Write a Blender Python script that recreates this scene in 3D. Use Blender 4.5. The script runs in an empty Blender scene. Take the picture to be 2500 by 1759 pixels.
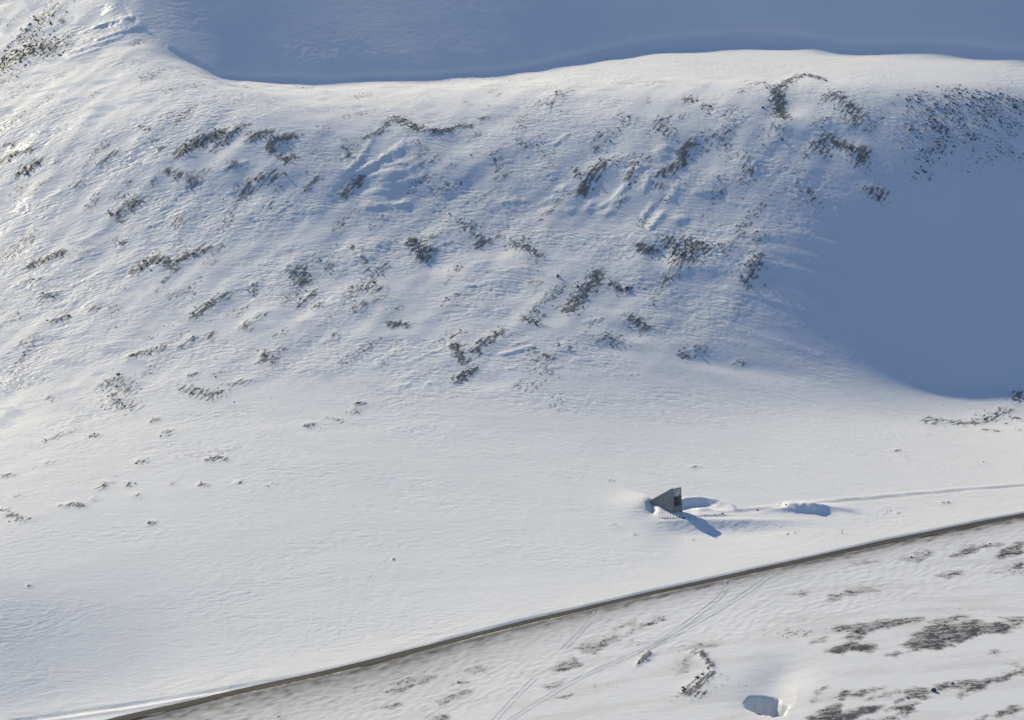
import bpy, bmesh, math, random
import numpy as np
from mathutils import Vector

R = math.radians
random.seed(7)
rng = np.random.default_rng(7)
scene = bpy.context.scene
COL = scene.collection

# ------------------------------------------------------------------ camera
CAM_H = 283.258
cam_d = bpy.data.cameras.new("camera")
cam = bpy.data.objects.new("camera", cam_d)
COL.objects.link(cam)
cam.location = (0.0, 0.0, CAM_H)
cam.rotation_euler = (R(90 - 11.0), 0, 0)
cam_d.sensor_fit = 'HORIZONTAL'
cam_d.angle = R(18.0)
cam_d.clip_start = 5.0
cam_d.clip_end = 30000.0
scene.camera = cam

# ------------------------------------------------------------------ light
SUN_EL, SUN_AZ = 31.0, 40.0          # sun behind the mountain side, to the left
w = bpy.data.worlds.new("World")
scene.world = w
w.use_nodes = True
nt = w.node_tree
nt.nodes.clear()
sky = nt.nodes.new('ShaderNodeTexSky')
sky.sky_type = 'NISHITA'
sky.sun_disc = False
sky.sun_elevation = R(SUN_EL)
sky.sun_rotation = R(-SUN_AZ)
sky.altitude = 100
sky.air_density = 1.0
sky.dust_density = 0.0
sky.ozone_density = 7.5
bg = nt.nodes.new('ShaderNodeBackground')
bg.inputs['Strength'].default_value = 0.085
ow = nt.nodes.new('ShaderNodeOutputWorld')
nt.links.new(sky.outputs[0], bg.inputs['Color'])
nt.links.new(bg.outputs[0], ow.inputs['Surface'])

sun_d = bpy.data.lights.new("sun", 'SUN')
sun_d.energy = 4.25
sun_d.angle = R(0.55)
sun_d.color = (1.0, 0.88, 0.625)
sun = bpy.data.objects.new("sun", sun_d)
COL.objects.link(sun)
sdir = Vector((-math.sin(R(SUN_AZ)) * math.cos(R(SUN_EL)), math.cos(R(SUN_AZ)) * math.cos(R(SUN_EL)), math.sin(R(SUN_EL))))
sun.rotation_euler = sdir.to_track_quat('Z', 'Y').to_euler()
sun.location = (-300, 1500, 900)

scene.view_settings.view_transform = 'Standard'
scene.view_settings.look = 'None'
scene.view_settings.exposure = 0.40
scene.view_settings.gamma = 1.0
scene.view_settings.use_curve_mapping = False
scene.cycles.use_denoising = True
scene.cycles.use_adaptive_sampling = False
try:
    scene.cycles.sampling_pattern = 'BLUE_NOISE'
except TypeError:
    pass
scene.cycles.max_bounces = 6
scene.cycles.diffuse_bounces = 3
scene.cycles.glossy_bounces = 2


# ------------------------------------------------------------------ helpers
def obj(name, me, mat=None, parent=None, loc=None, kind=None, label=None, cat=None, group=None):
    o = bpy.data.objects.new(name, me)
    COL.objects.link(o)
    if mat is not None and me is not None and not me.materials:
        me.materials.append(mat)
    if loc is not None:
        o.location = loc
    if parent is not None:
        o.parent = parent
    for k, v in (('kind', kind), ('label', label), ('category', cat), ('group', group)):
        if v:
            o[k] = v
    return o


def mesh_np(name, verts, faces, smooth=False):
    """mesh from an (n,3) vertex array and an (m,k) array of faces"""
    me = bpy.data.meshes.new(name)
    n, (m, k) = len(verts), faces.shape
    me.vertices.add(n)
    me.vertices.foreach_set('co', np.ascontiguousarray(verts, np.float32).ravel())
    me.loops.add(m * k)
    me.loops.foreach_set('vertex_index', np.ascontiguousarray(faces, np.int32).ravel())
    me.polygons.add(m)
    me.polygons.foreach_set('loop_start', np.arange(0, m * k, k, dtype=np.int32))
    me.polygons.foreach_set('use_smooth', np.full(m, smooth))
    me.update(calc_edges=True)
    return me


def sst(x, a, b):
    t = np.clip((x - a) / (b - a), 0, 1)
    return t * t * (3 - 2 * t)


_ga = np.linspace(0, 2 * np.pi, 256, endpoint=False)
_gx, _gy = np.cos(_ga), np.sin(_ga)


def _hash(i, j, seed):
    h = (i * 374761393 + j * 668265263 + seed * 974634777) & 0x7fffffff
    h = ((h ^ (h >> 13)) * 1274126177) & 0x7fffffff
    return (h ^ (h >> 16)) & 255


def noise(x, y, seed):
    """gradient noise, about -1..1"""
    xf, yf = np.floor(x), np.floor(y)
    i, j = xf.astype(np.int64), yf.astype(np.int64)
    fx, fy = x - xf, y - yf
    u, v = fx * fx * fx * (fx * (fx * 6 - 15) + 10), fy * fy * fy * (fy * (fy * 6 - 15) + 10)

    def g(a, b):
        h = _hash(i + a, j + b, seed)
        return _gx[h] * (fx - a) + _gy[h] * (fy - b)
    n0 = g(0, 0) * (1 - u) + g(1, 0) * u
    n1 = g(0, 1) * (1 - u) + g(1, 1) * u
    return (n0 * (1 - v) + n1 * v) * 1.5


def fbm(x, y, seed, n=3):
    s, a = 0.0, 1.0
    for k in range(n):
        s = s + a * noise(x * 2 ** k + 17.3 * k, y * 2 ** k - 9.1 * k, seed + k)
        a *= .5
    return s


# ------------------------------------------------------------------ mountain side, shaped so the sun gives its light and shade
# heights in centimetres on an 8 m grid, one row per step in y; then how rough the snow crust is (0..9)
GX0, GY0, GH = -400.0, 880.0, 8.0
HEIGHTS = np.array([[float(v) for v in r.split(',')] for r in """
-8436,-8436,-8436,-8436,-8436,-8436,-8436,-8436,-8436,-8436,-8436,-8436,-8436,-8435,-8435,-8435,-8435,-8434,-8434,-8433,-8432,-8431,-8430,-8428,-8426,-8423,-8420,-8416,-8411,-8405,-8398,-8389,-8377,-8362,-8344,-8322,-8295,-8263,-8226,-8181,-8130,-8072,-8005,-7932,-7851,-7764,-7671,-7573,-7471,-7366,-7260,-7152,-7044,-6937,-6831,-6726,-6625,-6525,-6429,-6336,-6247,-6161,-6078,-5999,-5924,-5853,-5785,-5721,-5661,-5604,-5551,-5502,-5457,-5416,-5378,-5344,-5313,-5286,-5263,-5243,-5226,-5212,-5202,-5195,-5190,-5189,-5190,-5193,-5199,-5207,-5217,-5229,-5242,-5257,-5273,-5290,-5307,-5325,-5343,-5360,-5373
-8252,-8252,-8252,-8252,-8252,-8252,-8252,-8252,-8252,-8252,-8252,-8252,-8252,-8252,-8251,-8251,-8251,-8250,-8249,-8249,-8247,-8246,-8244,-8242,-8240,-8237,-8233,-8228,-8223,-8216,-8207,-8196,-8181,-8164,-8143,-8117,-8086,-8049,-8006,-7956,-7898,-7833,-7761,-7681,-7595,-7503,-7405,-7304,-7200,-7093,-6985,-6877,-6770,-6664,-6559,-6457,-6357,-6260,-6167,-6077,-5990,-5907,-5828,-5752,-5680,-5612,-5547,-5486,-5429,-5376,-5326,-5280,-5238,-5200,-5165,-5134,-5106,-5082,-5061,-5044,-5030,-5019,-5012,-5007,-5005,-5006,-5009,-5014,-5022,-5032,-5043,-5056,-5071,-5087,-5103,-5121,-5139,-5156,-5174,-5189,-5203
-8068,-8068,-8068,-8068,-8068,-8068,-8068,-8068,-8068,-8068,-8068,-8068,-8068,-8068,-8067,-8067,-8066,-8066,-8065,-8064,-8063,-8061,-8059,-8057,-8054,-8050,-8046,-8040,-8034,-8025,-8015,-8001,-7984,-7964,-7939,-7909,-7873,-7832,-7783,-7727,-7663,-7591,-7513,-7427,-7335,-7239,-7138,-7033,-6927,-6819,-6711,-6603,-6496,-6391,-6288,-6188,-6091,-5997,-5906,-5819,-5735,-5655,-5579,-5506,-5438,-5372,-5311,-5253,-5199,-5149,-5102,-5060,-5021,-4985,-4954,-4926,-4901,-4880,-4863,-4848,-4837,-4829,-4824,-4821,-4822,-4825,-4830,-4837,-4846,-4858,-4870,-4885,-4900,-4917,-4934,-4952,-4970,-4988,-5004,-5020,-5037
-7885,-7885,-7885,-7885,-7885,-7885,-7884,-7884,-7884,-7884,-7884,-7884,-7884,-7884,-7883,-7883,-7882,-7881,-7880,-7879,-7878,-7876,-7873,-7871,-7867,-7863,-7858,-7852,-7844,-7834,-7821,-7806,-7786,-7762,-7733,-7699,-7659,-7611,-7556,-7494,-7423,-7346,-7261,-7169,-7073,-6972,-6868,-6761,-6653,-6544,-6436,-6329,-6223,-6120,-6019,-5921,-5826,-5735,-5647,-5563,-5482,-5405,-5332,-5263,-5197,-5136,-5078,-5024,-4973,-4927,-4884,-4845,-4809,-4777,-4749,-4724,-4703,-4685,-4670,-4659,-4650,-4645,-4642,-4642,-4645,-4649,-4656,-4666,-4676,-4689,-4703,-4718,-4735,-4752,-4770,-4788,-4806,-4823,-4840,-4858,-4877
-7701,-7701,-7701,-7701,-7701,-7701,-7701,-7701,-7700,-7700,-7700,-7700,-7700,-7700,-7699,-7699,-7698,-7697,-7696,-7694,-7693,-7690,-7688,-7685,-7681,-7676,-7670,-7663,-7654,-7642,-7627,-7609,-7586,-7558,-7526,-7487,-7441,-7387,-7326,-7257,-7180,-7095,-7005,-6908,-6807,-6703,-6596,-6487,-6378,-6269,-6161,-6055,-5951,-5849,-5750,-5655,-5563,-5475,-5391,-5311,-5234,-5161,-5091,-5026,-4964,-4906,-4852,-4802,-4755,-4712,-4673,-4637,-4605,-4576,-4551,-4530,-4511,-4496,-4485,-4476,-4470,-4467,-4467,-4469,-4473,-4480,-4489,-4499,-4512,-4526,-4541,-4557,-4574,-4592,-4610,-4628,-4646,-4664,-4683,-4702,-4723
-7517,-7517,-7517,-7517,-7517,-7517,-7517,-7517,-7517,-7517,-7516,-7516,-7516,-7515,-7515,-7514,-7514,-7512,-7511,-7510,-7507,-7505,-7502,-7498,-7494,-7489,-7482,-7474,-7463,-7449,-7432,-7410,-7384,-7353,-7316,-7271,-7220,-7160,-7092,-7016,-6932,-6841,-6745,-6643,-6538,-6431,-6322,-6212,-6102,-5993,-5886,-5782,-5680,-5582,-5487,-5395,-5307,-5223,-5143,-5066,-4993,-4924,-4858,-4797,-4739,-4684,-4634,-4587,-4544,-4504,-4468,-4436,-4407,-4382,-4360,-4342,-4326,-4314,-4305,-4299,-4296,-4295,-4297,-4301,-4308,-4316,-4327,-4339,-4352,-4367,-4384,-4401,-4418,-4437,-4455,-4474,-4492,-4512,-4532,-4553,-4576
-7333,-7333,-7333,-7333,-7333,-7333,-7333,-7333,-7333,-7333,-7333,-7332,-7332,-7331,-7331,-7330,-7329,-7328,-7326,-7325,-7322,-7319,-7316,-7312,-7307,-7302,-7295,-7285,-7272,-7256,-7235,-7211,-7181,-7146,-7103,-7053,-6995,-6928,-6853,-6769,-6679,-6582,-6480,-6375,-6266,-6156,-6046,-5937,-5828,-5721,-5617,-5515,-5417,-5322,-5230,-5143,-5059,-4978,-4902,-4829,-4760,-4694,-4633,-4574,-4520,-4470,-4423,-4379,-4340,-4303,-4271,-4242,-4216,-4194,-4175,-4160,-4148,-4138,-4132,-4128,-4127,-4129,-4133,-4139,-4148,-4158,-4170,-4183,-4198,-4214,-4231,-4249,-4268,-4286,-4305,-4325,-4345,-4365,-4387,-4410,-4434
-7150,-7149,-7149,-7149,-7149,-7149,-7149,-7149,-7149,-7149,-7149,-7148,-7148,-7147,-7147,-7146,-7145,-7143,-7142,-7140,-7137,-7134,-7130,-7126,-7121,-7115,-7107,-7095,-7080,-7061,-7038,-7010,-6977,-6937,-6888,-6831,-6766,-6692,-6609,-6518,-6421,-6319,-6214,-6105,-5996,-5885,-5776,-5667,-5560,-5455,-5354,-5255,-5160,-5069,-4982,-4898,-4818,-4741,-4668,-4599,-4534,-4472,-4414,-4359,-4309,-4262,-4218,-4178,-4142,-4109,-4080,-4054,-4032,-4013,-3997,-3985,-3975,-3968,-3965,-3964,-3965,-3969,-3975,-3983,-3993,-4005,-4018,-4033,-4049,-4066,-4084,-4103,-4122,-4141,-4161,-4181,-4203,-4225,-4248,-4272,-4298
-6966,-6965,-6965,-6965,-6965,-6965,-6965,-6965,-6965,-6965,-6965,-6964,-6964,-6963,-6963,-6962,-6960,-6959,-6957,-6954,-6951,-6948,-6945,-6941,-6936,-6929,-6918,-6905,-6887,-6866,-6840,-6809,-6771,-6724,-6669,-6604,-6532,-6450,-6360,-6263,-6162,-6057,-5948,-5839,-5729,-5619,-5510,-5402,-5298,-5196,-5098,-5003,-4912,-4824,-4740,-4660,-4584,-4511,-4442,-4377,-4315,-4257,-4202,-4151,-4104,-4061,-4021,-3984,-3951,-3922,-3896,-3873,-3854,-3838,-3825,-3816,-3809,-3805,-3803,-3805,-3808,-3814,-3822,-3832,-3844,-3857,-3872,-3888,-3905,-3923,-3942,-3961,-3981,-4001,-4022,-4044,-4066,-4090,-4115,-4141,-4168
-6775,-6775,-6775,-6775,-6775,-6775,-6775,-6775,-6775,-6774,-6774,-6774,-6773,-6773,-6772,-6771,-6769,-6767,-6765,-6762,-6759,-6756,-6753,-6750,-6744,-6735,-6722,-6705,-6685,-6660,-6631,-6597,-6554,-6502,-6439,-6370,-6292,-6204,-6108,-6008,-5903,-5795,-5685,-5575,-5465,-5356,-5249,-5144,-5042,-4943,-4848,-4757,-4670,-4586,-4506,-4430,-4357,-4288,-4223,-4161,-4103,-4048,-3998,-3950,-3907,-3866,-3830,-3797,-3767,-3741,-3718,-3699,-3682,-3669,-3659,-3652,-3648,-3647,-3648,-3652,-3657,-3665,-3675,-3687,-3700,-3715,-3731,-3748,-3766,-3785,-3804,-3824,-3845,-3866,-3889,-3912,-3936,-3961,-3987,-4014,-4043
-6572,-6572,-6572,-6572,-6572,-6572,-6572,-6572,-6572,-6571,-6571,-6571,-6570,-6570,-6569,-6567,-6566,-6563,-6561,-6558,-6555,-6552,-6551,-6547,-6539,-6527,-6511,-6492,-6469,-6442,-6410,-6373,-6327,-6269,-6202,-6128,-6047,-5955,-5855,-5751,-5644,-5535,-5425,-5315,-5206,-5099,-4994,-4891,-4793,-4698,-4606,-4519,-4435,-4356,-4279,-4207,-4138,-4073,-4011,-3953,-3898,-3847,-3800,-3756,-3715,-3679,-3645,-3616,-3589,-3566,-3547,-3530,-3517,-3507,-3500,-3495,-3494,-3495,-3498,-3504,-3512,-3522,-3533,-3546,-3561,-3577,-3594,-3612,-3631,-3651,-3672,-3693,-3714,-3737,-3760,-3785,-3810,-3837,-3865,-3893,-3923
-6356,-6355,-6357,-6357,-6357,-6356,-6356,-6356,-6356,-6356,-6355,-6355,-6354,-6354,-6352,-6351,-6349,-6346,-6343,-6340,-6339,-6339,-6337,-6331,-6320,-6305,-6288,-6266,-6240,-6210,-6177,-6138,-6090,-6028,-5957,-5882,-5798,-5703,-5600,-5494,-5387,-5277,-5167,-5059,-4952,-4847,-4744,-4645,-4550,-4459,-4371,-4288,-4208,-4132,-4060,-3991,-3925,-3864,-3805,-3751,-3700,-3652,-3608,-3568,-3531,-3497,-3467,-3441,-3418,-3398,-3381,-3368,-3358,-3350,-3346,-3344,-3345,-3348,-3354,-3362,-3372,-3383,-3396,-3411,-3427,-3444,-3463,-3482,-3502,-3523,-3544,-3566,-3589,-3613,-3638,-3663,-3690,-3718,-3747,-3778,-3809
-6127,-6128,-6129,-6129,-6128,-6128,-6128,-6128,-6128,-6128,-6127,-6127,-6126,-6125,-6124,-6122,-6120,-6116,-6113,-6111,-6114,-6116,-6111,-6100,-6087,-6071,-6050,-6026,-5999,-5968,-5933,-5895,-5844,-5780,-5707,-5631,-5546,-5449,-5344,-5238,-5131,-5022,-4914,-4807,-4703,-4600,-4501,-4405,-4314,-4227,-4143,-4064,-3988,-3916,-3847,-3781,-3720,-3661,-3606,-3555,-3508,-3464,-3423,-3386,-3353,-3322,-3296,-3272,-3252,-3236,-3222,-3212,-3204,-3200,-3198,-3199,-3202,-3208,-3215,-3225,-3237,-3250,-3265,-3281,-3298,-3317,-3336,-3356,-3377,-3399,-3421,-3445,-3469,-3494,-3520,-3547,-3575,-3605,-3635,-3667,-3699
-5903,-5904,-5904,-5903,-5903,-5903,-5903,-5903,-5903,-5903,-5902,-5902,-5901,-5900,-5899,-5897,-5894,-5890,-5883,-5879,-5883,-5879,-5869,-5857,-5843,-5823,-5800,-5775,-5746,-5714,-5681,-5643,-5591,-5526,-5453,-5378,-5293,-5195,-5089,-4984,-4878,-4771,-4664,-4560,-4459,-4360,-4264,-4172,-4085,-4002,-3922,-3847,-3775,-3706,-3641,-3579,-3520,-3465,-3414,-3367,-3322,-3282,-3245,-3211,-3181,-3154,-3130,-3110,-3093,-3079,-3069,-3061,-3056,-3055,-3055,-3059,-3064,-3072,-3082,-3094,-3107,-3122,-3138,-3155,-3174,-3194,-3214,-3235,-3257,-3280,-3304,-3328,-3354,-3380,-3408,-3436,-3466,-3496,-3528,-3561,-3595
-5765,-5764,-5763,-5763,-5763,-5763,-5763,-5763,-5763,-5763,-5763,-5763,-5762,-5761,-5760,-5757,-5754,-5748,-5732,-5698,-5659,-5631,-5616,-5603,-5583,-5561,-5538,-5512,-5482,-5451,-5421,-5384,-5332,-5266,-5196,-5123,-5038,-4940,-4834,-4732,-4628,-4523,-4419,-4318,-4220,-4125,-4034,-3946,-3863,-3784,-3709,-3637,-3568,-3503,-3441,-3382,-3327,-3276,-3228,-3184,-3143,-3106,-3072,-3042,-3015,-2991,-2971,-2953,-2940,-2929,-2921,-2917,-2915,-2915,-2919,-2924,-2932,-2942,-2954,-2967,-2982,-2999,-3016,-3035,-3055,-3075,-3097,-3119,-3142,-3166,-3191,-3217,-3243,-3271,-3300,-3330,-3361,-3393,-3426,-3460,-3495
-5622,-5621,-5621,-5621,-5621,-5621,-5621,-5621,-5622,-5622,-5621,-5621,-5620,-5619,-5617,-5614,-5608,-5595,-5575,-5542,-5501,-5450,-5395,-5347,-5314,-5290,-5266,-5237,-5208,-5181,-5154,-5117,-5066,-5003,-4937,-4867,-4783,-4685,-4583,-4483,-4382,-4280,-4179,-4082,-3988,-3898,-3811,-3728,-3648,-3573,-3501,-3433,-3368,-3306,-3247,-3192,-3141,-3093,-3049,-3008,-2970,-2936,-2906,-2879,-2855,-2834,-2817,-2803,-2792,-2784,-2780,-2778,-2778,-2782,-2787,-2795,-2805,-2817,-2831,-2846,-2862,-2880,-2899,-2919,-2940,-2962,-2984,-3008,-3032,-3057,-3083,-3110,-3138,-3167,-3197,-3228,-3261,-3294,-3328,-3364,-3400
-5431,-5430,-5431,-5431,-5431,-5432,-5432,-5432,-5432,-5433,-5432,-5432,-5431,-5429,-5426,-5420,-5410,-5394,-5380,-5357,-5322,-5278,-5231,-5176,-5113,-5050,-4994,-4956,-4929,-4904,-4878,-4845,-4799,-4739,-4677,-4609,-4528,-4433,-4334,-4237,-4140,-4041,-3944,-3852,-3763,-3677,-3595,-3516,-3441,-3369,-3301,-3236,-3174,-3115,-3060,-3008,-2960,-2916,-2875,-2837,-2803,-2772,-2744,-2720,-2699,-2681,-2667,-2656,-2649,-2644,-2642,-2643,-2646,-2652,-2660,-2670,-2682,-2696,-2711,-2728,-2746,-2765,-2785,-2807,-2829,-2852,-2876,-2900,-2926,-2952,-2980,-3008,-3038,-3068,-3099,-3132,-3165,-3200,-3235,-3272,-3309
-5183,-5183,-5183,-5184,-5184,-5185,-5185,-5186,-5186,-5186,-5186,-5186,-5184,-5181,-5176,-5168,-5155,-5145,-5138,-5123,-5102,-5075,-5038,-4991,-4937,-4882,-4819,-4750,-4684,-4632,-4600,-4572,-4530,-4473,-4415,-4352,-4276,-4184,-4089,-3996,-3903,-3808,-3715,-3628,-3545,-3464,-3386,-3311,-3240,-3172,-3106,-3043,-2984,-2929,-2877,-2829,-2784,-2742,-2704,-2669,-2638,-2610,-2586,-2565,-2547,-2532,-2521,-2513,-2509,-2507,-2507,-2511,-2517,-2525,-2535,-2548,-2562,-2577,-2594,-2613,-2632,-2653,-2675,-2697,-2720,-2745,-2770,-2796,-2823,-2851,-2879,-2909,-2940,-2972,-3005,-3038,-3073,-3109,-3146,-3184,-3223
-4896,-4897,-4897,-4898,-4899,-4899,-4900,-4901,-4901,-4901,-4901,-4901,-4899,-4895,-4888,-4879,-4870,-4865,-4858,-4850,-4838,-4821,-4797,-4767,-4731,-4687,-4634,-4577,-4522,-4463,-4403,-4342,-4279,-4214,-4156,-4099,-4027,-3938,-3848,-3760,-3670,-3580,-3494,-3412,-3332,-3255,-3180,-3109,-3042,-2977,-2914,-2854,-2798,-2746,-2697,-2652,-2610,-2572,-2537,-2505,-2477,-2452,-2431,-2413,-2398,-2387,-2379,-2374,-2372,-2373,-2377,-2383,-2391,-2402,-2414,-2429,-2444,-2462,-2481,-2501,-2522,-2544,-2566,-2590,-2615,-2640,-2667,-2694,-2722,-2752,-2782,-2813,-2845,-2879,-2913,-2948,-2984,-3021,-3059,-3099,-3138
-4590,-4591,-4592,-4592,-4593,-4594,-4595,-4596,-4597,-4597,-4597,-4596,-4593,-4589,-4582,-4575,-4570,-4566,-4560,-4553,-4543,-4530,-4514,-4495,-4472,-4443,-4410,-4374,-4334,-4287,-4236,-4176,-4105,-4028,-3950,-3871,-3788,-3700,-3610,-3524,-3438,-3353,-3271,-3194,-3120,-3047,-2976,-2910,-2847,-2785,-2725,-2669,-2616,-2567,-2521,-2479,-2441,-2405,-2373,-2345,-2320,-2298,-2280,-2265,-2253,-2245,-2240,-2238,-2239,-2243,-2249,-2258,-2269,-2282,-2296,-2313,-2330,-2349,-2370,-2391,-2413,-2437,-2461,-2486,-2512,-2539,-2566,-2595,-2625,-2656,-2687,-2720,-2753,-2788,-2824,-2860,-2898,-2936,-2976,-3016,-3057
-4271,-4272,-4273,-4273,-4275,-4276,-4277,-4278,-4279,-4280,-4280,-4278,-4276,-4271,-4266,-4263,-4259,-4254,-4248,-4241,-4230,-4218,-4205,-4190,-4172,-4154,-4137,-4118,-4095,-4069,-4034,-3982,-3915,-3840,-3766,-3684,-3590,-3490,-3393,-3301,-3213,-3129,-3050,-2978,-2908,-2840,-2774,-2713,-2655,-2596,-2539,-2486,-2437,-2391,-2349,-2310,-2274,-2242,-2213,-2188,-2166,-2147,-2132,-2120,-2112,-2107,-2105,-2107,-2110,-2117,-2126,-2137,-2150,-2165,-2182,-2200,-2219,-2240,-2262,-2284,-2308,-2333,-2358,-2384,-2412,-2440,-2469,-2499,-2530,-2562,-2595,-2629,-2664,-2700,-2737,-2775,-2814,-2853,-2894,-2935,-2977
-3938,-3939,-3940,-3942,-3943,-3945,-3946,-3948,-3949,-3950,-3950,-3949,-3946,-3944,-3941,-3938,-3935,-3930,-3924,-3915,-3905,-3893,-3880,-3866,-3851,-3839,-3827,-3816,-3806,-3796,-3775,-3736,-3679,-3616,-3552,-3473,-3381,-3283,-3190,-3103,-3017,-2933,-2853,-2777,-2706,-2638,-2576,-2520,-2465,-2410,-2357,-2308,-2262,-2219,-2180,-2144,-2111,-2082,-2056,-2034,-2015,-2000,-1988,-1980,-1975,-1973,-1974,-1978,-1985,-1994,-2005,-2019,-2034,-2051,-2070,-2090,-2111,-2133,-2156,-2180,-2205,-2231,-2258,-2285,-2314,-2344,-2374,-2406,-2438,-2471,-2506,-2541,-2578,-2615,-2653,-2692,-2732,-2773,-2815,-2857,-2900
-3590,-3591,-3593,-3595,-3597,-3599,-3601,-3603,-3605,-3606,-3607,-3606,-3605,-3604,-3603,-3601,-3597,-3592,-3585,-3576,-3566,-3554,-3541,-3528,-3516,-3505,-3496,-3489,-3485,-3483,-3472,-3442,-3396,-3347,-3295,-3228,-3145,-3056,-2974,-2896,-2817,-2739,-2665,-2595,-2527,-2458,-2392,-2331,-2279,-2229,-2178,-2132,-2089,-2049,-2012,-1979,-1950,-1924,-1902,-1882,-1867,-1855,-1846,-1842,-1840,-1841,-1845,-1852,-1862,-1874,-1887,-1903,-1921,-1940,-1960,-1982,-2005,-2028,-2053,-2078,-2105,-2132,-2160,-2189,-2219,-2250,-2282,-2315,-2349,-2384,-2419,-2456,-2494,-2532,-2572,-2612,-2653,-2695,-2738,-2781,-2825
-3227,-3229,-3231,-3233,-3236,-3239,-3242,-3245,-3247,-3249,-3250,-3251,-3252,-3252,-3251,-3249,-3246,-3240,-3233,-3224,-3213,-3201,-3189,-3178,-3167,-3158,-3152,-3147,-3147,-3150,-3144,-3121,-3083,-3045,-3007,-2953,-2883,-2807,-2738,-2672,-2603,-2535,-2471,-2408,-2345,-2281,-2220,-2160,-2101,-2047,-1997,-1953,-1913,-1877,-1844,-1815,-1790,-1768,-1749,-1733,-1721,-1712,-1708,-1706,-1707,-1712,-1719,-1729,-1741,-1755,-1772,-1790,-1810,-1831,-1853,-1876,-1900,-1925,-1951,-1978,-2006,-2034,-2064,-2094,-2126,-2158,-2192,-2226,-2261,-2298,-2335,-2373,-2412,-2452,-2493,-2535,-2577,-2620,-2663,-2707,-2752
-2850,-2852,-2855,-2858,-2861,-2865,-2869,-2872,-2876,-2879,-2882,-2884,-2886,-2887,-2887,-2885,-2881,-2875,-2867,-2857,-2847,-2836,-2825,-2814,-2806,-2799,-2794,-2793,-2798,-2805,-2803,-2785,-2755,-2729,-2703,-2664,-2607,-2544,-2488,-2433,-2376,-2317,-2262,-2207,-2152,-2096,-2041,-1987,-1933,-1880,-1828,-1781,-1740,-1707,-1677,-1652,-1631,-1614,-1598,-1586,-1578,-1573,-1571,-1573,-1578,-1585,-1595,-1608,-1623,-1640,-1658,-1679,-1700,-1723,-1747,-1772,-1797,-1824,-1851,-1879,-1908,-1938,-1969,-2001,-2034,-2068,-2103,-2139,-2176,-2214,-2252,-2292,-2333,-2374,-2416,-2458,-2502,-2546,-2590,-2635,-2681
-2471,-2474,-2477,-2481,-2486,-2490,-2495,-2499,-2504,-2509,-2513,-2516,-2519,-2520,-2520,-2518,-2513,-2507,-2499,-2490,-2480,-2470,-2461,-2452,-2445,-2441,-2439,-2442,-2451,-2463,-2465,-2452,-2432,-2419,-2405,-2375,-2329,-2278,-2232,-2186,-2137,-2086,-2038,-1992,-1945,-1897,-1851,-1806,-1759,-1711,-1665,-1624,-1585,-1549,-1517,-1492,-1475,-1461,-1450,-1442,-1437,-1436,-1438,-1443,-1450,-1461,-1474,-1490,-1507,-1526,-1547,-1570,-1593,-1617,-1643,-1669,-1696,-1723,-1752,-1781,-1812,-1844,-1876,-1910,-1944,-1980,-2016,-2053,-2092,-2131,-2171,-2212,-2254,-2297,-2340,-2384,-2428,-2473,-2518,-2564,-2611
-2103,-2107,-2111,-2116,-2121,-2127,-2133,-2139,-2145,-2151,-2157,-2161,-2164,-2165,-2165,-2162,-2158,-2151,-2144,-2135,-2126,-2117,-2108,-2101,-2096,-2094,-2096,-2103,-2116,-2131,-2137,-2132,-2123,-2121,-2113,-2090,-2052,-2011,-1973,-1934,-1890,-1846,-1805,-1765,-1725,-1685,-1647,-1612,-1574,-1536,-1498,-1463,-1430,-1400,-1372,-1346,-1325,-1310,-1301,-1297,-1295,-1297,-1302,-1311,-1322,-1336,-1352,-1370,-1390,-1412,-1435,-1460,-1485,-1511,-1538,-1566,-1595,-1624,-1654,-1686,-1718,-1751,-1785,-1820,-1856,-1893,-1931,-1970,-2010,-2050,-2092,-2134,-2177,-2221,-2265,-2310,-2355,-2401,-2447,-2494,-2541
-1748,-1753,-1758,-1763,-1770,-1776,-1784,-1792,-1799,-1807,-1813,-1818,-1821,-1822,-1821,-1818,-1813,-1807,-1799,-1791,-1783,-1775,-1768,-1763,-1760,-1761,-1765,-1776,-1792,-1811,-1822,-1826,-1826,-1830,-1827,-1809,-1778,-1745,-1715,-1681,-1643,-1605,-1570,-1537,-1503,-1470,-1439,-1411,-1382,-1352,-1322,-1296,-1272,-1248,-1225,-1205,-1189,-1173,-1160,-1153,-1152,-1157,-1165,-1177,-1192,-1209,-1228,-1249,-1272,-1296,-1322,-1348,-1375,-1403,-1432,-1461,-1491,-1523,-1555,-1587,-1621,-1656,-1692,-1729,-1768,-1807,-1847,-1887,-1929,-1971,-2014,-2058,-2102,-2146,-2192,-2237,-2284,-2330,-2377,-2424,-2471
-1436,-1441,-1447,-1453,-1461,-1469,-1478,-1487,-1496,-1504,-1510,-1515,-1518,-1519,-1517,-1514,-1509,-1503,-1496,-1488,-1481,-1474,-1469,-1466,-1465,-1468,-1475,-1487,-1505,-1524,-1539,-1547,-1552,-1559,-1556,-1541,-1516,-1490,-1464,-1434,-1401,-1368,-1339,-1311,-1283,-1255,-1230,-1208,-1185,-1162,-1140,-1121,-1105,-1089,-1075,-1062,-1050,-1040,-1031,-1023,-1018,-1019,-1028,-1043,-1060,-1081,-1103,-1127,-1152,-1179,-1206,-1234,-1263,-1293,-1323,-1354,-1386,-1419,-1453,-1487,-1523,-1560,-1598,-1638,-1678,-1719,-1761,-1803,-1847,-1891,-1935,-1981,-2026,-2073,-2119,-2166,-2213,-2260,-2307,-2355,-2402
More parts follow.
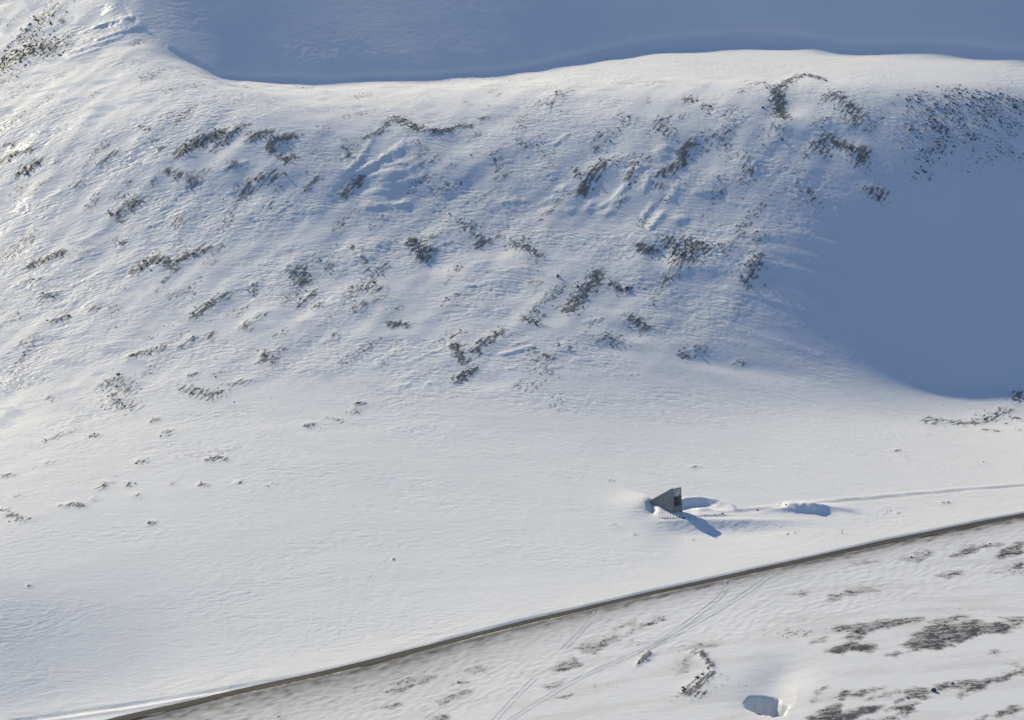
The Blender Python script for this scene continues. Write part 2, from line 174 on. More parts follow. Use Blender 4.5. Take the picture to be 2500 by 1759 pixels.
-1164,-1170,-1177,-1185,-1194,-1204,-1215,-1225,-1234,-1242,-1248,-1253,-1255,-1255,-1253,-1250,-1245,-1239,-1232,-1226,-1219,-1214,-1210,-1208,-1208,-1213,-1221,-1234,-1251,-1268,-1282,-1292,-1299,-1303,-1299,-1286,-1264,-1242,-1219,-1193,-1164,-1136,-1112,-1089,-1065,-1042,-1022,-1004,-987,-970,-954,-942,-932,-924,-917,-911,-907,-903,-900,-897,-897,-897,-901,-910,-929,-951,-976,-1003,-1030,-1059,-1088,-1118,-1149,-1180,-1212,-1244,-1278,-1313,-1349,-1385,-1423,-1463,-1503,-1544,-1586,-1629,-1673,-1718,-1763,-1808,-1855,-1902,-1949,-1997,-2044,-2092,-2140,-2189,-2237,-2285,-2333
-931,-938,-947,-956,-967,-979,-991,-1001,-1011,-1018,-1024,-1028,-1030,-1029,-1027,-1023,-1018,-1012,-1006,-1000,-994,-990,-987,-986,-988,-992,-1001,-1012,-1026,-1039,-1049,-1056,-1061,-1061,-1054,-1040,-1020,-1000,-979,-956,-931,-908,-888,-868,-849,-830,-815,-802,-789,-777,-766,-759,-755,-753,-752,-754,-757,-760,-764,-769,-773,-779,-787,-794,-805,-823,-849,-878,-907,-938,-968,-1000,-1032,-1065,-1098,-1133,-1168,-1205,-1243,-1282,-1322,-1363,-1405,-1449,-1493,-1538,-1584,-1630,-1677,-1724,-1772,-1821,-1870,-1919,-1968,-2017,-2066,-2115,-2164,-2213,-2262
-733,-742,-753,-766,-778,-791,-803,-814,-823,-831,-836,-839,-840,-839,-836,-832,-827,-821,-815,-809,-804,-800,-798,-797,-799,-803,-810,-818,-825,-830,-834,-836,-835,-829,-818,-801,-782,-763,-744,-723,-702,-682,-666,-651,-635,-621,-610,-601,-593,-585,-579,-577,-577,-580,-584,-592,-601,-612,-623,-634,-647,-659,-672,-685,-698,-711,-728,-753,-782,-814,-846,-879,-913,-947,-982,-1019,-1056,-1095,-1135,-1176,-1218,-1262,-1306,-1352,-1398,-1445,-1493,-1541,-1589,-1639,-1688,-1738,-1788,-1838,-1888,-1938,-1988,-2038,-2088,-2137,-2187
-545,-558,-572,-587,-602,-616,-629,-640,-649,-656,-660,-663,-663,-661,-657,-653,-647,-641,-635,-629,-623,-619,-617,-616,-617,-620,-624,-626,-627,-626,-623,-619,-613,-601,-586,-568,-549,-531,-513,-494,-476,-461,-448,-436,-424,-414,-406,-402,-398,-394,-393,-395,-401,-408,-417,-429,-444,-461,-478,-496,-515,-535,-555,-574,-591,-609,-626,-644,-666,-695,-728,-761,-796,-831,-867,-905,-944,-984,-1026,-1069,-1114,-1159,-1206,-1253,-1302,-1351,-1400,-1450,-1500,-1551,-1602,-1653,-1704,-1755,-1806,-1857,-1908,-1959,-2009,-2059,-2109
-369,-385,-402,-419,-436,-451,-464,-475,-484,-490,-493,-495,-494,-491,-486,-481,-474,-468,-461,-455,-449,-445,-442,-440,-439,-439,-438,-435,-429,-422,-414,-404,-392,-376,-358,-339,-321,-303,-286,-270,-254,-242,-232,-223,-215,-208,-205,-204,-204,-206,-209,-216,-225,-237,-251,-268,-288,-309,-332,-355,-380,-407,-433,-459,-484,-507,-528,-549,-568,-590,-617,-649,-684,-720,-757,-796,-836,-878,-921,-966,-1012,-1058,-1106,-1155,-1204,-1254,-1305,-1357,-1409,-1461,-1514,-1566,-1618,-1670,-1722,-1774,-1825,-1876,-1927,-1977,-2027
-205,-224,-244,-263,-281,-296,-309,-320,-327,-332,-334,-334,-332,-328,-322,-316,-309,-301,-294,-287,-280,-275,-271,-267,-264,-259,-253,-244,-232,-219,-205,-191,-174,-155,-135,-115,-97,-80,-63,-48,-35,-25,-18,-12,-7,-4,-5,-8,-13,-19,-26,-38,-52,-69,-87,-108,-133,-159,-186,-215,-245,-277,-309,-341,-372,-401,-429,-453,-476,-499,-521,-547,-578,-614,-652,-692,-734,-778,-822,-868,-915,-963,-1011,-1061,-1111,-1162,-1214,-1266,-1318,-1371,-1424,-1477,-1530,-1583,-1635,-1688,-1739,-1791,-1842,-1893,-1943
-53,-76,-98,-118,-135,-150,-163,-172,-178,-181,-182,-181,-177,-171,-165,-157,-149,-140,-132,-124,-117,-110,-104,-97,-90,-81,-69,-53,-36,-17,1,20,42,64,85,105,123,141,157,171,181,189,194,197,198,197,193,185,177,166,154,138,119,98,75,49,20,-11,-42,-76,-110,-147,-184,-220,-257,-293,-326,-356,-383,-408,-434,-460,-487,-517,-554,-594,-637,-682,-728,-775,-823,-872,-921,-972,-1023,-1075,-1127,-1179,-1232,-1285,-1338,-1390,-1443,-1495,-1547,-1599,-1651,-1702,-1754,-1805,-1856
86,61,39,18,1,-13,-24,-31,-36,-38,-37,-33,-28,-21,-13,-4,6,15,25,34,43,52,61,71,83,97,115,136,159,183,206,229,254,278,300,321,340,358,374,387,395,401,403,404,402,397,389,377,364,350,332,312,288,262,234,204,170,135,99,61,22,-18,-59,-99,-140,-182,-221,-256,-288,-317,-346,-375,-405,-434,-466,-504,-546,-592,-639,-687,-736,-786,-836,-887,-939,-991,-1044,-1097,-1149,-1202,-1255,-1307,-1359,-1411,-1462,-1514,-1565,-1616,-1666,-1717,-1768
213,188,165,146,130,117,108,102,100,100,103,109,116,124,134,144,155,166,177,188,199,211,224,238,255,274,297,324,353,381,408,435,462,488,512,534,554,573,589,601,608,611,611,609,604,595,583,567,550,530,509,483,454,424,391,356,318,278,237,195,153,109,65,20,-24,-70,-114,-154,-190,-224,-258,-291,-323,-357,-391,-426,-464,-508,-555,-604,-653,-704,-755,-807,-859,-912,-965,-1018,-1071,-1123,-1176,-1227,-1279,-1330,-1380,-1431,-1481,-1532,-1582,-1632,-1682
330,305,283,265,251,240,233,230,230,233,238,245,254,265,276,288,301,313,326,339,353,368,385,404,425,450,479,512,545,577,608,637,667,695,721,744,766,786,802,813,818,820,818,813,804,791,774,755,733,709,682,651,618,583,545,505,462,417,372,326,281,234,186,138,90,41,-7,-51,-92,-130,-168,-206,-243,-281,-318,-356,-394,-434,-478,-526,-576,-627,-679,-731,-784,-837,-890,-943,-996,-1048,-1099,-1150,-1201,-1251,-1301,-1351,-1401,-1451,-1500,-1550,-1600
438,414,394,378,366,358,353,353,355,360,368,378,389,401,414,428,442,457,472,488,505,524,545,568,595,625,660,697,735,771,803,835,867,898,926,951,975,996,1013,1023,1027,1027,1023,1015,1002,985,964,940,914,885,853,817,779,739,696,651,602,553,504,455,406,356,305,254,203,151,99,50,6,-36,-78,-121,-164,-205,-246,-287,-328,-369,-411,-455,-503,-554,-607,-660,-713,-766,-819,-872,-924,-975,-1026,-1076,-1126,-1176,-1225,-1274,-1323,-1372,-1421,-1471,-1520
538,516,498,484,475,470,468,471,476,484,494,506,519,533,548,564,580,597,615,634,655,678,703,731,763,799,839,882,923,960,995,1030,1065,1100,1130,1158,1183,1205,1222,1231,1233,1231,1224,1213,1197,1176,1152,1124,1094,1060,1023,982,938,892,843,792,739,686,634,582,530,476,422,368,313,258,202,150,101,56,9,-39,-86,-132,-176,-220,-264,-307,-351,-394,-440,-488,-540,-593,-646,-699,-752,-804,-855,-905,-955,-1005,-1054,-1103,-1151,-1200,-1248,-1297,-1345,-1394,-1443
631,611,596,585,579,578,579,585,593,604,616,630,646,662,679,697,715,735,756,778,803,830,859,892,929,970,1015,1062,1107,1148,1185,1224,1264,1302,1336,1365,1391,1413,1428,1435,1436,1431,1422,1408,1388,1365,1338,1308,1274,1236,1195,1150,1103,1051,997,939,879,821,763,707,651,593,536,479,422,363,304,247,194,144,93,41,-11,-61,-108,-154,-200,-246,-292,-338,-384,-431,-480,-531,-583,-635,-687,-738,-788,-838,-887,-936,-984,-1032,-1080,-1128,-1176,-1224,-1272,-1320,-1368
716,699,688,681,679,680,686,694,705,719,734,750,767,785,805,825,846,869,893,919,947,978,1012,1049,1091,1137,1188,1240,1289,1333,1374,1418,1463,1505,1541,1572,1598,1618,1631,1636,1634,1627,1616,1600,1578,1552,1524,1492,1455,1414,1370,1323,1273,1218,1157,1093,1027,963,900,839,777,713,650,588,528,466,402,340,282,228,173,116,60,7,-43,-91,-139,-187,-235,-283,-331,-380,-428,-476,-525,-575,-625,-675,-724,-773,-821,-869,-916,-964,-1011,-1058,-1106,-1153,-1201,-1248,-1296
795,782,774,771,773,778,787,799,813,829,846,864,884,904,926,948,972,998,1026,1055,1087,1122,1161,1203,1250,1301,1358,1415,1468,1517,1563,1613,1663,1709,1747,1777,1802,1820,1830,1833,1828,1820,1807,1789,1765,1738,1709,1677,1639,1596,1549,1502,1449,1391,1325,1254,1182,1112,1043,976,907,836,766,698,633,567,498,431,367,307,247,186,127,71,19,-30,-79,-129,-179,-230,-281,-330,-379,-427,-473,-520,-567,-615,-663,-711,-758,-805,-851,-898,-945,-991,-1038,-1085,-1132,-1179,-1225
868,859,856,857,863,872,884,899,916,934,953,974,996,1018,1043,1068,1095,1124,1155,1188,1224,1263,1306,1354,1405,1461,1524,1587,1646,1700,1754,1811,1865,1913,1952,1982,2006,2022,2029,2029,2022,2012,1997,1977,1952,1924,1896,1863,1825,1781,1734,1686,1632,1570,1500,1423,1345,1268,1193,1118,1041,961,882,807,736,666,593,520,450,384,320,254,190,132,78,28,-23,-74,-127,-180,-232,-283,-332,-379,-425,-470,-514,-559,-604,-651,-697,-743,-789,-835,-881,-927,-973,-1019,-1066,-1111,-1156
936,932,933,939,949,962,978,995,1014,1035,1056,1079,1103,1129,1156,1184,1214,1246,1280,1317,1357,1401,1449,1500,1556,1618,1688,1758,1827,1892,1955,2020,2079,2129,2168,2197,2220,2234,2239,2236,2228,2216,2200,2179,2153,2125,2095,2062,2022,1977,1928,1878,1822,1757,1682,1600,1515,1431,1347,1263,1176,1086,998,915,838,763,684,606,530,459,390,320,252,191,134,82,30,-24,-78,-132,-185,-236,-285,-332,-378,-422,-465,-507,-550,-594,-639,-684,-729,-774,-820,-865,-911,-956,-1001,-1045,-1088
1001,1002,1008,1018,1032,1049,1067,1087,1109,1131,1155,1181,1207,1235,1265,1297,1330,1365,1403,1444,1488,1536,1590,1650,1717,1791,1872,1952,2030,2104,2176,2246,2307,2357,2395,2423,2445,2457,2460,2456,2446,2433,2417,2395,2369,2339,2309,2275,2235,2188,2137,2085,2027,1957,1876,1787,1694,1599,1504,1409,1313,1212,1113,1022,938,857,773,689,609,532,458,384,312,246,187,133,79,23,-33,-87,-140,-191,-239,-285,-330,-373,-416,-458,-500,-542,-586,-629,-673,-718,-762,-807,-852,-896,-940,-982,-1023
1062,1069,1080,1094,1112,1132,1153,1175,1199,1224,1250,1278,1308,1339,1372,1408,1448,1490,1535,1584,1637,1696,1760,1830,1908,1993,2082,2170,2255,2337,2415,2487,2548,2597,2633,2660,2680,2692,2694,2688,2677,2665,2648,2626,2599,2570,2539,2504,2463,2414,2361,2307,2244,2170,2083,1986,1884,1780,1672,1562,1450,1337,1228,1127,1035,947,858,770,684,603,525,447,370,300,237,179,122,65,9,-45,-96,-145,-192,-238,-281,-324,-367,-409,-451,-493,-536,-579,-622,-666,-710,-754,-797,-840,-882,-922,-961
1122,1134,1150,1169,1190,1214,1239,1266,1294,1324,1356,1389,1424,1461,1502,1545,1592,1642,1695,1753,1816,1885,1959,2041,2128,2222,2318,2412,2502,2589,2671,2742,2801,2847,2882,2908,2928,2938,2940,2933,2922,2910,2894,2872,2845,2815,2785,2749,2706,2656,2600,2542,2476,2395,2301,2197,2088,1974,1854,1730,1604,1475,1349,1232,1128,1033,941,847,757,672,591,507,426,351,282,220,161,103,48,-4,-54,-101,-146,-190,-233,-275,-317,-360,-402,-445,-488,-531,-574,-617,-661,-704,-747,-788,-828,-867,-904
1196,1215,1237,1261,1288,1317,1347,1379,1412,1447,1484,1524,1565,1610,1658,1709,1763,1822,1885,1952,2025,2104,2190,2281,2378,2478,2578,2676,2771,2860,2940,3009,3064,3108,3141,3167,3187,3197,3199,3192,3182,3171,3155,3133,3106,3077,3046,3010,2965,2912,2853,2792,2720,2634,2532,2420,2303,2181,2050,1913,1772,1630,1490,1359,1237,1124,1020,922,829,742,653,566,479,397,322,255,195,138,85,36,-11,-57,-100,-143,-185,-227,-269,-311,-354,-397,-440,-483,-526,-570,-613,-656,-698,-739,-778,-816,-851
1293,1318,1346,1376,1408,1442,1478,1515,1554,1595,1638,1684,1734,1786,1842,1901,1964,2032,2105,2182,2266,2356,2451,2551,2655,2759,2862,2963,3058,3144,3221,3285,3338,3380,3412,3438,3458,3469,3472,3466,3457,3447,3432,3411,3384,3355,3323,3286,3239,3183,3121,3055,2978,2885,2776,2656,2532,2401,2260,2111,1957,1804,1654,1509,1371,1245,1127,1013,903,805,713,623,529,437,355,285,226,172,123,75,30,-13,-54,-96,-137,-179,-221,-264,-307,-349,-392,-436,-480,-523,-566,-609,-650,-690,-729,-765,-800
1413,1445,1479,1515,1553,1592,1633,1676,1721,1769,1819,1873,1930,1991,2055,2123,2196,2274,2356,2445,2539,2639,2743,2852,2960,3067,3171,3269,3359,3440,3511,3572,3622,3662,3694,3720,3741,3753,3756,3751,3743,3734,3719,3699,3674,3645,3613,3575,3527,3469,3403,3332,3248,3148,3032,2905,2774,2635,2485,2326,2162,1999,1840,1685,1536,1396,1264,1138,1018,901,787,677,570,470,382,312,256,207,159,114,72,31,-9,-49,-90,-132,-175,-217,-260,-302,-346,-390,-434,-477,-520,-562,-603,-642,-679,-715,-749
1559,1597,1637,1678,1721,1766,1813,1862,1915,1970,2029,2091,2156,2225,2299,2377,2460,2547,2641,2741,2845,2954,3067,3181,3293,3396,3493,3582,3664,3739,3806,3865,3914,3954,3986,4013,4033,4045,4048,4044,4037,4027,4013,3992,3967,3937,3905,3865,3815,3755,3687,3613,3526,3423,3301,3167,3029,2884,2727,2560,2387,2218,2053,1891,1733,1581,1439,1305,1172,1037,901,761,618,496,406,339,288,240,195,155,114,75,36,-4,-46,-88,-130,-172,-214,-256,-300,-345,-389,-432,-474,-516,-556,-594,-630,-664,-697
1730,1774,1820,1867,1916,1967,2020,2077,2137,2201,2268,2338,2413,2492,2576,2663,2756,2856,2960,3069,3181,3292,3403,3512,3616,3715,3808,3893,3971,4042,4108,4167,4216,4256,4288,4315,4335,4347,4350,4346,4338,4327,4311,4289,4262,4232,4198,4155,4103,4040,3969,3893,3803,3696,3571,3435,3297,3149,2987,2814,2636,2462,2295,2129,1965,1806,1656,1515,1372,1219,1050,863,693,560,455,378,319,272,234,195,156,118,79,38,-4,-46,-87,-127,-169,-213,-258,-302,-345,-388,-430,-471,-510,-547,-581,-614,-645
1927,1978,2029,2082,2137,2195,2256,2322,2390,2462,2538,2617,2702,2792,2885,2982,3081,3184,3290,3398,3506,3615,3723,3827,3928,4026,4118,4204,4281,4352,4418,4478,4528,4569,4600,4626,4646,4656,4659,4654,4644,4631,4613,4589,4561,4528,4491,4445,4389,4324,4250,4172,4079,3969,3843,3706,3567,3422,3262,3090,2910,2735,2568,2402,2237,2074,1921,1775,1622,1438,1210,989,815,668,557,468,401,354,305,254,206,162,120,78,36,-4,-44,-84,-128,-173,-217,-260,-303,-346,-389,-428,-465,-499,-532,-563,-594
2152,2208,2265,2324,2387,2452,2523,2597,2674,2755,2839,2924,3012,3104,3199,3297,3397,3500,3606,3712,3819,3924,4028,4130,4233,4335,4431,4519,4598,4670,4739,4800,4851,4891,4922,4947,4965,4974,4975,4968,4956,4941,4920,4894,4862,4826,4785,4735,4675,4606,4530,4449,4355,4243,4116,3980,3845,3704,3550,3382,3207,3038,2877,2716,2553,2393,2240,2096,1914,1655,1382,1171,982,841,717,619,559,497,432,371,315,262,206,152,100,49,0,-45,-90,-135,-178,-220,-264,-308,-349,-386,-420,-452,-482,-513,-544
2404,2465,2529,2596,2666,2737,2811,2888,2968,3051,3135,3223,3313,3407,3502,3600,3701,3804,3908,4013,4118,4224,4329,4435,4544,4652,4752,4843,4923,4998,5069,5132,5183,5223,5253,5276,5293,5300,5297,5288,5273,5254,5231,5201,5166,5126,5079,5024,4960,4887,4808,4725,4630,4519,4393,4260,4131,3998,3852,3692,3525,3365,3217,3070,2920,2769,2628,2452,2204,1962,1717,1494,1263,1078,938,867,787,703,628,559,493,421,351,284,220,159,99,39,-20,-77,-131,-183,-230,-272,-309,-343,-375,-404,-434,-465,-494
2672,2735,2801,2870,2941,3015,3091,3171,3253,3336,3423,3512,3604,3698,3794,3893,3995,4099,4205,4312,4419,4527,4636,4748,4863,4976,5081,5175,5259,5337,5411,5474,5525,5563,5592,5614,5628,5633,5628,5615,5597,5575,5547,5513,5473,5426,5373,5312,5243,5166,5085,5002,4908,4798,4677,4550,4429,4307,4172,4023,3869,3723,3595,3469,3340,3214,3040,2837,2617,2386,2167,1948,1755,1562,1343,1197,1083,989,907,827,736,648,564,484,409,332,254,178,104,34,-35,-100,-157,-205,-248,-287,-324,-357,-388,-417,-445
2930,2996,3064,3135,3209,3285,3363,3445,3528,3613,3701,3792,3887,3984,4084,4186,4291,4397,4505,4613,4723,4835,4949,5068,5190,5309,5419,5517,5604,5685,5760,5824,5874,5912,5939,5960,5973,5976,5968,5952,5931,5904,5872,5832,5786,5733,5673,5604,5528,5447,5363,5278,5187,5083,4969,4851,4742,4633,4513,4380,4242,4117,4015,3923,3818,3671,3485,3269,3051,2839,2629,2434,2244,2044,1885,1742,1581,1427,1288,1169,1056,952,854,765,670,572,475,381,293,203,115,39,-25,-80,-130,-175,-218,-257,-294,-329,-361
3181,3249,3320,3393,3468,3546,3628,3712,3798,3888,3980,4075,4173,4273,4376,4481,4588,4697,4807,4918,5032,5150,5271,5398,5528,5653,5766,5867,5957,6041,6118,6182,6232,6268,6295,6316,6327,6328,6318,6298,6273,6242,6205,6159,6106,6045,5976,5901,5818,5733,5646,5561,5472,5374,5270,5166,5071,4980,4879,4766,4652,4553,4478,4399,4290,4125,3920,3713,3507,3304,3111,2924,2736,2573,2423,2269,2118,1977,1851,1724,1576,1421,1269,1131,1003,882,766,659,547,431,332,250,179,117,60,7,-43,-90,-134,-176,-215
3424,3495,3570,3647,3727,3809,3895,3983,4073,4166,4262,4361,4462,4565,4671,4779,4888,5000,5115,5231,5352,5476,5606,5740,5877,6006,6123,6226,6318,6405,6483,6548,6598,6633,6660,6681,6692,6691,6678,6654,6625,6589,6545,6492,6431,6361,6284,6200,6113,6023,5935,5850,5764,5673,5580,5490,5412,5340,5263,5179,5098,5028,4967,4881,4746,4565,4368,4171,3975,3786,3602,3422,3258,3106,2954,2807,2666,2535,2404,2262,2112,1963,1821,1684,1527,1352,1176,1014,856,732,629,542,466,397,332,270,212,156,104,54,6
3670,3746,3824,3906,3990,4077,4166,4258,4352,4449,4548,4650,4754,4861,4970,5082,5196,5312,5432,5555,5682,5814,5952,6094,6236,6369,6489,6594,6688,6777,6857,6922,6972,7008,7035,7056,7066,7063,7047,7020,6985,6943,6892,6830,6758,6679,6593,6503,6411,6318,6229,6145,6063,5980,5899,5823,5762,5710,5656,5600,5544,5494,5450,5351,5199,5015,4827,4638,4454,4276,4102,3940,3787,3638,3493,3353,3220,3088,2948,2803,2656,2512,2370,2216,2048,1875,1707,1534,1316,1118,1015,925,845,767,692,621,554,490,429,370,309
3920,4001,4084,4169,4258,4348,4441,4537,4635,4736,4839,4945,5053,5164,5277,5393,5512,5634,5760,5890,6024,6164,6309,6459,6606,6742,6863,6969,7065,7158,7241,7310,7362,7400,7429,7452,7462,7457,7436,7402,7360,7308,7245,7171,7088,6999,6905,6808,6712,6617,6527,6446,6369,6296,6227,6166,6121,6088,6055,6019,5980,5939,5889,5803,5657,5478,5293,5115,4942,4773,4614,4463,4318,4175,4038,3904,3771,3634,3492,3348,3204,3060,2907,2743,2574,2404,2228,2024,1810,1595,1492,1402,1313,1225,1142,1063,987,914,843,774,704
4176,4261,4348,4438,4530,4625,4723,4823,4925,5030,5137,5247,5360,5475,5593,5714,5838,5966,6098,6236,6378,6526,6678,6834,6986,7125,7249,7359,7461,7561,7652,7726,7781,7822,7855,7879,7889,7881,7855,7814,7763,7700,7624,7535,7436,7331,7224,7117,7015,6920,6832,6754,6684,6620,6563,6517,6487,6470,6453,6431,6399,6357,6303,6230,6108,5946,5772,5603,5439,5283,5135,4992,4852,4717,4584,4452,4317,4179,4038,3895,3750,3599,3439,3272,3102,2926,2731,2526,2319,2120,2035,1948,1858,1769,1680,1592,1508,1426,1347,1269,1195
4437,4527,4619,4714,4811,4910,5012,5117,5223,5332,5444,5558,5674,5794,5917,6043,6173,6308,6448,6593,6744,6900,7060,7223,7381,7525,7654,7770,7881,7992,8091,8171,8231,8276,8313,8340,8349,8337,8305,8255,8193,8117,8026,7922,7806,7685,7564,7449,7342,7242,7153,7075,7008,6952,6907,6874,6858,6852,6846,6830,6801,6758,6713,6648,6554,6418,6262,6101,5950,5803,5663,5527,5393,5262,5131,4998,4862,4723,4582,4438,4288,4132,3968,3800,3625,3437,3240,3040,2847,2671,2585,2493,2405,2316,2227,2142,2060,1980,1903,1830,1760
4707,4802,4899,4998,5100,5204,5310,5418,5529,5642,5758,5876,5997,6121,6250,6382,6519,6662,6810,6963,7122,7286,7455,7627,7792,7944,8080,8206,8330,8453,8561,8648,8715,8765,8806,8834,8842,8825,8784,8723,8648,8558,8451,8328,8194,8057,7927,7806,7694,7592,7503,7428,7367,7318,7282,7260,7252,7253,7250,7236,7206,7167,7125,7069,6993,6888,6756,6613,6470,6333,6199,6068,5939,5809,5678,5544,5407,5267,5124,4976,4821,4660,4494,4321,4138,3949,3756,3568,3392,3240,3129,3043,2954,2864,2778,2695,2615,2539,2466,2397,2332
4987,5086,5188,5291,5397,5505,5615,5728,5842,5959,6079,6202,6328,6458,6592,6732,6877,7027,7184,7346,7513,7686,7865,8047,8221,8383,8530,8670,8810,8946,9063,9155,9223,9272,9314,9340,9345,9324,9277,9210,9125,9019,8892,8749,8597,8450,8313,8187,8072,7971,7885,7815,7760,7719,7692,7678,7675,7677,7673,7658,7631,7595,7557,7510,7443,7359,7253,7131,7002,6870,6743,6615,6487,6358,6226,6091,5953,5811,5664,5511,5352,5187,5015,4836,4652,4464,4280,4105,3946,3805,3684,3592,3501,3414,3330,3251,3175,3103,3035,2970,2910
5275,5379,5484,5592,5702,5814,5928,6045,6163,6284,6408,6536,6668,6804,6945,7093,7246,7405,7571,7742,7919,8102,8292,8484,8671,8846,9005,9152,9296,9432,9547,9637,9703,9753,9793,9816,9816,9788,9734,9658,9563,9449,9316,9171,9018,8865,8723,8594,8479,8381,8301,8236,8188,8154,8134,8125,8123,8123,8116,8101,8075,8043,8009,7966,7910,7836,7750,7648,7534,7416,7291,7165,7038,6908,6776,6640,6499,6354,6202,6045,5881,5711,5535,5353,5169,4987,4813,4651,4501,4361,4242,4139,4049,3965,3885,3810,3738,3671,3608,3548,3492
5571,5679,5790,5902,6015,6131,6249,6369,6491,6617,6746,6879,7017,7161,7310,7466,7628,7796,7971,8152,8339,8533,8735,8937,9128,9305,9466,9616,9761,9893,10004,10092,10158,10207,10244,10261,10253,10216,10152,10066,9961,9839,9701,9554,9404,9264,9135,9019,8916,8825,8750,8692,8649,8622,8606,8599,8596,8592,8582,8565,8540,8510,8478,8440,8389,8326,8247,8159,8063,7957,7843,7719,7591,7460,7326,7187,7044,6894,6738,6576,6407,6233,6054,5872,5692,5518,5353,5199,5053,4916,4792,4688,4598,4518,4443,4372,4305,4243,4185,4131,4080
5876,5989,6103,6218,6336,6455,6577,6700,6827,6958,7092,7232,7377,7528,7686,7851,8023,8201,8386,8577,8773,8973,9179,9382,9574,9749,9909,10058,10199,10327,10436,10522,10587,10633,10664,10673,10655,10608,10532,10432,10317,10187,10046,9902,9764,9637,9523,9421,9331,9255,9194,9148,9116,9096,9083,9076,9071,9065,9054,9037,9015,8987,8959,8924,8880,8822,8751,8668,8583,8491,8385,8268,8145,8013,7876,7735,7587,7433,7272,7105,6932,6755,6575,6396,6221,6055,5897,5747,5605,5467,5342,5237,5149,5073,5003,4937,4876,4819,4767,4718,4673
6189,6306,6423,6543,6664,6787,6912,7040,7171,7307,7448,7595,7748,7908,8075,8250,8432,8619,8810,9005,9205,9408,9615,9816,10004,10176,10332,10475,10612,10736,10842,10925,10984,11022,11043,11041,11013,10955,10868,10757,10631,10494,10355,10223,10099,9987,9888,9801,9727,9665,9617,9583,9560,9545,9535,9529,9524,9518,9510,9496,9476,9453,9428,9399,9360,9308,9243,9169,9091,9007,8914,8807,8688,8562,8426,8281,8128,7969,7803,7632,7456,7277,7098,6923,6755,6594,6441,6295,6155,6018,5893,5788,5703,5632,5566,5506,5451,5400,5353,5310,5270
6511,6631,6752,6875,6999,7125,7254,7387,7524,7666,7814,7968,8130,8301,8477,8658,8845,9036,9230,9429,9632,9837,10041,10238,10420,10584,10729,10863,10992,11109,11208,11283,11332,11360,11368,11353,11310,11238,11139,11020,10893,10765,10639,10520,10411,10315,10232,10162,10103,10055,10019,9995,9980,9970,9963,9959,9956,9955,9951,9941,9926,9907,9886,9863,9830,9784,9725,9657,9585,9507,9419,9323,9216,9096,8961,8816,8663,8501,8332,8157,7978,7799,7624,7454,7290,7134,6985,6842,6704,6570,6446,6342,6261,6193,6134,6080,6031,5986,5945,5907,5872
6840,6963,7088,7213,7341,7471,7605,7742,7885,8034,8190,8353,8522,8697,8878,9064,9255,9449,9647,9849,10052,10256,10457,10643,10809,10956,11089,11213,11334,11443,11531,11595,11633,11648,11641,11609,11548,11459,11346,11223,11104,10990,10885,10788,10699,10622,10557,10504,10460,10426,10401,10386,10377,10372,10370,10370,10373,10377,10378,10374,10364,10350,10335,10317,10289,10249,10196,10132,10066,9994,9914,9823,9719,9604,9475,9333,9181,9019,8850,8676,8499,8324,8152,7986,7827,7675,7529,7389,7253,7123,7001,6900,6822,6759,6706,6659,6616,6576,6541,6508,6478
7177,7303,7430,7559,7690,7824,7962,8105,8254,8408,8569,8736,8910,9091,9276,9467,9662,9859,10060,10263,10465,10657,10839,11006,11156,11289,11411,11526,11637,11735,11813,11865,11889,11889,11863,11809,11725,11616,11494,11378,11273,11181,11097,11018,10947,10890,10847,10813,10788,10768,10753,10745,10743,10744,10748,10755,10763,10772,10778,10779,10776,10769,10761,10750,10730,10697,10651,10594,10534,10471,10399,10312,10211,10092,9962,9824,9676,9517,9352,9180,9009,8839,8674,8515,8363,8216,8074,7936,7804,7678,7560,7462,7387,7330,7284,7243,7206,7172,7141,7113,7086
7521,7650,7779,7911,8046,8182,8323,8468,8619,8778,8944,9117,9297,9482,9673,9867,10065,10266,10463,10654,10836,11011,11176,11327,11463,11585,11695,11802,11906,11996,12064,12103,12111,12090,12038,11954,11841,11714,11596,11496,11415,11343,11275,11212,11159,11123,11100,11087,11077,11068,11060,11058,11061,11069,11081,11094,11106,11118,11128,11135,11137,11137,11136,11134,11123,11100,11063,11017,10968,10917,10855,10778,10681,10567,10438,10299,10151,9994,9832,9667,9502,9340,9184,9034,8889,8748,8612,8482,8357,8238,8125,8028,7958,7906,7867,7832,7801,7772,7746,7720,7697
7872,8001,8131,8263,8397,8534,8676,8824,8980,9145,9316,9496,9681,9872,10067,10264,10456,10642,10823,10997,11163,11322,11473,11610,11734,11850,11957,12062,12160,12239,12292,12314,12301,12252,12165,12041,11897,11769,11668,11594,11532,11475,11420,11373,11339,11324,11322,11326,11328,11326,11323,11326,11337,11353,11372,11389,11403,11417,11431,11442,11450,11456,11463,11471,11471,11460,11436,11403,11366,11327,11275,11204,11112,11001,10878,10747,10609,10461,10302,10138,9977,9824,9678,9536,9399,9267,9139,9017,8901,8791,8690,8599,8531,8486,8453,8424,8399,8374,8351,8329,8308
8218,8346,8475,8606,8740,8878,9023,9177,9339,9510,9688,9873,10065,10256,10443,10626,10803,10975,11140,11298,11449,11594,11736,11869,11992,12105,12211,12311,12399,12463,12497,12495,12455,12368,12230,12057,11911,11801,11729,11674,11625,11578,11536,11506,11493,11499,11515,11531,11541,11544,11546,11557,11577,11602,11623,11639,11654,11672,11690,11705,11718,11730,11745,11761,11774,11778,11772,11754,11729,11699,11655,11590,11504,11398,11282,11164,11037,10897,10746,10592,10444,10300,10160,10023,9891,9767,9649,9537,9432,9333,9245,9169,9105,9065,9037,9015,8993,8971,8950,8931,8913
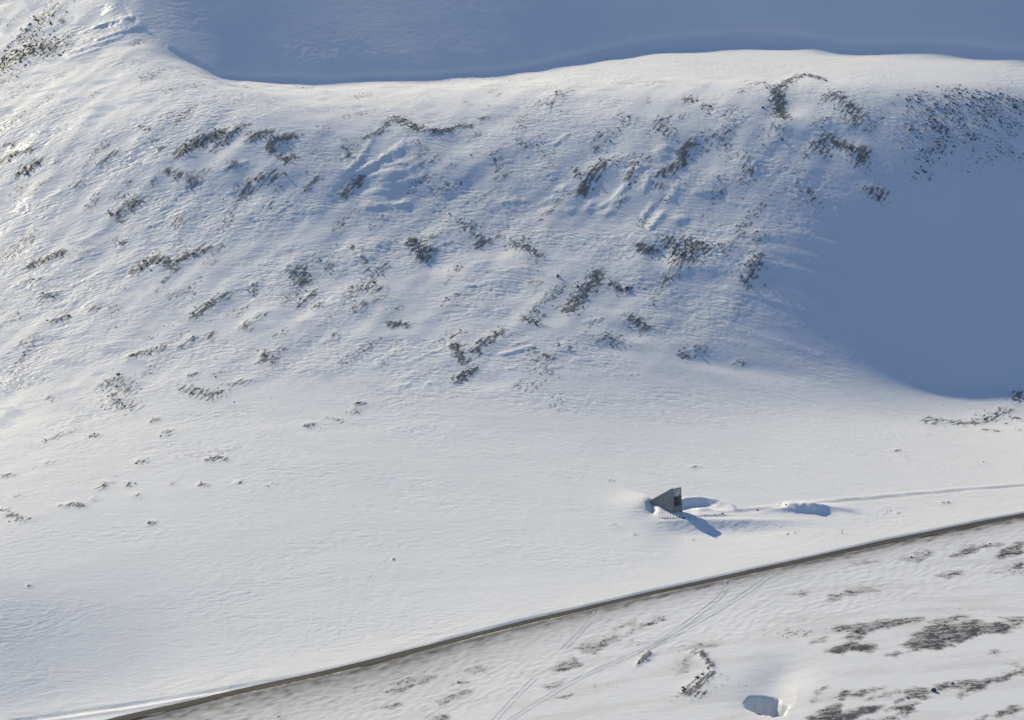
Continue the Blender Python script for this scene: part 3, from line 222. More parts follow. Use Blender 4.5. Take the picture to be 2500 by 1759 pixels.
8556,8682,8810,8940,9075,9216,9367,9526,9696,9875,10059,10243,10424,10603,10778,10947,11110,11267,11417,11561,11707,11851,11991,12122,12242,12353,12456,12550,12627,12675,12688,12656,12568,12418,12206,12031,11904,11832,11782,11736,11691,11653,11627,11617,11624,11648,11676,11697,11708,11713,11721,11743,11773,11800,11818,11834,11852,11871,11889,11907,11925,11942,11960,11982,12000,12011,12013,12006,11993,11975,11946,11900,11834,11752,11655,11550,11434,11304,11164,11026,10889,10754,10622,10494,10374,10260,10151,10046,9949,9861,9787,9726,9677,9642,9620,9601,9581,9562,9544,9527,9512
8885,9010,9136,9266,9403,9550,9707,9876,10049,10225,10400,10574,10746,10912,11074,11230,11378,11525,11671,11815,11959,12102,12238,12366,12486,12598,12700,12789,12855,12886,12870,12793,12630,12348,12137,11985,11911,11865,11820,11773,11733,11707,11698,11709,11734,11767,11795,11811,11818,11828,11850,11886,11919,11940,11958,11978,11998,12017,12036,12058,12079,12097,12118,12140,12157,12169,12175,12173,12167,12160,12144,12115,12070,12007,11933,11857,11772,11677,11565,11441,11313,11186,11060,10945,10836,10732,10632,10537,10452,10380,10323,10277,10242,10216,10198,10180,10163,10146,10131,10116,10103
9205,9327,9452,9584,9728,9880,10039,10203,10371,10540,10707,10871,11031,11186,11334,11483,11630,11776,11921,12063,12204,12344,12483,12615,12738,12850,12950,13033,13085,13093,13037,12880,12645,12236,12047,11973,11930,11883,11830,11785,11755,11746,11758,11787,11822,11851,11867,11874,11885,11909,11950,11989,12011,12031,12056,12082,12098,12117,12142,12165,12185,12206,12226,12243,12258,12268,12272,12272,12272,12273,12268,12253,12223,12179,12127,12073,12015,11947,11870,11783,11687,11588,11480,11376,11277,11182,11090,11007,10937,10884,10841,10808,10783,10764,10747,10731,10717,10703,10690,10678,10666
9515,9633,9759,9891,10033,10183,10339,10500,10662,10823,10981,11134,11284,11434,11583,11731,11878,12022,12164,12307,12454,12600,12742,12875,12999,13112,13209,13284,13321,13296,13165,12881,12414,12091,12022,11988,11935,11870,11817,11780,11766,11780,11812,11851,11880,11892,11893,11900,11926,11978,12022,12041,12059,12091,12127,12145,12161,12189,12214,12238,12266,12292,12312,12330,12347,12356,12359,12362,12366,12374,12375,12363,12336,12295,12249,12210,12174,12135,12087,12027,11955,11874,11797,11724,11652,11580,11512,11455,11407,11368,11339,11315,11297,11280,11266,11253,11241,11230,11219,11208,11199
9802,9914,10036,10167,10308,10458,10612,10768,10924,11076,11227,11378,11530,11680,11829,11976,12120,12267,12418,12570,12723,12873,13015,13149,13274,13386,13481,13548,13567,13486,13168,12816,12675,12418,12181,12006,11903,11837,11789,11769,11780,11817,11862,11892,11897,11886,11884,11907,11976,12032,12041,12051,12086,12145,12171,12192,12229,12262,12289,12323,12357,12380,12403,12426,12441,12447,12452,12459,12469,12480,12483,12471,12444,12406,12364,12333,12309,12279,12236,12184,12125,12069,12019,11970,11916,11862,11818,11783,11757,11738,11723,11711,11700,11690,11682,11674,11667,11659,11652,11644,11640
10052,10162,10283,10416,10559,10708,10860,11010,11162,11316,11469,11622,11773,11922,12070,12223,12379,12537,12696,12855,13012,13162,13305,13439,13564,13677,13772,13834,13828,13720,13443,13294,13069,12864,12695,12576,12495,12431,12361,12270,12161,12046,11951,11892,11865,11847,11857,11949,12027,12028,12023,12064,12158,12190,12213,12267,12311,12336,12378,12423,12448,12475,12507,12527,12536,12543,12552,12564,12578,12588,12589,12575,12546,12507,12476,12460,12445,12421,12382,12331,12277,12230,12185,12128,12081,12048,12023,12007,11996,11988,11983,11977,11970,11967,11962,11957,11953,11947,11942,11938,11936
10271,10383,10508,10645,10789,10936,11088,11244,11400,11556,11710,11862,12014,12172,12333,12497,12663,12831,12998,13162,13321,13471,13613,13748,13874,13991,14095,14163,14146,14041,13876,13684,13498,13340,13218,13126,13051,12976,12889,12792,12694,12610,12550,12510,12477,12427,12279,12111,12027,11991,12021,12172,12205,12220,12299,12362,12381,12430,12491,12514,12545,12589,12617,12626,12634,12644,12660,12677,12689,12695,12690,12671,12633,12605,12596,12590,12581,12557,12516,12471,12432,12396,12333,12280,12244,12221,12209,12202,12197,12194,12190,12180,12179,12176,12173,12169,12165,12161,12157,12154,12152
10467,10584,10715,10855,11005,11161,11321,11480,11638,11793,11950,12112,12279,12449,12623,12799,12975,13151,13324,13492,13650,13801,13941,14074,14205,14338,14471,14734,14622,14432,14278,14121,13976,13853,13751,13664,13579,13490,13395,13301,13220,13159,13116,13076,13024,12914,12785,12696,12634,12546,12330,12226,12207,12322,12419,12421,12477,12565,12580,12610,12672,12710,12719,12725,12737,12756,12777,12792,12798,12797,12784,12742,12715,12720,12722,12722,12710,12678,12641,12621,12609,12537,12475,12437,12414,12406,12404,12402,12402,12405,12413,12411,12406,12400,12393,12387,12381,12375,12371,12370,12359
10644,10770,10913,11068,11230,11393,11556,11716,11877,12044,12216,12392,12573,12757,12943,13130,13315,13498,13675,13843,13995,14137,14276,14416,14567,14743,15000,15192,14978,14862,14735,14608,14490,14384,14288,14196,14101,14005,13911,13828,13762,13711,13665,13607,13514,13404,13314,13244,13159,13007,12905,12842,12669,12493,12450,12512,12652,12645,12667,12756,12809,12813,12817,12829,12852,12880,12898,12905,12904,12895,12836,12803,12826,12845,12856,12851,12821,12786,12781,12808,12892,12978,13034,13066,13078,13081,13082,13083,13085,13089,13088,13085,13080,13075,13070,13065,13060,13056,13053,13045,13034
10818,10965,11125,11292,11461,11627,11794,11966,12143,12325,12512,12704,12899,13097,13294,13490,13683,13864,14034,14191,14336,14478,14624,14786,14980,15258,15781,15490,15434,15341,15237,15129,15024,14923,14824,14725,14624,14527,14440,14368,14309,14257,14197,14114,14016,13926,13847,13759,13634,13529,13451,13321,13187,13114,12993,12776,12716,12708,12840,12918,12911,12910,12918,12947,12984,13007,13014,13017,13024,12928,12872,12918,12976,13043,13123,13233,13351,13439,13483,13550,13617,13667,13699,13715,13721,13723,13723,13723,13725,13723,13720,13717,13713,13708,13704,13700,13696,13693,13687,13679,13678
11009,11175,11349,11524,11698,11877,12059,12247,12440,12639,12842,13050,13259,13469,13675,13869,14052,14224,14384,14535,14680,14830,14997,15198,15476,15875,15953,15996,15941,15861,15767,15667,15566,15463,15359,15254,15153,15060,14979,14912,14853,14791,14714,14625,14537,14453,14364,14253,14150,14060,13945,13825,13737,13634,13485,13411,13364,13190,13050,13019,13009,13009,13041,13095,13125,13131,13126,13155,13331,13513,13588,13650,13716,13791,13885,13983,14063,14115,14172,14228,14275,14310,14330,14341,14347,14350,14352,14353,14353,14352,14349,14346,14343,14339,14335,14332,14328,14323,14317,14315,14312
11218,11400,11584,11772,11963,12157,12356,12561,12772,12988,13209,13432,13650,13857,14053,14238,14412,14575,14730,14880,15033,15201,15402,15670,15996,16338,16486,16489,16447,16382,16304,16213,16111,16004,15895,15788,15688,15599,15522,15455,15389,15316,15233,15147,15061,14971,14869,14768,14674,14566,14455,14360,14259,14136,14053,13993,13876,13773,13731,13713,13705,13686,13655,13658,13703,13786,13864,13995,14133,14215,14280,14345,14418,14502,14592,14670,14729,14785,14839,14886,14922,14946,14961,14970,14976,14979,14982,14984,14983,14982,14979,14977,14973,14970,14967,14964,14960,14955,14952,14949,14947
11443,11647,11850,12054,12261,12471,12688,12912,13141,13376,13608,13829,14039,14237,14423,14598,14763,14921,15075,15231,15399,15595,15847,16150,16616,16832,16897,16889,16853,16802,16738,16663,16578,16488,16395,16304,16218,16138,16065,15993,15919,15839,15756,15671,15581,15483,15385,15289,15187,15081,14984,14886,14778,14691,14622,14527,14439,14390,14369,14361,14351,14338,14345,14383,14450,14524,14628,14741,14828,14900,14969,15041,15121,15204,15280,15342,15399,15452,15498,15536,15563,15581,15593,15601,15607,15611,15613,15614,15614,15612,15610,15608,15605,15602,15599,15596,15592,15589,15586,15584,15581
11711,11931,12149,12369,12592,12821,13058,13302,13546,13781,14006,14219,14419,14606,14783,14949,15109,15265,15423,15591,15779,16022,16341,16836,17077,17206,17249,17234,17198,17148,17088,17018,16942,16865,16788,16714,16644,16579,16517,16455,16391,16324,16254,16178,16092,16000,15906,15807,15705,15608,15512,15413,15327,15254,15171,15094,15044,15017,15005,14997,14991,15001,15035,15094,15164,15256,15356,15443,15519,15590,15663,15740,15818,15892,15955,16013,16065,16110,16146,16173,16192,16205,16215,16221,16225,16228,16230,16230,16230,16229,16227,16225,16223,16221,16218,16215,16213,16211,16208,16206,16205
12016,12250,12484,12719,12961,13211,13464,13712,13953,14182,14398,14600,14789,14966,15133,15294,15451,15609,15773,15965,16230,16577,17040,17300,17479,17581,17608,17585,17544,17490,17425,17350,17271,17191,17116,17046,16982,16922,16865,16811,16757,16702,16644,16579,16510,16439,16363,16284,16204,16124,16039,15959,15887,15811,15742,15692,15662,15647,15640,15639,15651,15682,15734,15801,15884,15974,16056,16126,16190,16251,16313,16375,16433,16484,16529,16570,16606,16635,16658,16675,16687,16695,16701,16705,16708,16710,16711,16711,16710,16710,16709,16708,16706,16705,16703,16701,16700,16698,16696,16695,16698
12356,12604,12853,13106,13365,13622,13876,14122,14357,14576,14780,14970,15148,15316,15476,15631,15789,15967,16190,16493,16865,17265,17538,17737,17881,17960,17972,17940,17893,17833,17763,17683,17600,17518,17440,17366,17298,17233,17172,17116,17063,17011,16956,16899,16841,16782,16721,16661,16600,16538,16479,16425,16370,16320,16282,16258,16246,16240,16241,16251,16275,16314,16363,16424,16489,16551,16606,16656,16704,16752,16800,16846,16888,16926,16961,16992,17018,17039,17056,17068,17077,17084,17089,17092,17095,17096,17097,17097,17097,17097,17096,17095,17094,17093,17092,17090,17089,17088,17087,17088,17089
12732,12993,13255,13515,13776,14035,14289,14530,14754,14960,15151,15328,15495,15653,15815,15994,16209,16481,16811,17171,17517,17791,18001,18161,18279,18339,18337,18297,18243,18177,18101,18017,17930,17845,17762,17684,17611,17542,17479,17421,17366,17312,17256,17199,17142,17085,17030,16977,16925,16877,16833,16792,16755,16727,16710,16701,16697,16699,16707,16725,16755,16793,16839,16890,16941,16990,17035,17080,17125,17171,17215,17256,17294,17329,17359,17386,17408,17426,17440,17450,17458,17465,17469,17472,17475,17476,17477,17478,17478,17478,17477,17477,17476,17475,17474,17473,17472,17471,17472,17472,17470
13139,13400,13662,13926,14192,14452,14701,14931,15140,15330,15506,15673,15846,16037,16260,16526,16827,17151,17474,17790,18059,18274,18443,18576,18675,18717,18701,18653,18592,18520,18438,18350,18259,18169,18083,18000,17922,17850,17785,17725,17668,17613,17557,17501,17445,17392,17341,17292,17246,17205,17168,17135,17110,17093,17085,17083,17086,17096,17114,17142,17177,17220,17268,17316,17364,17409,17453,17497,17542,17585,17625,17663,17697,17728,17755,17778,17796,17812,17824,17833,17840,17846,17850,17853,17856,17857,17858,17859,17859,17859,17859,17858,17857,17857,17856,17855,17855,17855,17855,17854,17853
13541,13804,14072,14343,14613,14872,15108,15319,15508,15690,15880,16090,16331,16604,16891,17186,17483,17785,18080,18340,18556,18732,18872,18985,19067,19093,19065,19009,18941,18863,18775,18682,18586,18492,18400,18313,18232,18157,18090,18028,17970,17914,17859,17805,17753,17703,17657,17614,17575,17541,17511,17489,17474,17467,17466,17471,17482,17501,17527,17561,17601,17646,17692,17738,17783,17827,17870,17913,17955,17995,18032,18066,18097,18124,18148,18167,18184,18197,18207,18216,18222,18228,18232,18235,18237,18239,18240,18241,18241,18241,18241,18240,18240,18239,18239,18238,18238,18238,18238,18237,18237
13941,14212,14490,14771,15042,15284,15496,15700,15913,16150,16414,16698,16978,17259,17536,17819,18104,18381,18632,18847,19026,19173,19292,19389,19455,19467,19427,19363,19288,19204,19110,19012,18911,18811,18715,18624,18540,18463,18393,18330,18272,18217,18164,18113,18065,18020,17979,17943,17911,17885,17865,17852,17847,17847,17854,17866,17885,17911,17944,17982,18024,18068,18113,18157,18200,18243,18285,18326,18365,18402,18436,18467,18494,18518,18539,18556,18571,18582,18592,18599,18605,18610,18614,18617,18619,18621,18622,18623,18623,18623,18623,18623,18622,18622,18622,18622,18622,18621,18621,18620,18620
14346,14629,14923,15210,15461,15697,15942,16210,16503,16796,17077,17351,17618,17887,18159,18430,18693,18934,19147,19327,19478,19602,19704,19787,19839,19837,19786,19715,19633,19542,19443,19339,19233,19128,19028,18933,18846,18767,18696,18633,18575,18522,18472,18425,18382,18343,18309,18280,18257,18239,18229,18225,18227,18235,18248,18268,18294,18325,18362,18402,18445,18489,18532,18574,18616,18658,18698,18737,18773,18807,18838,18865,18890,18911,18929,18944,18957,18967,18976,18983,18989,18993,18997,18999,19001,19003,19004,19005,19005,19005,19005,19005,19005,19005,19005,19005,19005,19004,19004,19004,19003
14761,15068,15375,15665,15956,16263,16585,16887,17178,17452,17717,17980,18242,18503,18762,19012,19245,19454,19634,19788,19916,20023,20111,20182,20220,20204,20143,20064,19976,19878,19773,19662,19551,19442,19338,19240,19151,19070,18998,18935,18880,18830,18784,18743,18705,18673,18647,18626,18611,18603,18601,18605,18614,18629,18649,18675,18706,18742,18781,18822,18864,18907,18949,18990,19031,19070,19108,19144,19178,19209,19237,19262,19284,19303,19319,19332,19343,19353,19361,19367,19372,19376,19380,19382,19384,19386,19387,19388,19388,19388,19388,19388,19388,19388,19388,19388,19388,19388,19387,19387,19387
15200,15560,15930,16297,16652,16971,17273,17554,17824,18086,18344,18599,18851,19099,19339,19564,19768,19947,20102,20234,20344,20436,20512,20572,20597,20568,20497,20411,20315,20211,20099,19983,19867,19753,19645,19544,19453,19372,19301,19240,19188,19142,19101,19066,19036,19011,18993,18981,18975,18975,18980,18992,19008,19029,19055,19086,19121,19159,19199,19241,19282,19324,19364,19404,19443,19481,19517,19550,19581,19609,19634,19657,19676,19693,19708,19720,19730,19738,19745,19751,19756,19760,19763,19765,19767,19769,19770,19771,19771,19771,19772,19772,19772,19772,19772,19772,19771,19771,19771,19771,19771
15789,16278,16691,17042,17360,17652,17932,18199,18458,18711,18959,19203,19442,19673,19890,20089,20266,20421,20555,20669,20765,20844,20908,20958,20969,20928,20847,20754,20651,20540,20422,20300,20178,20060,19949,19846,19754,19673,19604,19546,19499,19459,19424,19396,19374,19358,19348,19344,19347,19355,19368,19385,19408,19435,19465,19500,19537,19576,19617,19658,19699,19739,19778,19817,19854,19889,19923,19953,19982,20007,20030,20050,20068,20083,20096,20107,20116,20124,20130,20136,20140,20144,20147,20149,20151,20152,20153,20154,20154,20155,20155,20155,20155,20155,20155,20155,20155,20155,20155,20155,20154
16667,17090,17433,17745,18037,18313,18578,18832,19080,19322,19559,19789,20012,20222,20415,20590,20746,20881,20997,21095,21178,21246,21300,21339,21337,21283,21194,21093,20984,20865,20740,20613,20486,20364,20250,20146,20054,19975,19909,19856,19814,19781,19754,19734,19720,19713,19712,19717,19727,19742,19761,19785,19813,19844,19878,19915,19954,19993,20034,20074,20114,20153,20191,20228,20263,20296,20327,20355,20381,20404,20425,20443,20459,20473,20484,20494,20503,20510,20516,20521,20525,20528,20530,20533,20534,20536,20536,20537,20538,20538,20538,20539,20539,20539,20539,20539,20539,20538,20538,20538,20538
17496,17829,18137,18426,18699,18959,19210,19453,19689,19918,20141,20356,20559,20748,20920,21074,21210,21328,21429,21514,21585,21642,21687,21715,21701,21634,21536,21428,21311,21186,21054,20921,20790,20664,20548,20444,20354,20278,20218,20171,20136,20111,20092,20081,20076,20077,20085,20097,20114,20136,20161,20190,20221,20256,20292,20331,20370,20410,20449,20489,20527,20565,20602,20636,20669,20700,20729,20755,20779,20800,20819,20835,20849,20862,20872,20881,20889,20895,20901,20905,20909,20912,20915,20916,20918,20919,20920,20921,20921,20922,20922,20922,20922,20922,20922,20922,20922,20922,20922,20922,20922
18236,18536,18819,19088,19345,19591,19829,20059,20282,20498,20705,20901,21085,21254,21407,21543,21662,21765,21853,21927,21987,22034,22070,22087,22059,21981,21875,21759,21634,21501,21363,21224,21089,20961,20844,20742,20655,20585,20531,20491,20465,20448,20439,20436,20441,20450,20466,20485,20509,20536,20566,20598,20633,20670,20708,20747,20786,20825,20864,20903,20940,20976,21011,21044,21074,21103,21130,21154,21175,21195,21212,21227,21239,21251,21260,21268,21275,21281,21286,21290,21294,21296,21299,21300,21302,21303,21304,21304,21305,21305,21306,21306,21306,21306,21306,21306,21306,21306,21306,21306,21306
18941,19217,19481,19734,19975,20208,20432,20649,20858,21058,21249,21427,21593,21744,21880,22000,22105,22195,22271,22333,22383,22421,22448,22453,22413,22323,22208,22084,21951,21811,21666,21522,21383,21254,21139,21040,20959,20895,20849,20819,20802,20795,20795,20802,20814,20832,20855,20881,20909,20941,20974,21010,21047,21085,21123,21162,21201,21240,21278,21315,21351,21385,21418,21449,21478,21505,21529,21551,21571,21588,21604,21617,21629,21639,21648,21655,21662,21667,21672,21675,21678,21681,21683,21685,21686,21687,21688,21688,21689,21689,21689,21690,21690,21690,21690,21690,21690,21690,21690,21690,21690
19621,19879,20127,20364,20591,20810,21020,21223,21416,21600,21774,21936,22085,22220,22341,22447,22539,22617,22682,22734,22775,22803,22821,22815,22760,22659,22536,22403,22262,22114,21963,21815,21674,21546,21434,21341,21267,21212,21176,21155,21148,21151,21160,21176,21197,21222,21251,21282,21315,21350,21386,21423,21461,21500,21539,21577,21616,21654,21691,21726,21761,21793,21824,21853,21880,21905,21927,21947,21965,21981,21995,22008,22018,22028,22036,22042,22048,22053,22057,22060,22063,22065,22067,22069,22070,22071,22072,22072,22073,22073,22073,22073,22073,22073,22073,22073,22073,22073,22073,22073,22073
20282,20524,20756,20978,21191,21395,21591,21778,21956,22125,22283,22430,22564,22685,22792,22885,22966,23033,23088,23130,23161,23180,23188,23170,23103,22989,22857,22715,22566,22410,22253,22102,21961,21837,21731,21646,21581,21536,21510,21501,21504,21517,21536,21560,21588,21619,21653,21688,21724,21762,21799,21838,21876,21915,21954,21992,22030,22066,22102,22136,22169,22200,22229,22256,22281,22304,22324,22343,22359,22374,22387,22398,22408,22416,22423,22429,22434,22439,22442,22445,22448,22450,22452,22453,22454,22455,22456,22456,22456,22457,22457,22457,22457,22457,22457,22457,22457,22457,22457,22457,22457
20925,21151,21369,21576,21775,21964,22145,22317,22480,22634,22778,22911,23031,23139,23235,23317,23386,23443,23487,23520,23542,23552,23551,23520,23438,23313,23170,23019,22861,22698,22537,22385,22248,22130,22032,21956,21903,21869,21855,21857,21871,21893,21921,21952,21987,22023,22061,22099,22137,22175,22214,22253,22292,22330,22368,22406,22442,22478,22512,22545,22576,22605,22632,22657,22681,22702,22720,22737,22752,22766,22777,22788,22796,22804,22810,22816,22821,22825,22828,22831,22833,22835,22836,22837,22838,22839,22840,22840,22840,22841,22841,22841,22841,22841,22841,22841,22841,22841,22841,22841,22841
21552,21763,21965,22158,22341,22515,22681,22838,22988,23129,23261,23381,23490,23586,23670,23741,23800,23847,23882,23905,23917,23918,23907,23862,23766,23628,23475,23313,23146,22977,22815,22666,22536,22426,22339,22275,22234,22213,22210,22223,22248,22279,22315,22353,22392,22432,22472,22512,22551,22590,22630,22668,22707,22745,22782,22819,22854,22888,22921,22952,22981,23009,23034,23058,23079,23098,23116,23131,23145,23157,23168,23177,23185,23192,23198,23202,23207,23210,23213,23216,23218,23219,23220,23222,23222,23223,23224,23224,23224,23224,23225,23225,23225,23225,23225,23225,23225,23225,23225,23225,23225
22162,22358,22545,22722,22889,23048,23200,23345,23483,23613,23734,23843,23940,24025,24098,24159,24208,24245,24270,24284,24287,24278,24256,24197,24085,23934,23769,23597,23422,23250,23091,22949,22828,22730,22655,22604,22575,22568,22577,22602,22636,22675,22717,22760,22803,22845,22886,22927,22967,23006,23045,23084,23122,23159,23195,23231,23265,23298,23329,23358,23386,23412,23435,23457,23477,23495,23510,23525,23537,23548,23558,23566,23573,23579,23584,23589,23593,23596,23598,23601,23602,23604,23605,23606,23607,23607,23608,23608,23608,23608,23608,23609,23609,23609,23609,23609,23609,23609,23609,23609,23609
22756,22936,23107,23268,23420,23565,23705,23840,23969,24089,24198,24297,24383,24458,24521,24572,24611,24638,24654,24658,24651,24632,24598,24522,24393,24227,24050,23867,23688,23519,23367,23236,23127,23041,22981,22944,22929,22935,22957,22991,23034,23080,23127,23173,23218,23261,23302,23343,23383,23422,23460,23498,23536,23572,23608,23642,23675,23706,23736,23763,23789,23813,23835,23855,23874,23890,23904,23917,23929,23939,23947,23955,23961,23967,23971,23975,23979,23981,23984,23985,23987,23988,23989,23990,23991,23991,23992,23992,23992,23992,23992,23992,23992,23992,23993,23993,23993,23993,23993,23993,23993
23332,23497,23651,23795,23933,24067,24200,24326,24446,24556,24655,24743,24820,24885,24937,24978,25007,25025,25031,25025,25008,24978,24930,24836,24688,24506,24315,24126,23949,23789,23648,23529,23434,23364,23318,23297,23297,23315,23348,23392,23442,23493,23542,23590,23635,23678,23719,23759,23799,23837,23875,23913,23949,23985,24019,24052,24083,24113,24141,24167,24192,24214,24234,24253,24270,24285,24298,24309,24320,24329,24336,24343,24349,24354,24358,24361,24364,24367,24369,24370,24372,24373,24374,24374,24375,24375,24376,24376,24376,24376,24376,24376,24376,24376,24376,24376,24376,24376,24376,24376,24376
23891,24038,24175,24303,24432,24561,24686,24805,24916,25016,25106,25184,25250,25305,25348,25379,25398,25406,25402,25386,25358,25316,25251,25136,24966,24765,24565,24378,24211,24063,23936,23832,23752,23699,23670,23664,23678,23708,23752,23803,23858,23911,23962,24009,24053,24095,24136,24175,24214,24253,24290,24327,24362,24396,24429,24461,24491,24519,24546,24570,24593,24614,24633,24650,24665,24678,24690,24701,24710,24718,24725,24731,24736,24741,24744,24747,24750,24752,24754,24755,24756,24757,24758,24758,24759,24759,24760,24760,24760,24760,24760,24760,24760,24760,24760,24760,24760,24760,24760,24760,24760
24431,24559,24677,24798,24924,25048,25167,25278,25379,25470,25550,25618,25675,25720,25753,25774,25783,25781,25767,25740,25699,25643,25558,25416,25219,25004,24806,24632,24478,24345,24233,24146,24085,24049,24037,24046,24073,24115,24166,24222,24280,24334,24383,24428,24471,24512,24552,24592,24630,24667,24704,24740,24774,24807,24839,24869,24898,24925,24949,24972,24993,25013,25030,25045,25059,25072,25083,25092,25100,25107,25114,25119,25123,25127,25130,25133,25135,25137,25139,25140,25141,25142,25142,25143,25143,25143,25144,25144,25144,25144,25144,25144,25144,25144,25144,25144,25144,25144,25144,25144,25144
24949,25053,25164,25287,25411,25530,25642,25744,25837,25918,25988,26047,26093,26128,26151,26163,26162,26150,26125,26086,26031,25957,25842,25665,25444,25232,25050,24892,24754,24636,24543,24475,24433,24415,24420,24444,24483,24533,24589,24649,24706,24757,24804,24848,24889,24930,24969,25007,25045,25082,25118,25152,25186,25217,25248,25277,25304,25329,25352,25373,25393,25411,25426,25441,25453,25464,25474,25482,25490,25496,25502,25506,25510,25514,25516,25519,25521,25522,25523,25524,25525,25526,25526,25527,25527,25527,25527,25528,25528,25528,25528,25528,25528,25528,25528,25528,25528,25528,25528,25528,25528
25432,25531,25652,25775,25894,26007,26111,26206,26289,26361,26421,26469,26506,26531,26545,26546,26536,26512,26476,26423,26352,26249,26089,25875,25654,25463,25302,25160,25039,24940,24867,24820,24798,24799,24820,24856,24905,24961,25020,25079,25132,25180,25224,25266,25307,25346,25385,25423,25460,25496,25530,25564,25596,25627,25656,25683,25709,25732,25754,25774,25791,25808,25822,25835,25846,25856,25865,25872,25879,25885,25889,25893,25897,25900,25902,25904,25906,25907,25908,25909,25910,25910,25911,25911,25911,25911,25911,25911,25912,25912,25912,25912,25912,25912,25912,25912,25912,25912,25912,25912,25912
""".split()]) * .01
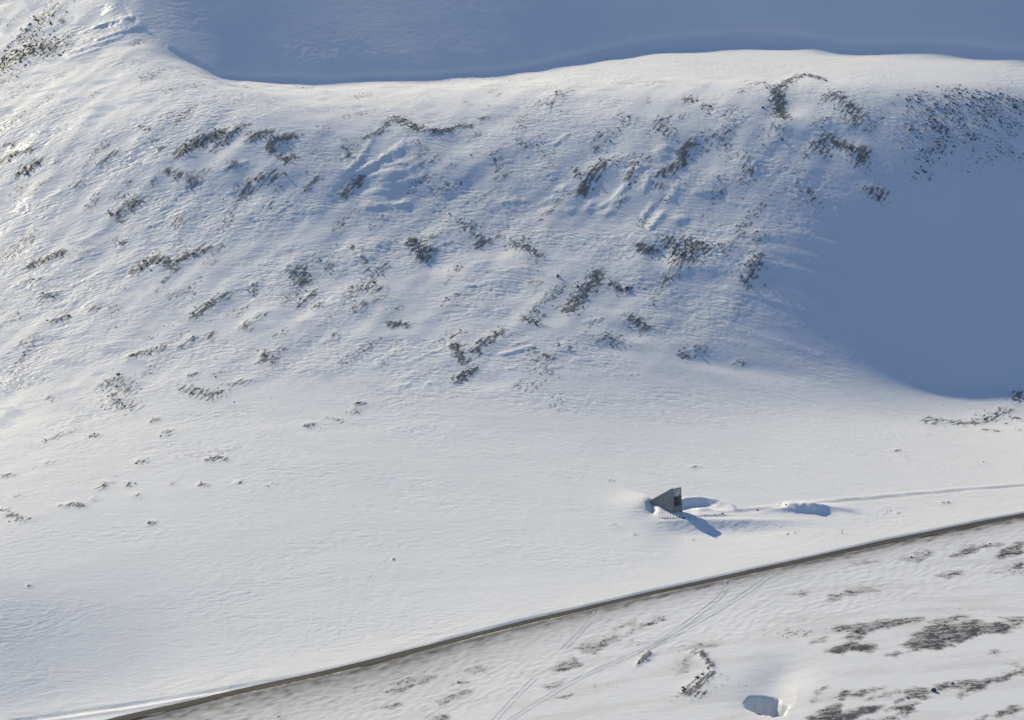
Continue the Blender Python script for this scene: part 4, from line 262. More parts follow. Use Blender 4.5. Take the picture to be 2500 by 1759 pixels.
ROUGH = np.array([[float(c) for c in r] for r in """
22222222222222222222222222222222222222211111111111111111111111111111111111111111111111111111111111111
22222222222222222222222222222222222222211111111111111111111111111111111111111111111111111111111111111
22222222222222222222222222222222222222211111111111111111111111111111111111111111111111111111111111111
22222222222222222222222222222222222222211111111111111111111111111111111111111111111111111111111111111
22222222222222222222222222222222222222111111111111111111111111111111111111111111111111111111111111111
22222222222222222222222222222222222222111111111111111111111111111111111111111111111111111111111111111
22222222222222222222222222222222222222111111111111111111111111111111111111111111111111111111111111111
22222222222222222222222222222222222222111111111111111111111111111111111111111111111111111111111111111
22222222222222222222222222222222222222111111111111111111111111111111111111111111111111111111111111111
22222222222222222222222222222222222222111111111111111111111111111111111111111111111111111111111111111
22222222222222222222222222222222222222111111111111111111111111111111111111111111111111111111111111111
22222222222222222222222222222222222222111111111111111111111111111111111111111111111111111111111111111
22222222222222222222222222222222222222111111111111111111111111111111111111111111111111111111111111111
22222222222222222222222222222222222222111111111111111111111111111111111111111111111111111111111111111
22222222222222222222222222222222222222111111111111111111111111111111111111111111111111111111111111111
22222222222222222222222222222222222221111111111111111111111111111111111111111111111111111111111111111
22222222222222222222222222222222222221111111111111111111111111111111111111111111111111111111111111111
22222222222222222222222222222222222221111111111111111111111111111111111111111111111111111111111111111
22222222222222222222222222222222222221111111111111111111111111111111111111111111111111111111111111111
22222222222222222222222222222222222221111122222211111111111111111111111111111111111111111111111111111
22222222222222222222222222222222222222222222222221111111111111111111111111111111111111111111111111111
22222222222222222222222222222222222222222222222221111111111111111111111111111111111111111111111111111
22222222222222222222222222222222222222222222222221111111111111111111111111111111111111111111111111111
22222222222222222222222222222222222222222222222222111111111111111111111111111111111111111111111111111
22222222222222222222222222222222222222222222222222111111111111111111111111111111111111111111111111111
22222222222222222222222222222222222222222222222222111111111111111111111111111111111111111111111111111
22222222222222222222222222222222222222222222222222222222222222222222222222221111111111111111111111111
22222222222222222222222222222222222222222222222222222222222222222222222222222222222222111111111111111
22222222222222222222222222222222222222222222222222222222222222222222222222222222222222222222211111111
22222222222222222222222222222222222222222222222222222222222222222222222222222222222222222222222222211
22222222222222222222222222222222222222222222222222222222222222222222222222222222222222222222222222222
22222222222222222222222222222222222222222222222222222222222222222222222222222222222222222222222222222
22222222222222222222222222222222222222222222222222222222222222222222222222222222222222222222222222222
22222222222222222222222222222222222222222222222222222222222222222222222222222222222222222222222222222
33333333333333333333333333332222222222222222222222222222222222222222222222222222222222222222222222222
33333333333333333333333333332222222222222222222222222222222222222222222222222222222222222222222222222
33333333333333333333333333333222222222222222222222222222222222222222222222222222222222222222222222222
33333333333333333333333333333222222222222222222222222222222222222222222222222222222222222222222222222
33333333333333333333333333333322222222222222222222222222222222222222222222222222222222222222222222222
33333333333333333333333333333332233333333322222222222222222222222222222222222222222222222222222222222
33333333333333333333333444433333333333333332222222222222222222222222222222222222222222222222222222222
44444444444444444444444444443333333333333333222222222222222222222222222222222222222222222222222222222
44444444444444444444444444444333333333333333332222222222222222222222222222222222222222222222222222222
44444444444444444444444444444433333344444333333333332222222222222222222222222222222222222222222222222
44444444444444444444444444444444444444444444333333333332222222222222222222222222222222222222222222222
44444444444444444444445555444444444444444444444444433333322222222222222222222222222222222222222222222
44444444444444555555555555544444444444444444444444444333333332222222222222222222222222222222222222222
44455555555555555555555555555444444444444444444444444433333333222222222222222222222222222222222222222
55555555555555555555555555555555555555555555555555544444333333222222222222222222222222222222222222222
55555555555555555555555555555555555555555555555555555444443333322222222222222222222222222222222222222
55555555555555555555666666655555555555555555555555555554444433332222222222222222222222222222222222222
55555555555555566666666666655555555555555555555555555555544443332222222222222222222222222222222222222
55555555566666666666666666655555555555666666666666655555554444333222222222223322222222222222222222222
56666666666666666666666666655555555556666666666666666665555444433322222222233333333222222222222222222
66666666666666666666666666655555555566666666666666666666655544443332222222233333333333332222222222222
66666666666666666666666666665555556666666666666666666666655554443333222222233333333333333333322222222
66666666666666666666666666666666666666666666666666766666665555443332222122222333333333333333333333332
66666666666666666666666666666666666666666666666677777776666555443322221111222222233333333333333333333
66666666666666666666666666666666666666666666666777777777766665543322211111111122222222333333333333333
66666666666666666666666666666666666666666666677777777777776666543322111100111111111222222233333333333
66666666666666666666666666666666666666666667777777777777777666544322111000000011111111122222222223333
66666666666666666666666666666666666666666667777777777777777666554322111000000000000111111111222222222
66666666666666666666666666666666666666666666777777777777777666654432211000000000000000011111111111112
66666666666666666666666666667666666666666666677777777777777666655443221100000000000000000001111111111
66666666666666666666666677777776666666666666666667777777776666655544322110000000000000000000000000001
66666666666666666666677777777776666666666666666666666666666666655544332211111000000000000000000000000
66666666666666666777777777777776666666666666666666666666666666655544332211111111110000000000000000000
66666666666666777777777777777776666666666666666666666666666666655544332211111111111110000000000000000
66666666666777777777777777777776666666666666666666666666666666665554433211111111111111111000000000000
66666667777777777777777777777776666666556666666666666666666666665555443321111111111111111111111111000
66677777777777777777777777777766666655555556666666666666666666666555544332222211111111111111111111111
77777777777777777777777777777766666655555555555566655555556666666655554433332222211111111111111111111
77777777777777777777666677777666665555555555555555555555555566666666555444333333222221111111111111111
77777777777777777766666667776666655555555555555555555544445556666666655554444433333222222211111111111
77777777777777766666666666666666555555555555555555555544455556666666666555544444433333332222222222222
77777777777776666666666666666665555555555555555555555554455555666666655555555554444444333333333333333
77777777776666666666666666666655555555555555555555555555555555555555555555555555555444444444333333333
77777777666666666666666666666555555555555555555555555555555555555555555554445555555555554444444444444
77777666666666666666666666666555555555555555555555555555555555555555555544444444555555555555555555555
77666666666666666666666666666555555555555555555555555555555555555555555444444444444445555555555555555
66666666666666666666666667766555555555555555555555555555555555555555544444444444444444444444444444444
66666666666666666666666777766555225555555555555555555555555544444444444444444444444444444444444444444
66666666666666666666777777765522222222222555555555555544444444444444444433333333444444444444444444444
66666666666666666677777777765222222222222222222555544444444444444444443333333333333333444444444444444
66666666666666677777777777662222222222222222222222244444434444444443333333333333333333333333333333333
66666666666667777777777776622222222211111111122222222343333333333333333333222222222222222222222222222
66666666666777777777776666622222222211111111111111122223333333333333333322221111111111111111111111111
66666666677777777777666666222222222111111111111111111111122233333333222211111111111111111111111111111
66666667777777777666666666222222222111111111111111111111111122222222221111111111111111111111111111111
66666777777777666666666666222222222111111111111111111111111111121111111111111111111111111111111111111
66677777777766666666666666222222222111111111111111111111111111111111111111111111111111111111111111111
67777777776666666666666666222222222111111111111111111111111111111111111111111111111111111111111111111
77777777666666666666666666222222222111111111111111111111111111111111111111111111111111111111111111111
77777766666666666666666666222222222111111111111111111111111111111111111111111111111111111111111111111
77776666666666666666666666222222221111111111111111111111111111111111111111111111111111111111111111111
77666666666666666666666666222222221111111111111111111111111111111111111111111111111111111111111111111
66666666666666666666666665222222221111111111111111111111111111111111111111111111111111111111111111111
66666666666666666666666662222222221111111111111111111111111111111111111111111111111111111111111111111
66666666666666666666666662222222221111111111111111111111111111111111111111111111111111111111111111111
66666666666666666666666662222222221111111111111111111111111111111111111111111111111111111111111111111
66666666666666666666666662222222221111111111111111111111111111111111111111111111111111111111111111111
66666666666666666666666662222222221111111111111111111111111111111111111111111111111111111111111111111
66666666666666666666666662222222221111111111111111111111111111111111111111111111111111111111111111111
66666666666666666666666662222222221111111111111111111111111111111111111111111111111111111111111111111
66666666666666666666666662222222221111111111111111111111111111111111111111111111111111111111111111111
66666666666666666666666652222222221111111111111111111111111111111111111111111111111111111111111111111
66666666666666666666666622222222221111111111111111111111111111111111111111111111111111111111111111111
66666666666666666666666622222222221111111111111111111111111111111111111111111111111111111111111111111
66666666666666666666666622222222211111111111111111111111111111111111111111111111111111111111111111111
66666666666666666666666622222222211111111111111111111111111111111111111111111111111111111111111111111
66666666666666666666666622222222211111111111111111111111111111111111111111111111111111111111111111111
66666666666666666666666622222222211111111111111111111111111111111111111111111111111111111111111111111
66666666666666666666666622222222211111111111111111111111111111111111111111111111111111111111111111111
66666666666666666666666622222222211111111111111111111111111111111111111111111111111111111111111111111
66666666666666666666666522222222211111111111111111111111111111111111111111111111111111111111111111111
66666666666666666666666222222222211111111111111111111111111111111111111111111111111111111111111111111
""".split()]) / 9.0
NY, NX = HEIGHTS.shape
GX1, GY1 = GX0 + GH * (NX - 1), GY0 + GH * (NY - 1)


def table(T, x, y):
    """smooth cubic lookup"""
    fx = np.clip((x - GX0) / GH, 1, NX - 2.001)
    fy = np.clip((y - GY0) / GH, 1, NY - 2.001)
    i, j = fx.astype(int), fy.astype(int)
    a, b = fx - i, fy - j

    def wts(t):
        return ((1 - t) ** 3 / 6, (3 * t ** 3 - 6 * t * t + 4) / 6, (-3 * t ** 3 + 3 * t * t + 3 * t + 1) / 6, t ** 3 / 6)
    wa, wb = wts(a), wts(b)
    s = 0.0
    for q in range(4):
        jj = np.clip(j + q - 1, 0, NY - 1)
        r = 0.0
        for p in range(4):
            r = r + wa[p] * T[jj, np.clip(i + p - 1, 0, NX - 1)]
        s = s + wb[q] * r
    return s


def base(x, y):
    z = table(HEIGHTS, x, y)
    over = np.maximum(y - (GY1 - GH), 0)
    z = z + 70 * (1 - np.exp(-over / 350.0))                   # on to the plateau
    under = np.maximum((GY0 + GH) - y, 0)
    z = z - 75 * (1 - np.exp(-under * .25 / 75.0))              # down to the valley floor
    return z


# ------------------------------------------------------------------ things drawn on the height grid (world metres)
ROAD = np.array([(-256.14, 989.8), (-168.83, 1022.08), (-149.28, 1027.81), (-131.14, 1032.08), (-108.86, 1038.9), (-73.12, 1046.24), (-40.49, 1054.97), (-20.96, 1064.22), (-7.58, 1070.27), (8.32, 1075.21), (24.25, 1082.01), (47.49, 1092.44), (79.67, 1107.75), (104.13, 1120.95), (129.23, 1136.59), (155.03, 1151.69), (191.2, 1173.95), (244.12, 1210.41), (319.17, 1259.91)])
SIDE = np.array([(76.08, 1163.31), (83.51, 1165.69), (91.32, 1168.59), (102.02, 1172.78), (115.02, 1177.89), (129.49, 1184.32), (147.23, 1190.88), (163.6, 1197.52), (180.16, 1204.31), (196.94, 1211.43), (231.25, 1226.78)])
OLD_RUT = np.array([(-160.24, 1038.13), (-145.41, 1040.23), (-130.47, 1041.81), (-114.15, 1043.82), (-100.46, 1044.94), (-84.06, 1046.79)])
LUMPS = [(102.48, 1376.98, 150.48, 1377.88, 0.8, 5), (90.59, 1385.51, 133.51, 1387.6, 0.7, 5), (116.53, 1399.7, 144.98, 1396.04, 0.6, 5), (80.46, 1396.13, 116.2, 1395.14, 0.6, 4), (85.67, 1360.51, 123.71, 1353.82, 0.6, 4), (68.64, 1371.19, 96.82, 1371.1, 0.6, 4), (91.3, 1337.17, 128.62, 1328.9, 0.5, 4), (-180.08, 1548.44, -197.1, 1540.98, 1.5, 2.6), (-183.67, 1554.97, -199.45, 1552.79, 1.5, 2.6), (-186.96, 1541.21, -203.98, 1533.12, 1.3, 2.4), (-192.71, 1554.32, -206.08, 1550.48, 1.2, 2.4), (-196.02, 1531.72, -208.79, 1524.81, 1, 2), (-71.48, 1414.43, -67.22, 1424.67, 0.9, 2.0), (-67.22, 1424.67, -62.43, 1441.43, 0.8, 2), (-68.23, 1414.14, -60.83, 1423.49, 0.9, 2), (-64.39, 1417.37, -56.49, 1429.07, 1.0, 2.2), (-57.36, 1427.81, -48.7, 1442.39, 1.2, 2.6), (-50.83, 1434.15, -47.71, 1439.82, 1.0, 3.2), (-61.0, 1413.8, -52.53, 1419.15, 1.0, 3), (-54.48, 1423.31, -45.52, 1427.34, 0.8, 2.4), (-55.99, 1414.62, -48.03, 1419.94, 0.8, 2.4), (-45.37, 1422.19, -41.55, 1428.46, 1.0, 2.4), (-43.78, 1430.32, -41.3, 1432.9, 0.8, 2.2), (-55.78, 1408.67, -47.81, 1412.59, 0.9, 2.6), (-57.68, 1411.43, -49.71, 1415.89, 0.7, 2.4), (-63.57, 1392.32, -47.38, 1398.2, 1.1, 2.8), (-48.6, 1397.31, -45.48, 1400.43, 0.9, 2.4), (-47.13, 1407.85, -43.59, 1409.94, 0.8, 2.4), (-40.87, 1416.25, -38.83, 1421.42, 0.8, 2.2), (-63.42, 1401.94, -53.89, 1405.92, 0.8, 2.6), (-45.17, 1414.99, -41.98, 1417.07, 0.7, 2.4), (-52.91, 1430.83, -50.35, 1436.34, 0.9, 2), (44.86, 1415.06, 50.52, 1422.62, 1.5, 3), (38.59, 1409.84, 42.28, 1412.98, 1.1, 2.6), (44.78, 1411.95, 49.58, 1415.59, 1.1, 2.4), (40.29, 1405.62, 43.58, 1407.81, 1.3, 3.2), (58.43, 1420.17, 60.49, 1426.76, 1.1, 2.6), (65.94, 1444.7, 69.37, 1447.48, 1.2, 3.4), (66.54, 1441.45, 69.16, 1442.59, 1.1, 3.2), (57.48, 1403.53, 62.11, 1412.01, 1.2, 2.4), (60.8, 1396.49, 66.17, 1405.23, 1.5, 3), (70.2, 1415.34, 72.72, 1423.05, 1.1, 3), (72.51, 1402.21, 75.79, 1403.18, 0.9, 3), (19.21, 1449.9, 25.24, 1457.18, 0.9, 1.8), (32.77, 1407.6, 35.4, 1412.36, 0.9, 2.6), (14.38, 1405.17, 16.55, 1405.97, 0.8, 3), (22.13, 1419.61, 23.25, 1421.69, 0.8, 3), (56.72, 1433.85, 60.44, 1435.49, 0.9, 3), (25.18, 1405.54, 26.64, 1406.74, 0.8, 2.6), (12.62, 1410.0, 18.44, 1414.25, 0.7, 2.4), (81.65, 1419.9, 88.99, 1421.3, 0.8, 3), (90.39, 1420.38, 92.69, 1422.52, 0.8, 2.6), (97.02, 1415.75, 103.08, 1414.16, 0.6, 2.4), (-4.32, 1408.35, 1.8, 1410.92, 0.8, 2.4), (-3.33, 1289.6, 8.37, 1297.77, 1.0, 2.0), (0.84, 1297.73, 6.71, 1301.9, 0.7, 1.8), (-39.7, 1281.5, -28.32, 1291.48, 0.7, 1.7), (-34.31, 1263.78, -30.09, 1265.38, 0.9, 1.8), (-44.83, 1261.04, -40.81, 1262.64, 0.8, 1.6), (14.9, 1281.45, 19.58, 1284.99, 0.7, 1.8), (-1.65, 1278.73, 1.65, 1280.79, 0.6, 1.8), (-29.9, 1372.21, -26.42, 1374.28, 0.6, 2.2), (24.98, 1290.11, 31.73, 1293.9, 0.5, 2.0), (31.35, 1323.03, 36.21, 1326.53, 0.6, 2.2), (-184.64, 1342.96, -174.14, 1349.45, 0.8, 1.4), (-186.99, 1359.35, -176.64, 1363.63, 0.7, 1.4), (-160.7, 1362.09, -155.37, 1364.77, 0.5, 1.2), (-129.95, 1264.81, -125.95, 1265.79, 0.5, 1.6), (-169.74, 1364.68, -161.12, 1366.12, 0.4, 1.3), (-123.16, 1396.74, -116.34, 1401.29, 0.5, 2), (-64.43, 1357.41, -59.16, 1356.16, 0.6, 2), (-18.95, 1340.29, -8.64, 1345.54, 0.5, 2), (-16.56, 1358.56, -10.49, 1361.82, 0.5, 2), (-1.74, 1356.97, 6.99, 1360.42, 0.4, 2), (-95.92, 1360.01, -89.06, 1362.05, 0.4, 2), (-126.85, 1409.94, -117.29, 1414.62, 0.7, 1.8), (-158.71, 1376.94, -150.29, 1381.21, 0.6, 2), (-146.96, 1383.54, -141.83, 1385.64, 0.7, 2.4), (-208.22, 1403.62, -198.01, 1408.6, 0.7, 2.2), (-184.79, 1373.14, -174.93, 1379.66, 0.5, 2.2)]
SCOOPS = [(-32.75, 1357.4, 9, 9, 2.2), (-8.11, 1374.69, 8, 8, 1.6), (-116.0, 1396.54, 8, 8, 1.4), (-25.45, 1447.25, 9, 8, 1.6), (-128.18, 1426.93, 9, 7, 1.4), (-99.69, 1421.71, 8, 7, 1.4), (42.4, 1446.15, 9, 8, 1.2), (86.54, 1444.24, 12, 14, 2.0), (125.11, 1479.78, 8, 10, 1.6), (131.07, 1483.67, 14, 12, 1.6), (146.77, 1458.48, 10, 8, 1.4), (63.67, 1378.86, 7, 7, 1.4), (78.75, 1362.11, 14, 10, 1.2), (52.79, 1321.4, 10, 7, 1.2), (79.4, 1308.69, 20, 6, 0.8), (103.43, 1312.94, 22, 7, 0.8), (42.1, 1305.61, 12, 6, 0.9), (-67.18, 1340.97, 10, 8, 1.0), (-82.66, 1340.71, 9, 8, 0.8), (-11.48, 1268.56, 14, 7, 1.0), (30.98, 1337.98, 8, 7, 1.0), (48.55, 1348.68, 8, 7, 0.8), (-135.41, 1415.46, 8, 8, 1.0), (-44.57, 1305.62, 8, 5, 0.7), (36.27, 1419.02, 8, 8, 1.0), (-66.47, 1406.49, 7, 7, 1.0), (90.19, 1410.15, 16, 12, 1.2), (-13.06, 1465.79, 10, 8, 1.0), (32.11, 1485.83, 8, 8, 0.9)]
SHEETS = [([(107.65, 1062.71), (111.97, 1066.95), (120.58, 1069.07), (130.81, 1072.72), (142.66, 1075.28), (142.32, 1072.52), (133.02, 1067.43), (124.16, 1063.22), (121.09, 1060.56), (117.15, 1056.02), (112.36, 1056.64), (116.98, 1061.16), (112.86, 1061.77)], 0.6), ([(100.11, 1052.98), (104.79, 1057.3), (106.93, 1057.93), (105.25, 1054.78), (101.63, 1052.95)], 0.5), ([(104.74, 1046.09), (109.05, 1050.99), (114.94, 1054.74), (117.52, 1052.85), (122.43, 1052.23), (122.71, 1049.7), (118.95, 1045.31), (115.63, 1047.82), (109.83, 1044.79)], 0.75), ([(131.0, 1051.04), (135.44, 1058.23), (141.58, 1066.39), (144.45, 1069.21), (151.5, 1069.54), (159.15, 1074.1), (161.79, 1072.86), (159.19, 1069.26), (167.37, 1072.51), (170.86, 1071.34), (170.5, 1065.09), (167.28, 1062.18), (160.35, 1062.5), (155.41, 1056.92), (151.57, 1054.13), (146.87, 1055.29), (149.23, 1052.09), (143.19, 1048.04), (139.13, 1048.61), (132.62, 1045.98), (135.14, 1049.82)], 0.72), ([(142.24, 1071.83), (147.97, 1074.86), (156.87, 1078.16), (158.01, 1076.13), (150.27, 1070.85), (144.45, 1069.21)], 0.5), ([(167.31, 1076.01), (176.55, 1077.35), (175.69, 1071.65), (170.5, 1065.09), (172.18, 1070.72)], 0.55), ([(125.54, 1042.81), (127.81, 1045.94), (130.63, 1046.59), (128.9, 1043.44)], 0.95), ([(95.11, 1001.4), (99.38, 1004.89), (103.74, 1008.98), (106.65, 1008.83), (105.92, 1003.95), (110.82, 1005.32), (114.21, 1007.35), (120.4, 1008.19), (117.82, 1003.88), (113.59, 1001.36), (109.36, 998.62), (103.9, 996.56), (95.4, 997.15)], 0.78), ([(104.15, 1013.39), (108.74, 1019.38), (111.85, 1016.97), (119.55, 1020.14), (122.62, 1021.22), (117.91, 1017.32), (112.23, 1014.13), (110.35, 1015.34), (106.65, 1011.6)], 0.6), ([(114.19, 1012.37), (120.4, 1015.52), (126.12, 1018.82), (126.72, 1017.06), (121.54, 1013.78), (115.27, 1011.21)], 0.55), ([(127.92, 1018.19), (132.95, 1019.85), (135.89, 1019.8), (137.27, 1015.69), (134.98, 1012.28), (128.73, 1012.43), (125.03, 1009.15), (124.69, 1010.86), (128.59, 1014.72)], 0.6), ([(137.84, 1020.36), (142.78, 1023.28), (149.76, 1025.1), (158.12, 1027.0), (161.01, 1028.27), (165.63, 1032.09), (170.3, 1036.01), (169.44, 1030.32), (163.37, 1025.86), (159.04, 1023.96), (154.25, 1018.53), (149.9, 1016.16), (146.1, 1012.69), (145.05, 1013.85), (147.7, 1019.71), (145.01, 1019.72), (140.77, 1017.99)], 0.62), ([(121.1, 1004.84), (124.84, 1007.47), (131.12, 1008.96), (130.06, 1004.51), (127.38, 1000.72), (124.22, 1001.96), (125.91, 1005.21)], 0.75), ([(114.59, 998.33), (120.03, 999.94), (124.03, 1000.32), (124.79, 995.41), (113.04, 996.01)], 0.5), ([(154.25, 999.46), (158.85, 1003.95), (164.57, 1006.81), (164.67, 1003.93), (160.99, 1000.51), (156.8, 998.87)], 0.7), ([(148.2, 997.62), (152.22, 1000.04), (152.51, 998.36), (149.27, 996.77)], 0.7), ([(99.18, 1017.57), (101.67, 1021.4), (103.97, 1023.0), (102.85, 1019.64), (100.36, 1015.82)], 0.5), ([(96.83, 1012.14), (99.63, 1013.64), (100.6, 1012.48), (97.8, 1010.98)], 0.5), ([(159.7, 1045.92), (162.56, 1048.63), (163.75, 1047.37), (161.31, 1044.69)], 0.5), ([(165.1, 1037.76), (169.41, 1039.16), (168.24, 1035.94)], 0.4), ([(157.84, 1129.36), (162.39, 1135.85), (167.23, 1138.68), (171.53, 1140.69), (170.38, 1136.7), (165.64, 1132.41), (160.63, 1128.14)], 0.62), ([(161.45, 1138.84), (168.31, 1141.12), (177.63, 1143.71), (180.32, 1141.67), (172.41, 1138.46)], 0.4), ([(173.21, 1129.43), (176.38, 1135.05), (180.96, 1140.97), (187.13, 1147.23), (185.21, 1134.5), (178.72, 1130.77), (175.39, 1128.16)], 0.65), ([(150.25, 1111.13), (152.88, 1113.52), (157.49, 1115.39), (161.73, 1116.5), (160.06, 1112.71), (153.7, 1108.53)], 0.5), ([(175.58, 1119.3), (181.05, 1126.51), (184.27, 1128.35), (183.25, 1121.54), (180.15, 1120.49)], 0.5), ([(119.74, 1117.26), (125.35, 1122.06), (130.53, 1122.46), (128.81, 1120.12), (124.23, 1118.32)], 0.42), ([(138.1, 1124.55), (144.58, 1129.57), (151.12, 1134.71), (152.44, 1131.07), (147.65, 1123.22), (144.35, 1121.47)], 0.32), ([(95.78, 1091.89), (99.59, 1094.69), (104.45, 1096.2), (103.23, 1092.1), (99.97, 1090.66)], 0.36), ([(108.13, 1086.19), (111.56, 1092.4), (117.72, 1096.8), (126.68, 1100.1), (128.7, 1097.43), (123.06, 1092.94), (115.67, 1090.53), (110.98, 1086.27)], 0.42), ([(32.82, 1064.38), (35.0, 1067.18), (39.34, 1071.37), (43.64, 1073.55), (41.4, 1070.04), (37.81, 1067.28)], 0.38), ([(40.6, 1067.09), (44.9, 1069.84), (49.28, 1073.88), (52.85, 1074.96), (50.83, 1070.74), (46.23, 1067.95), (41.93, 1065.22)], 0.45), ([(20.09, 1054.83), (23.6, 1057.34), (30.62, 1060.18), (37.65, 1062.55), (41.19, 1064.08), (37.56, 1059.62), (30.44, 1053.26), (28.26, 1048.89), (23.48, 1051.06)], 0.42), ([(12.32, 1040.54), (16.48, 1044.48), (20.66, 1047.95), (24.04, 1044.79), (23.28, 1041.52), (19.14, 1039.21), (15.02, 1038.04)], 0.48), ([(9.49, 1029.06), (13.58, 1031.73), (17.67, 1032.84), (16.54, 1029.76), (12.18, 1027.66)], 0.38), ([(13.46, 1021.2), (16.19, 1023.97), (20.25, 1025.06), (21.57, 1023.31), (17.49, 1021.2)], 0.36), ([(-43.59, 1034.17), (-39.69, 1039.63), (-35.69, 1043.18), (-30.23, 1044.5), (-26.08, 1043.41), (-24.64, 1040.05), (-27.31, 1037.31), (-31.4, 1036.86), (-35.37, 1032.88), (-39.39, 1030.99)], 0.36), ([(-43.91, 1024.79), (-37.89, 1026.76), (-35.12, 1024.81), (-39.12, 1023.0)], 0.5), ([(-25.67, 1025.31), (-22.33, 1027.34), (-17.64, 1030.23), (-12.22, 1031.52), (-13.55, 1028.6), (-18.92, 1025.3), (-23.6, 1022.97)], 0.45), ([(-28.69, 1016.34), (-24.16, 1017.57), (-20.12, 1016.94), (-20.03, 1011.99), (-26.74, 1013.08)], 0.5), ([(-17.84, 1043.36), (-13.76, 1046.03), (-6.88, 1046.22), (-8.22, 1042.07), (-13.7, 1041.2)], 0.34), ([(-20.44, 1035.29), (-16.39, 1037.86), (-13.65, 1036.96), (-16.34, 1034.19)], 0.4), ([(-79.72, 1024.19), (-77.16, 1026.3), (-74.35, 1024.83), (-75.5, 1021.77)], 0.4), ([(53.38, 1040.97), (57.76, 1046.43), (60.49, 1046.24), (60.19, 1040.46), (58.54, 1034.88), (54.34, 1032.4)], 0.2), ([(55.15, 1049.53), (59.58, 1055.16), (67.95, 1056.19), (71.93, 1053.28), (67.65, 1051.11), (62.05, 1049.66)], 0.22)]
TRACKS = [[(76.09, 1101.45), (74.24, 1092.66), (71.15, 1086.48), (67.59, 1081.41), (59.14, 1068.51), (51.55, 1058.34), (44.18, 1050.93), (36.82, 1045.24), (25.5, 1036.58), (15.29, 1027.26), (5.76, 1016.84), (-0.67, 1010.47), (-6.63, 1003.53)], [(92.8, 1108.92), (83.42, 1095.0), (78.39, 1088.39), (69.61, 1077.21), (61.64, 1068.09), (55.15, 1061.11), (48.44, 1053.82), (42.72, 1048.73)], [(29.29, 1079.38), (26.28, 1071.38), (21.17, 1060.73), (16.6, 1052.9)], [(7.63, 1035.96), (3.38, 1027.76), (-0.67, 1021.08), (-5.47, 1011.44), (-7.97, 1006.15)]]
FOOT = [[(-38.8, 1134.6), (-50.22, 1113.36), (-54.36, 1091.84), (-54.69, 1086.58), (-59.33, 1076.56), (-65.77, 1065.25)], [(-49.49, 1113.32), (-52.63, 1085.07), (-55.78, 1076.16), (-63.15, 1068.59)], [(-52.44, 1080.58), (-56.41, 1074.65), (-63.15, 1068.59), (-66.31, 1064.81)], [(-62.29, 1112.88), (-68.79, 1094.04), (-69.57, 1077.7), (-72.08, 1067.69), (-76.0, 1063.1)]]
BOULDERS = [(137.88, 1017.43, 1.0, 'lone dark boulder on pale snow at the head of the bottom right gravel belt'), (79.62, 1006.3, 0.9, 'dark rock on the left rim of the deep snow hole'), (91.08, 1167.39, 0.36, 'small dark boulder beside the side track halfway to the snow heap'), (101.94, 1169.98, 0.3, 'small dark boulder at the left foot of the blue shaded snow heap'), (100.11, 1173.72, 0.24, 'smallest dark boulder just uphill of the side track left of the snow heap'), (63.11, 1155.73, 0.5, 'dark boulder at the right end of the short post fence'), (77.79, 1161.61, 0.42, 'tilted dark boulder where the side track leaves the dug snow bowl'), (19.5, 1355.38, 0.55, 'single black boulder on open snow left of the slanting dark rock belt'), (-42.53, 1122.67, 0.17, 'tiny lone boulder above the footprints on the smooth lower snowfield')]
POSTS = [(54.27, 1156.05, 0.5), (55.28, 1155.81, 1), (56.3, 1155.69, 1), (57.25, 1155.98, 1.2), (58.32, 1155.87, 1), (59.35, 1155.96, 1), (60.41, 1156.05, 1), (61.54, 1156.35, 1), (62.61, 1156.24, 1.1)]
STAKES = [(65.51, 1157.2), (67.41, 1157.59), (69.33, 1158.35), (71.24, 1158.91), (73.15, 1159.4), (75.07, 1160.02), (76.91, 1160.64)]
MARK = (120.75, 1148.58)
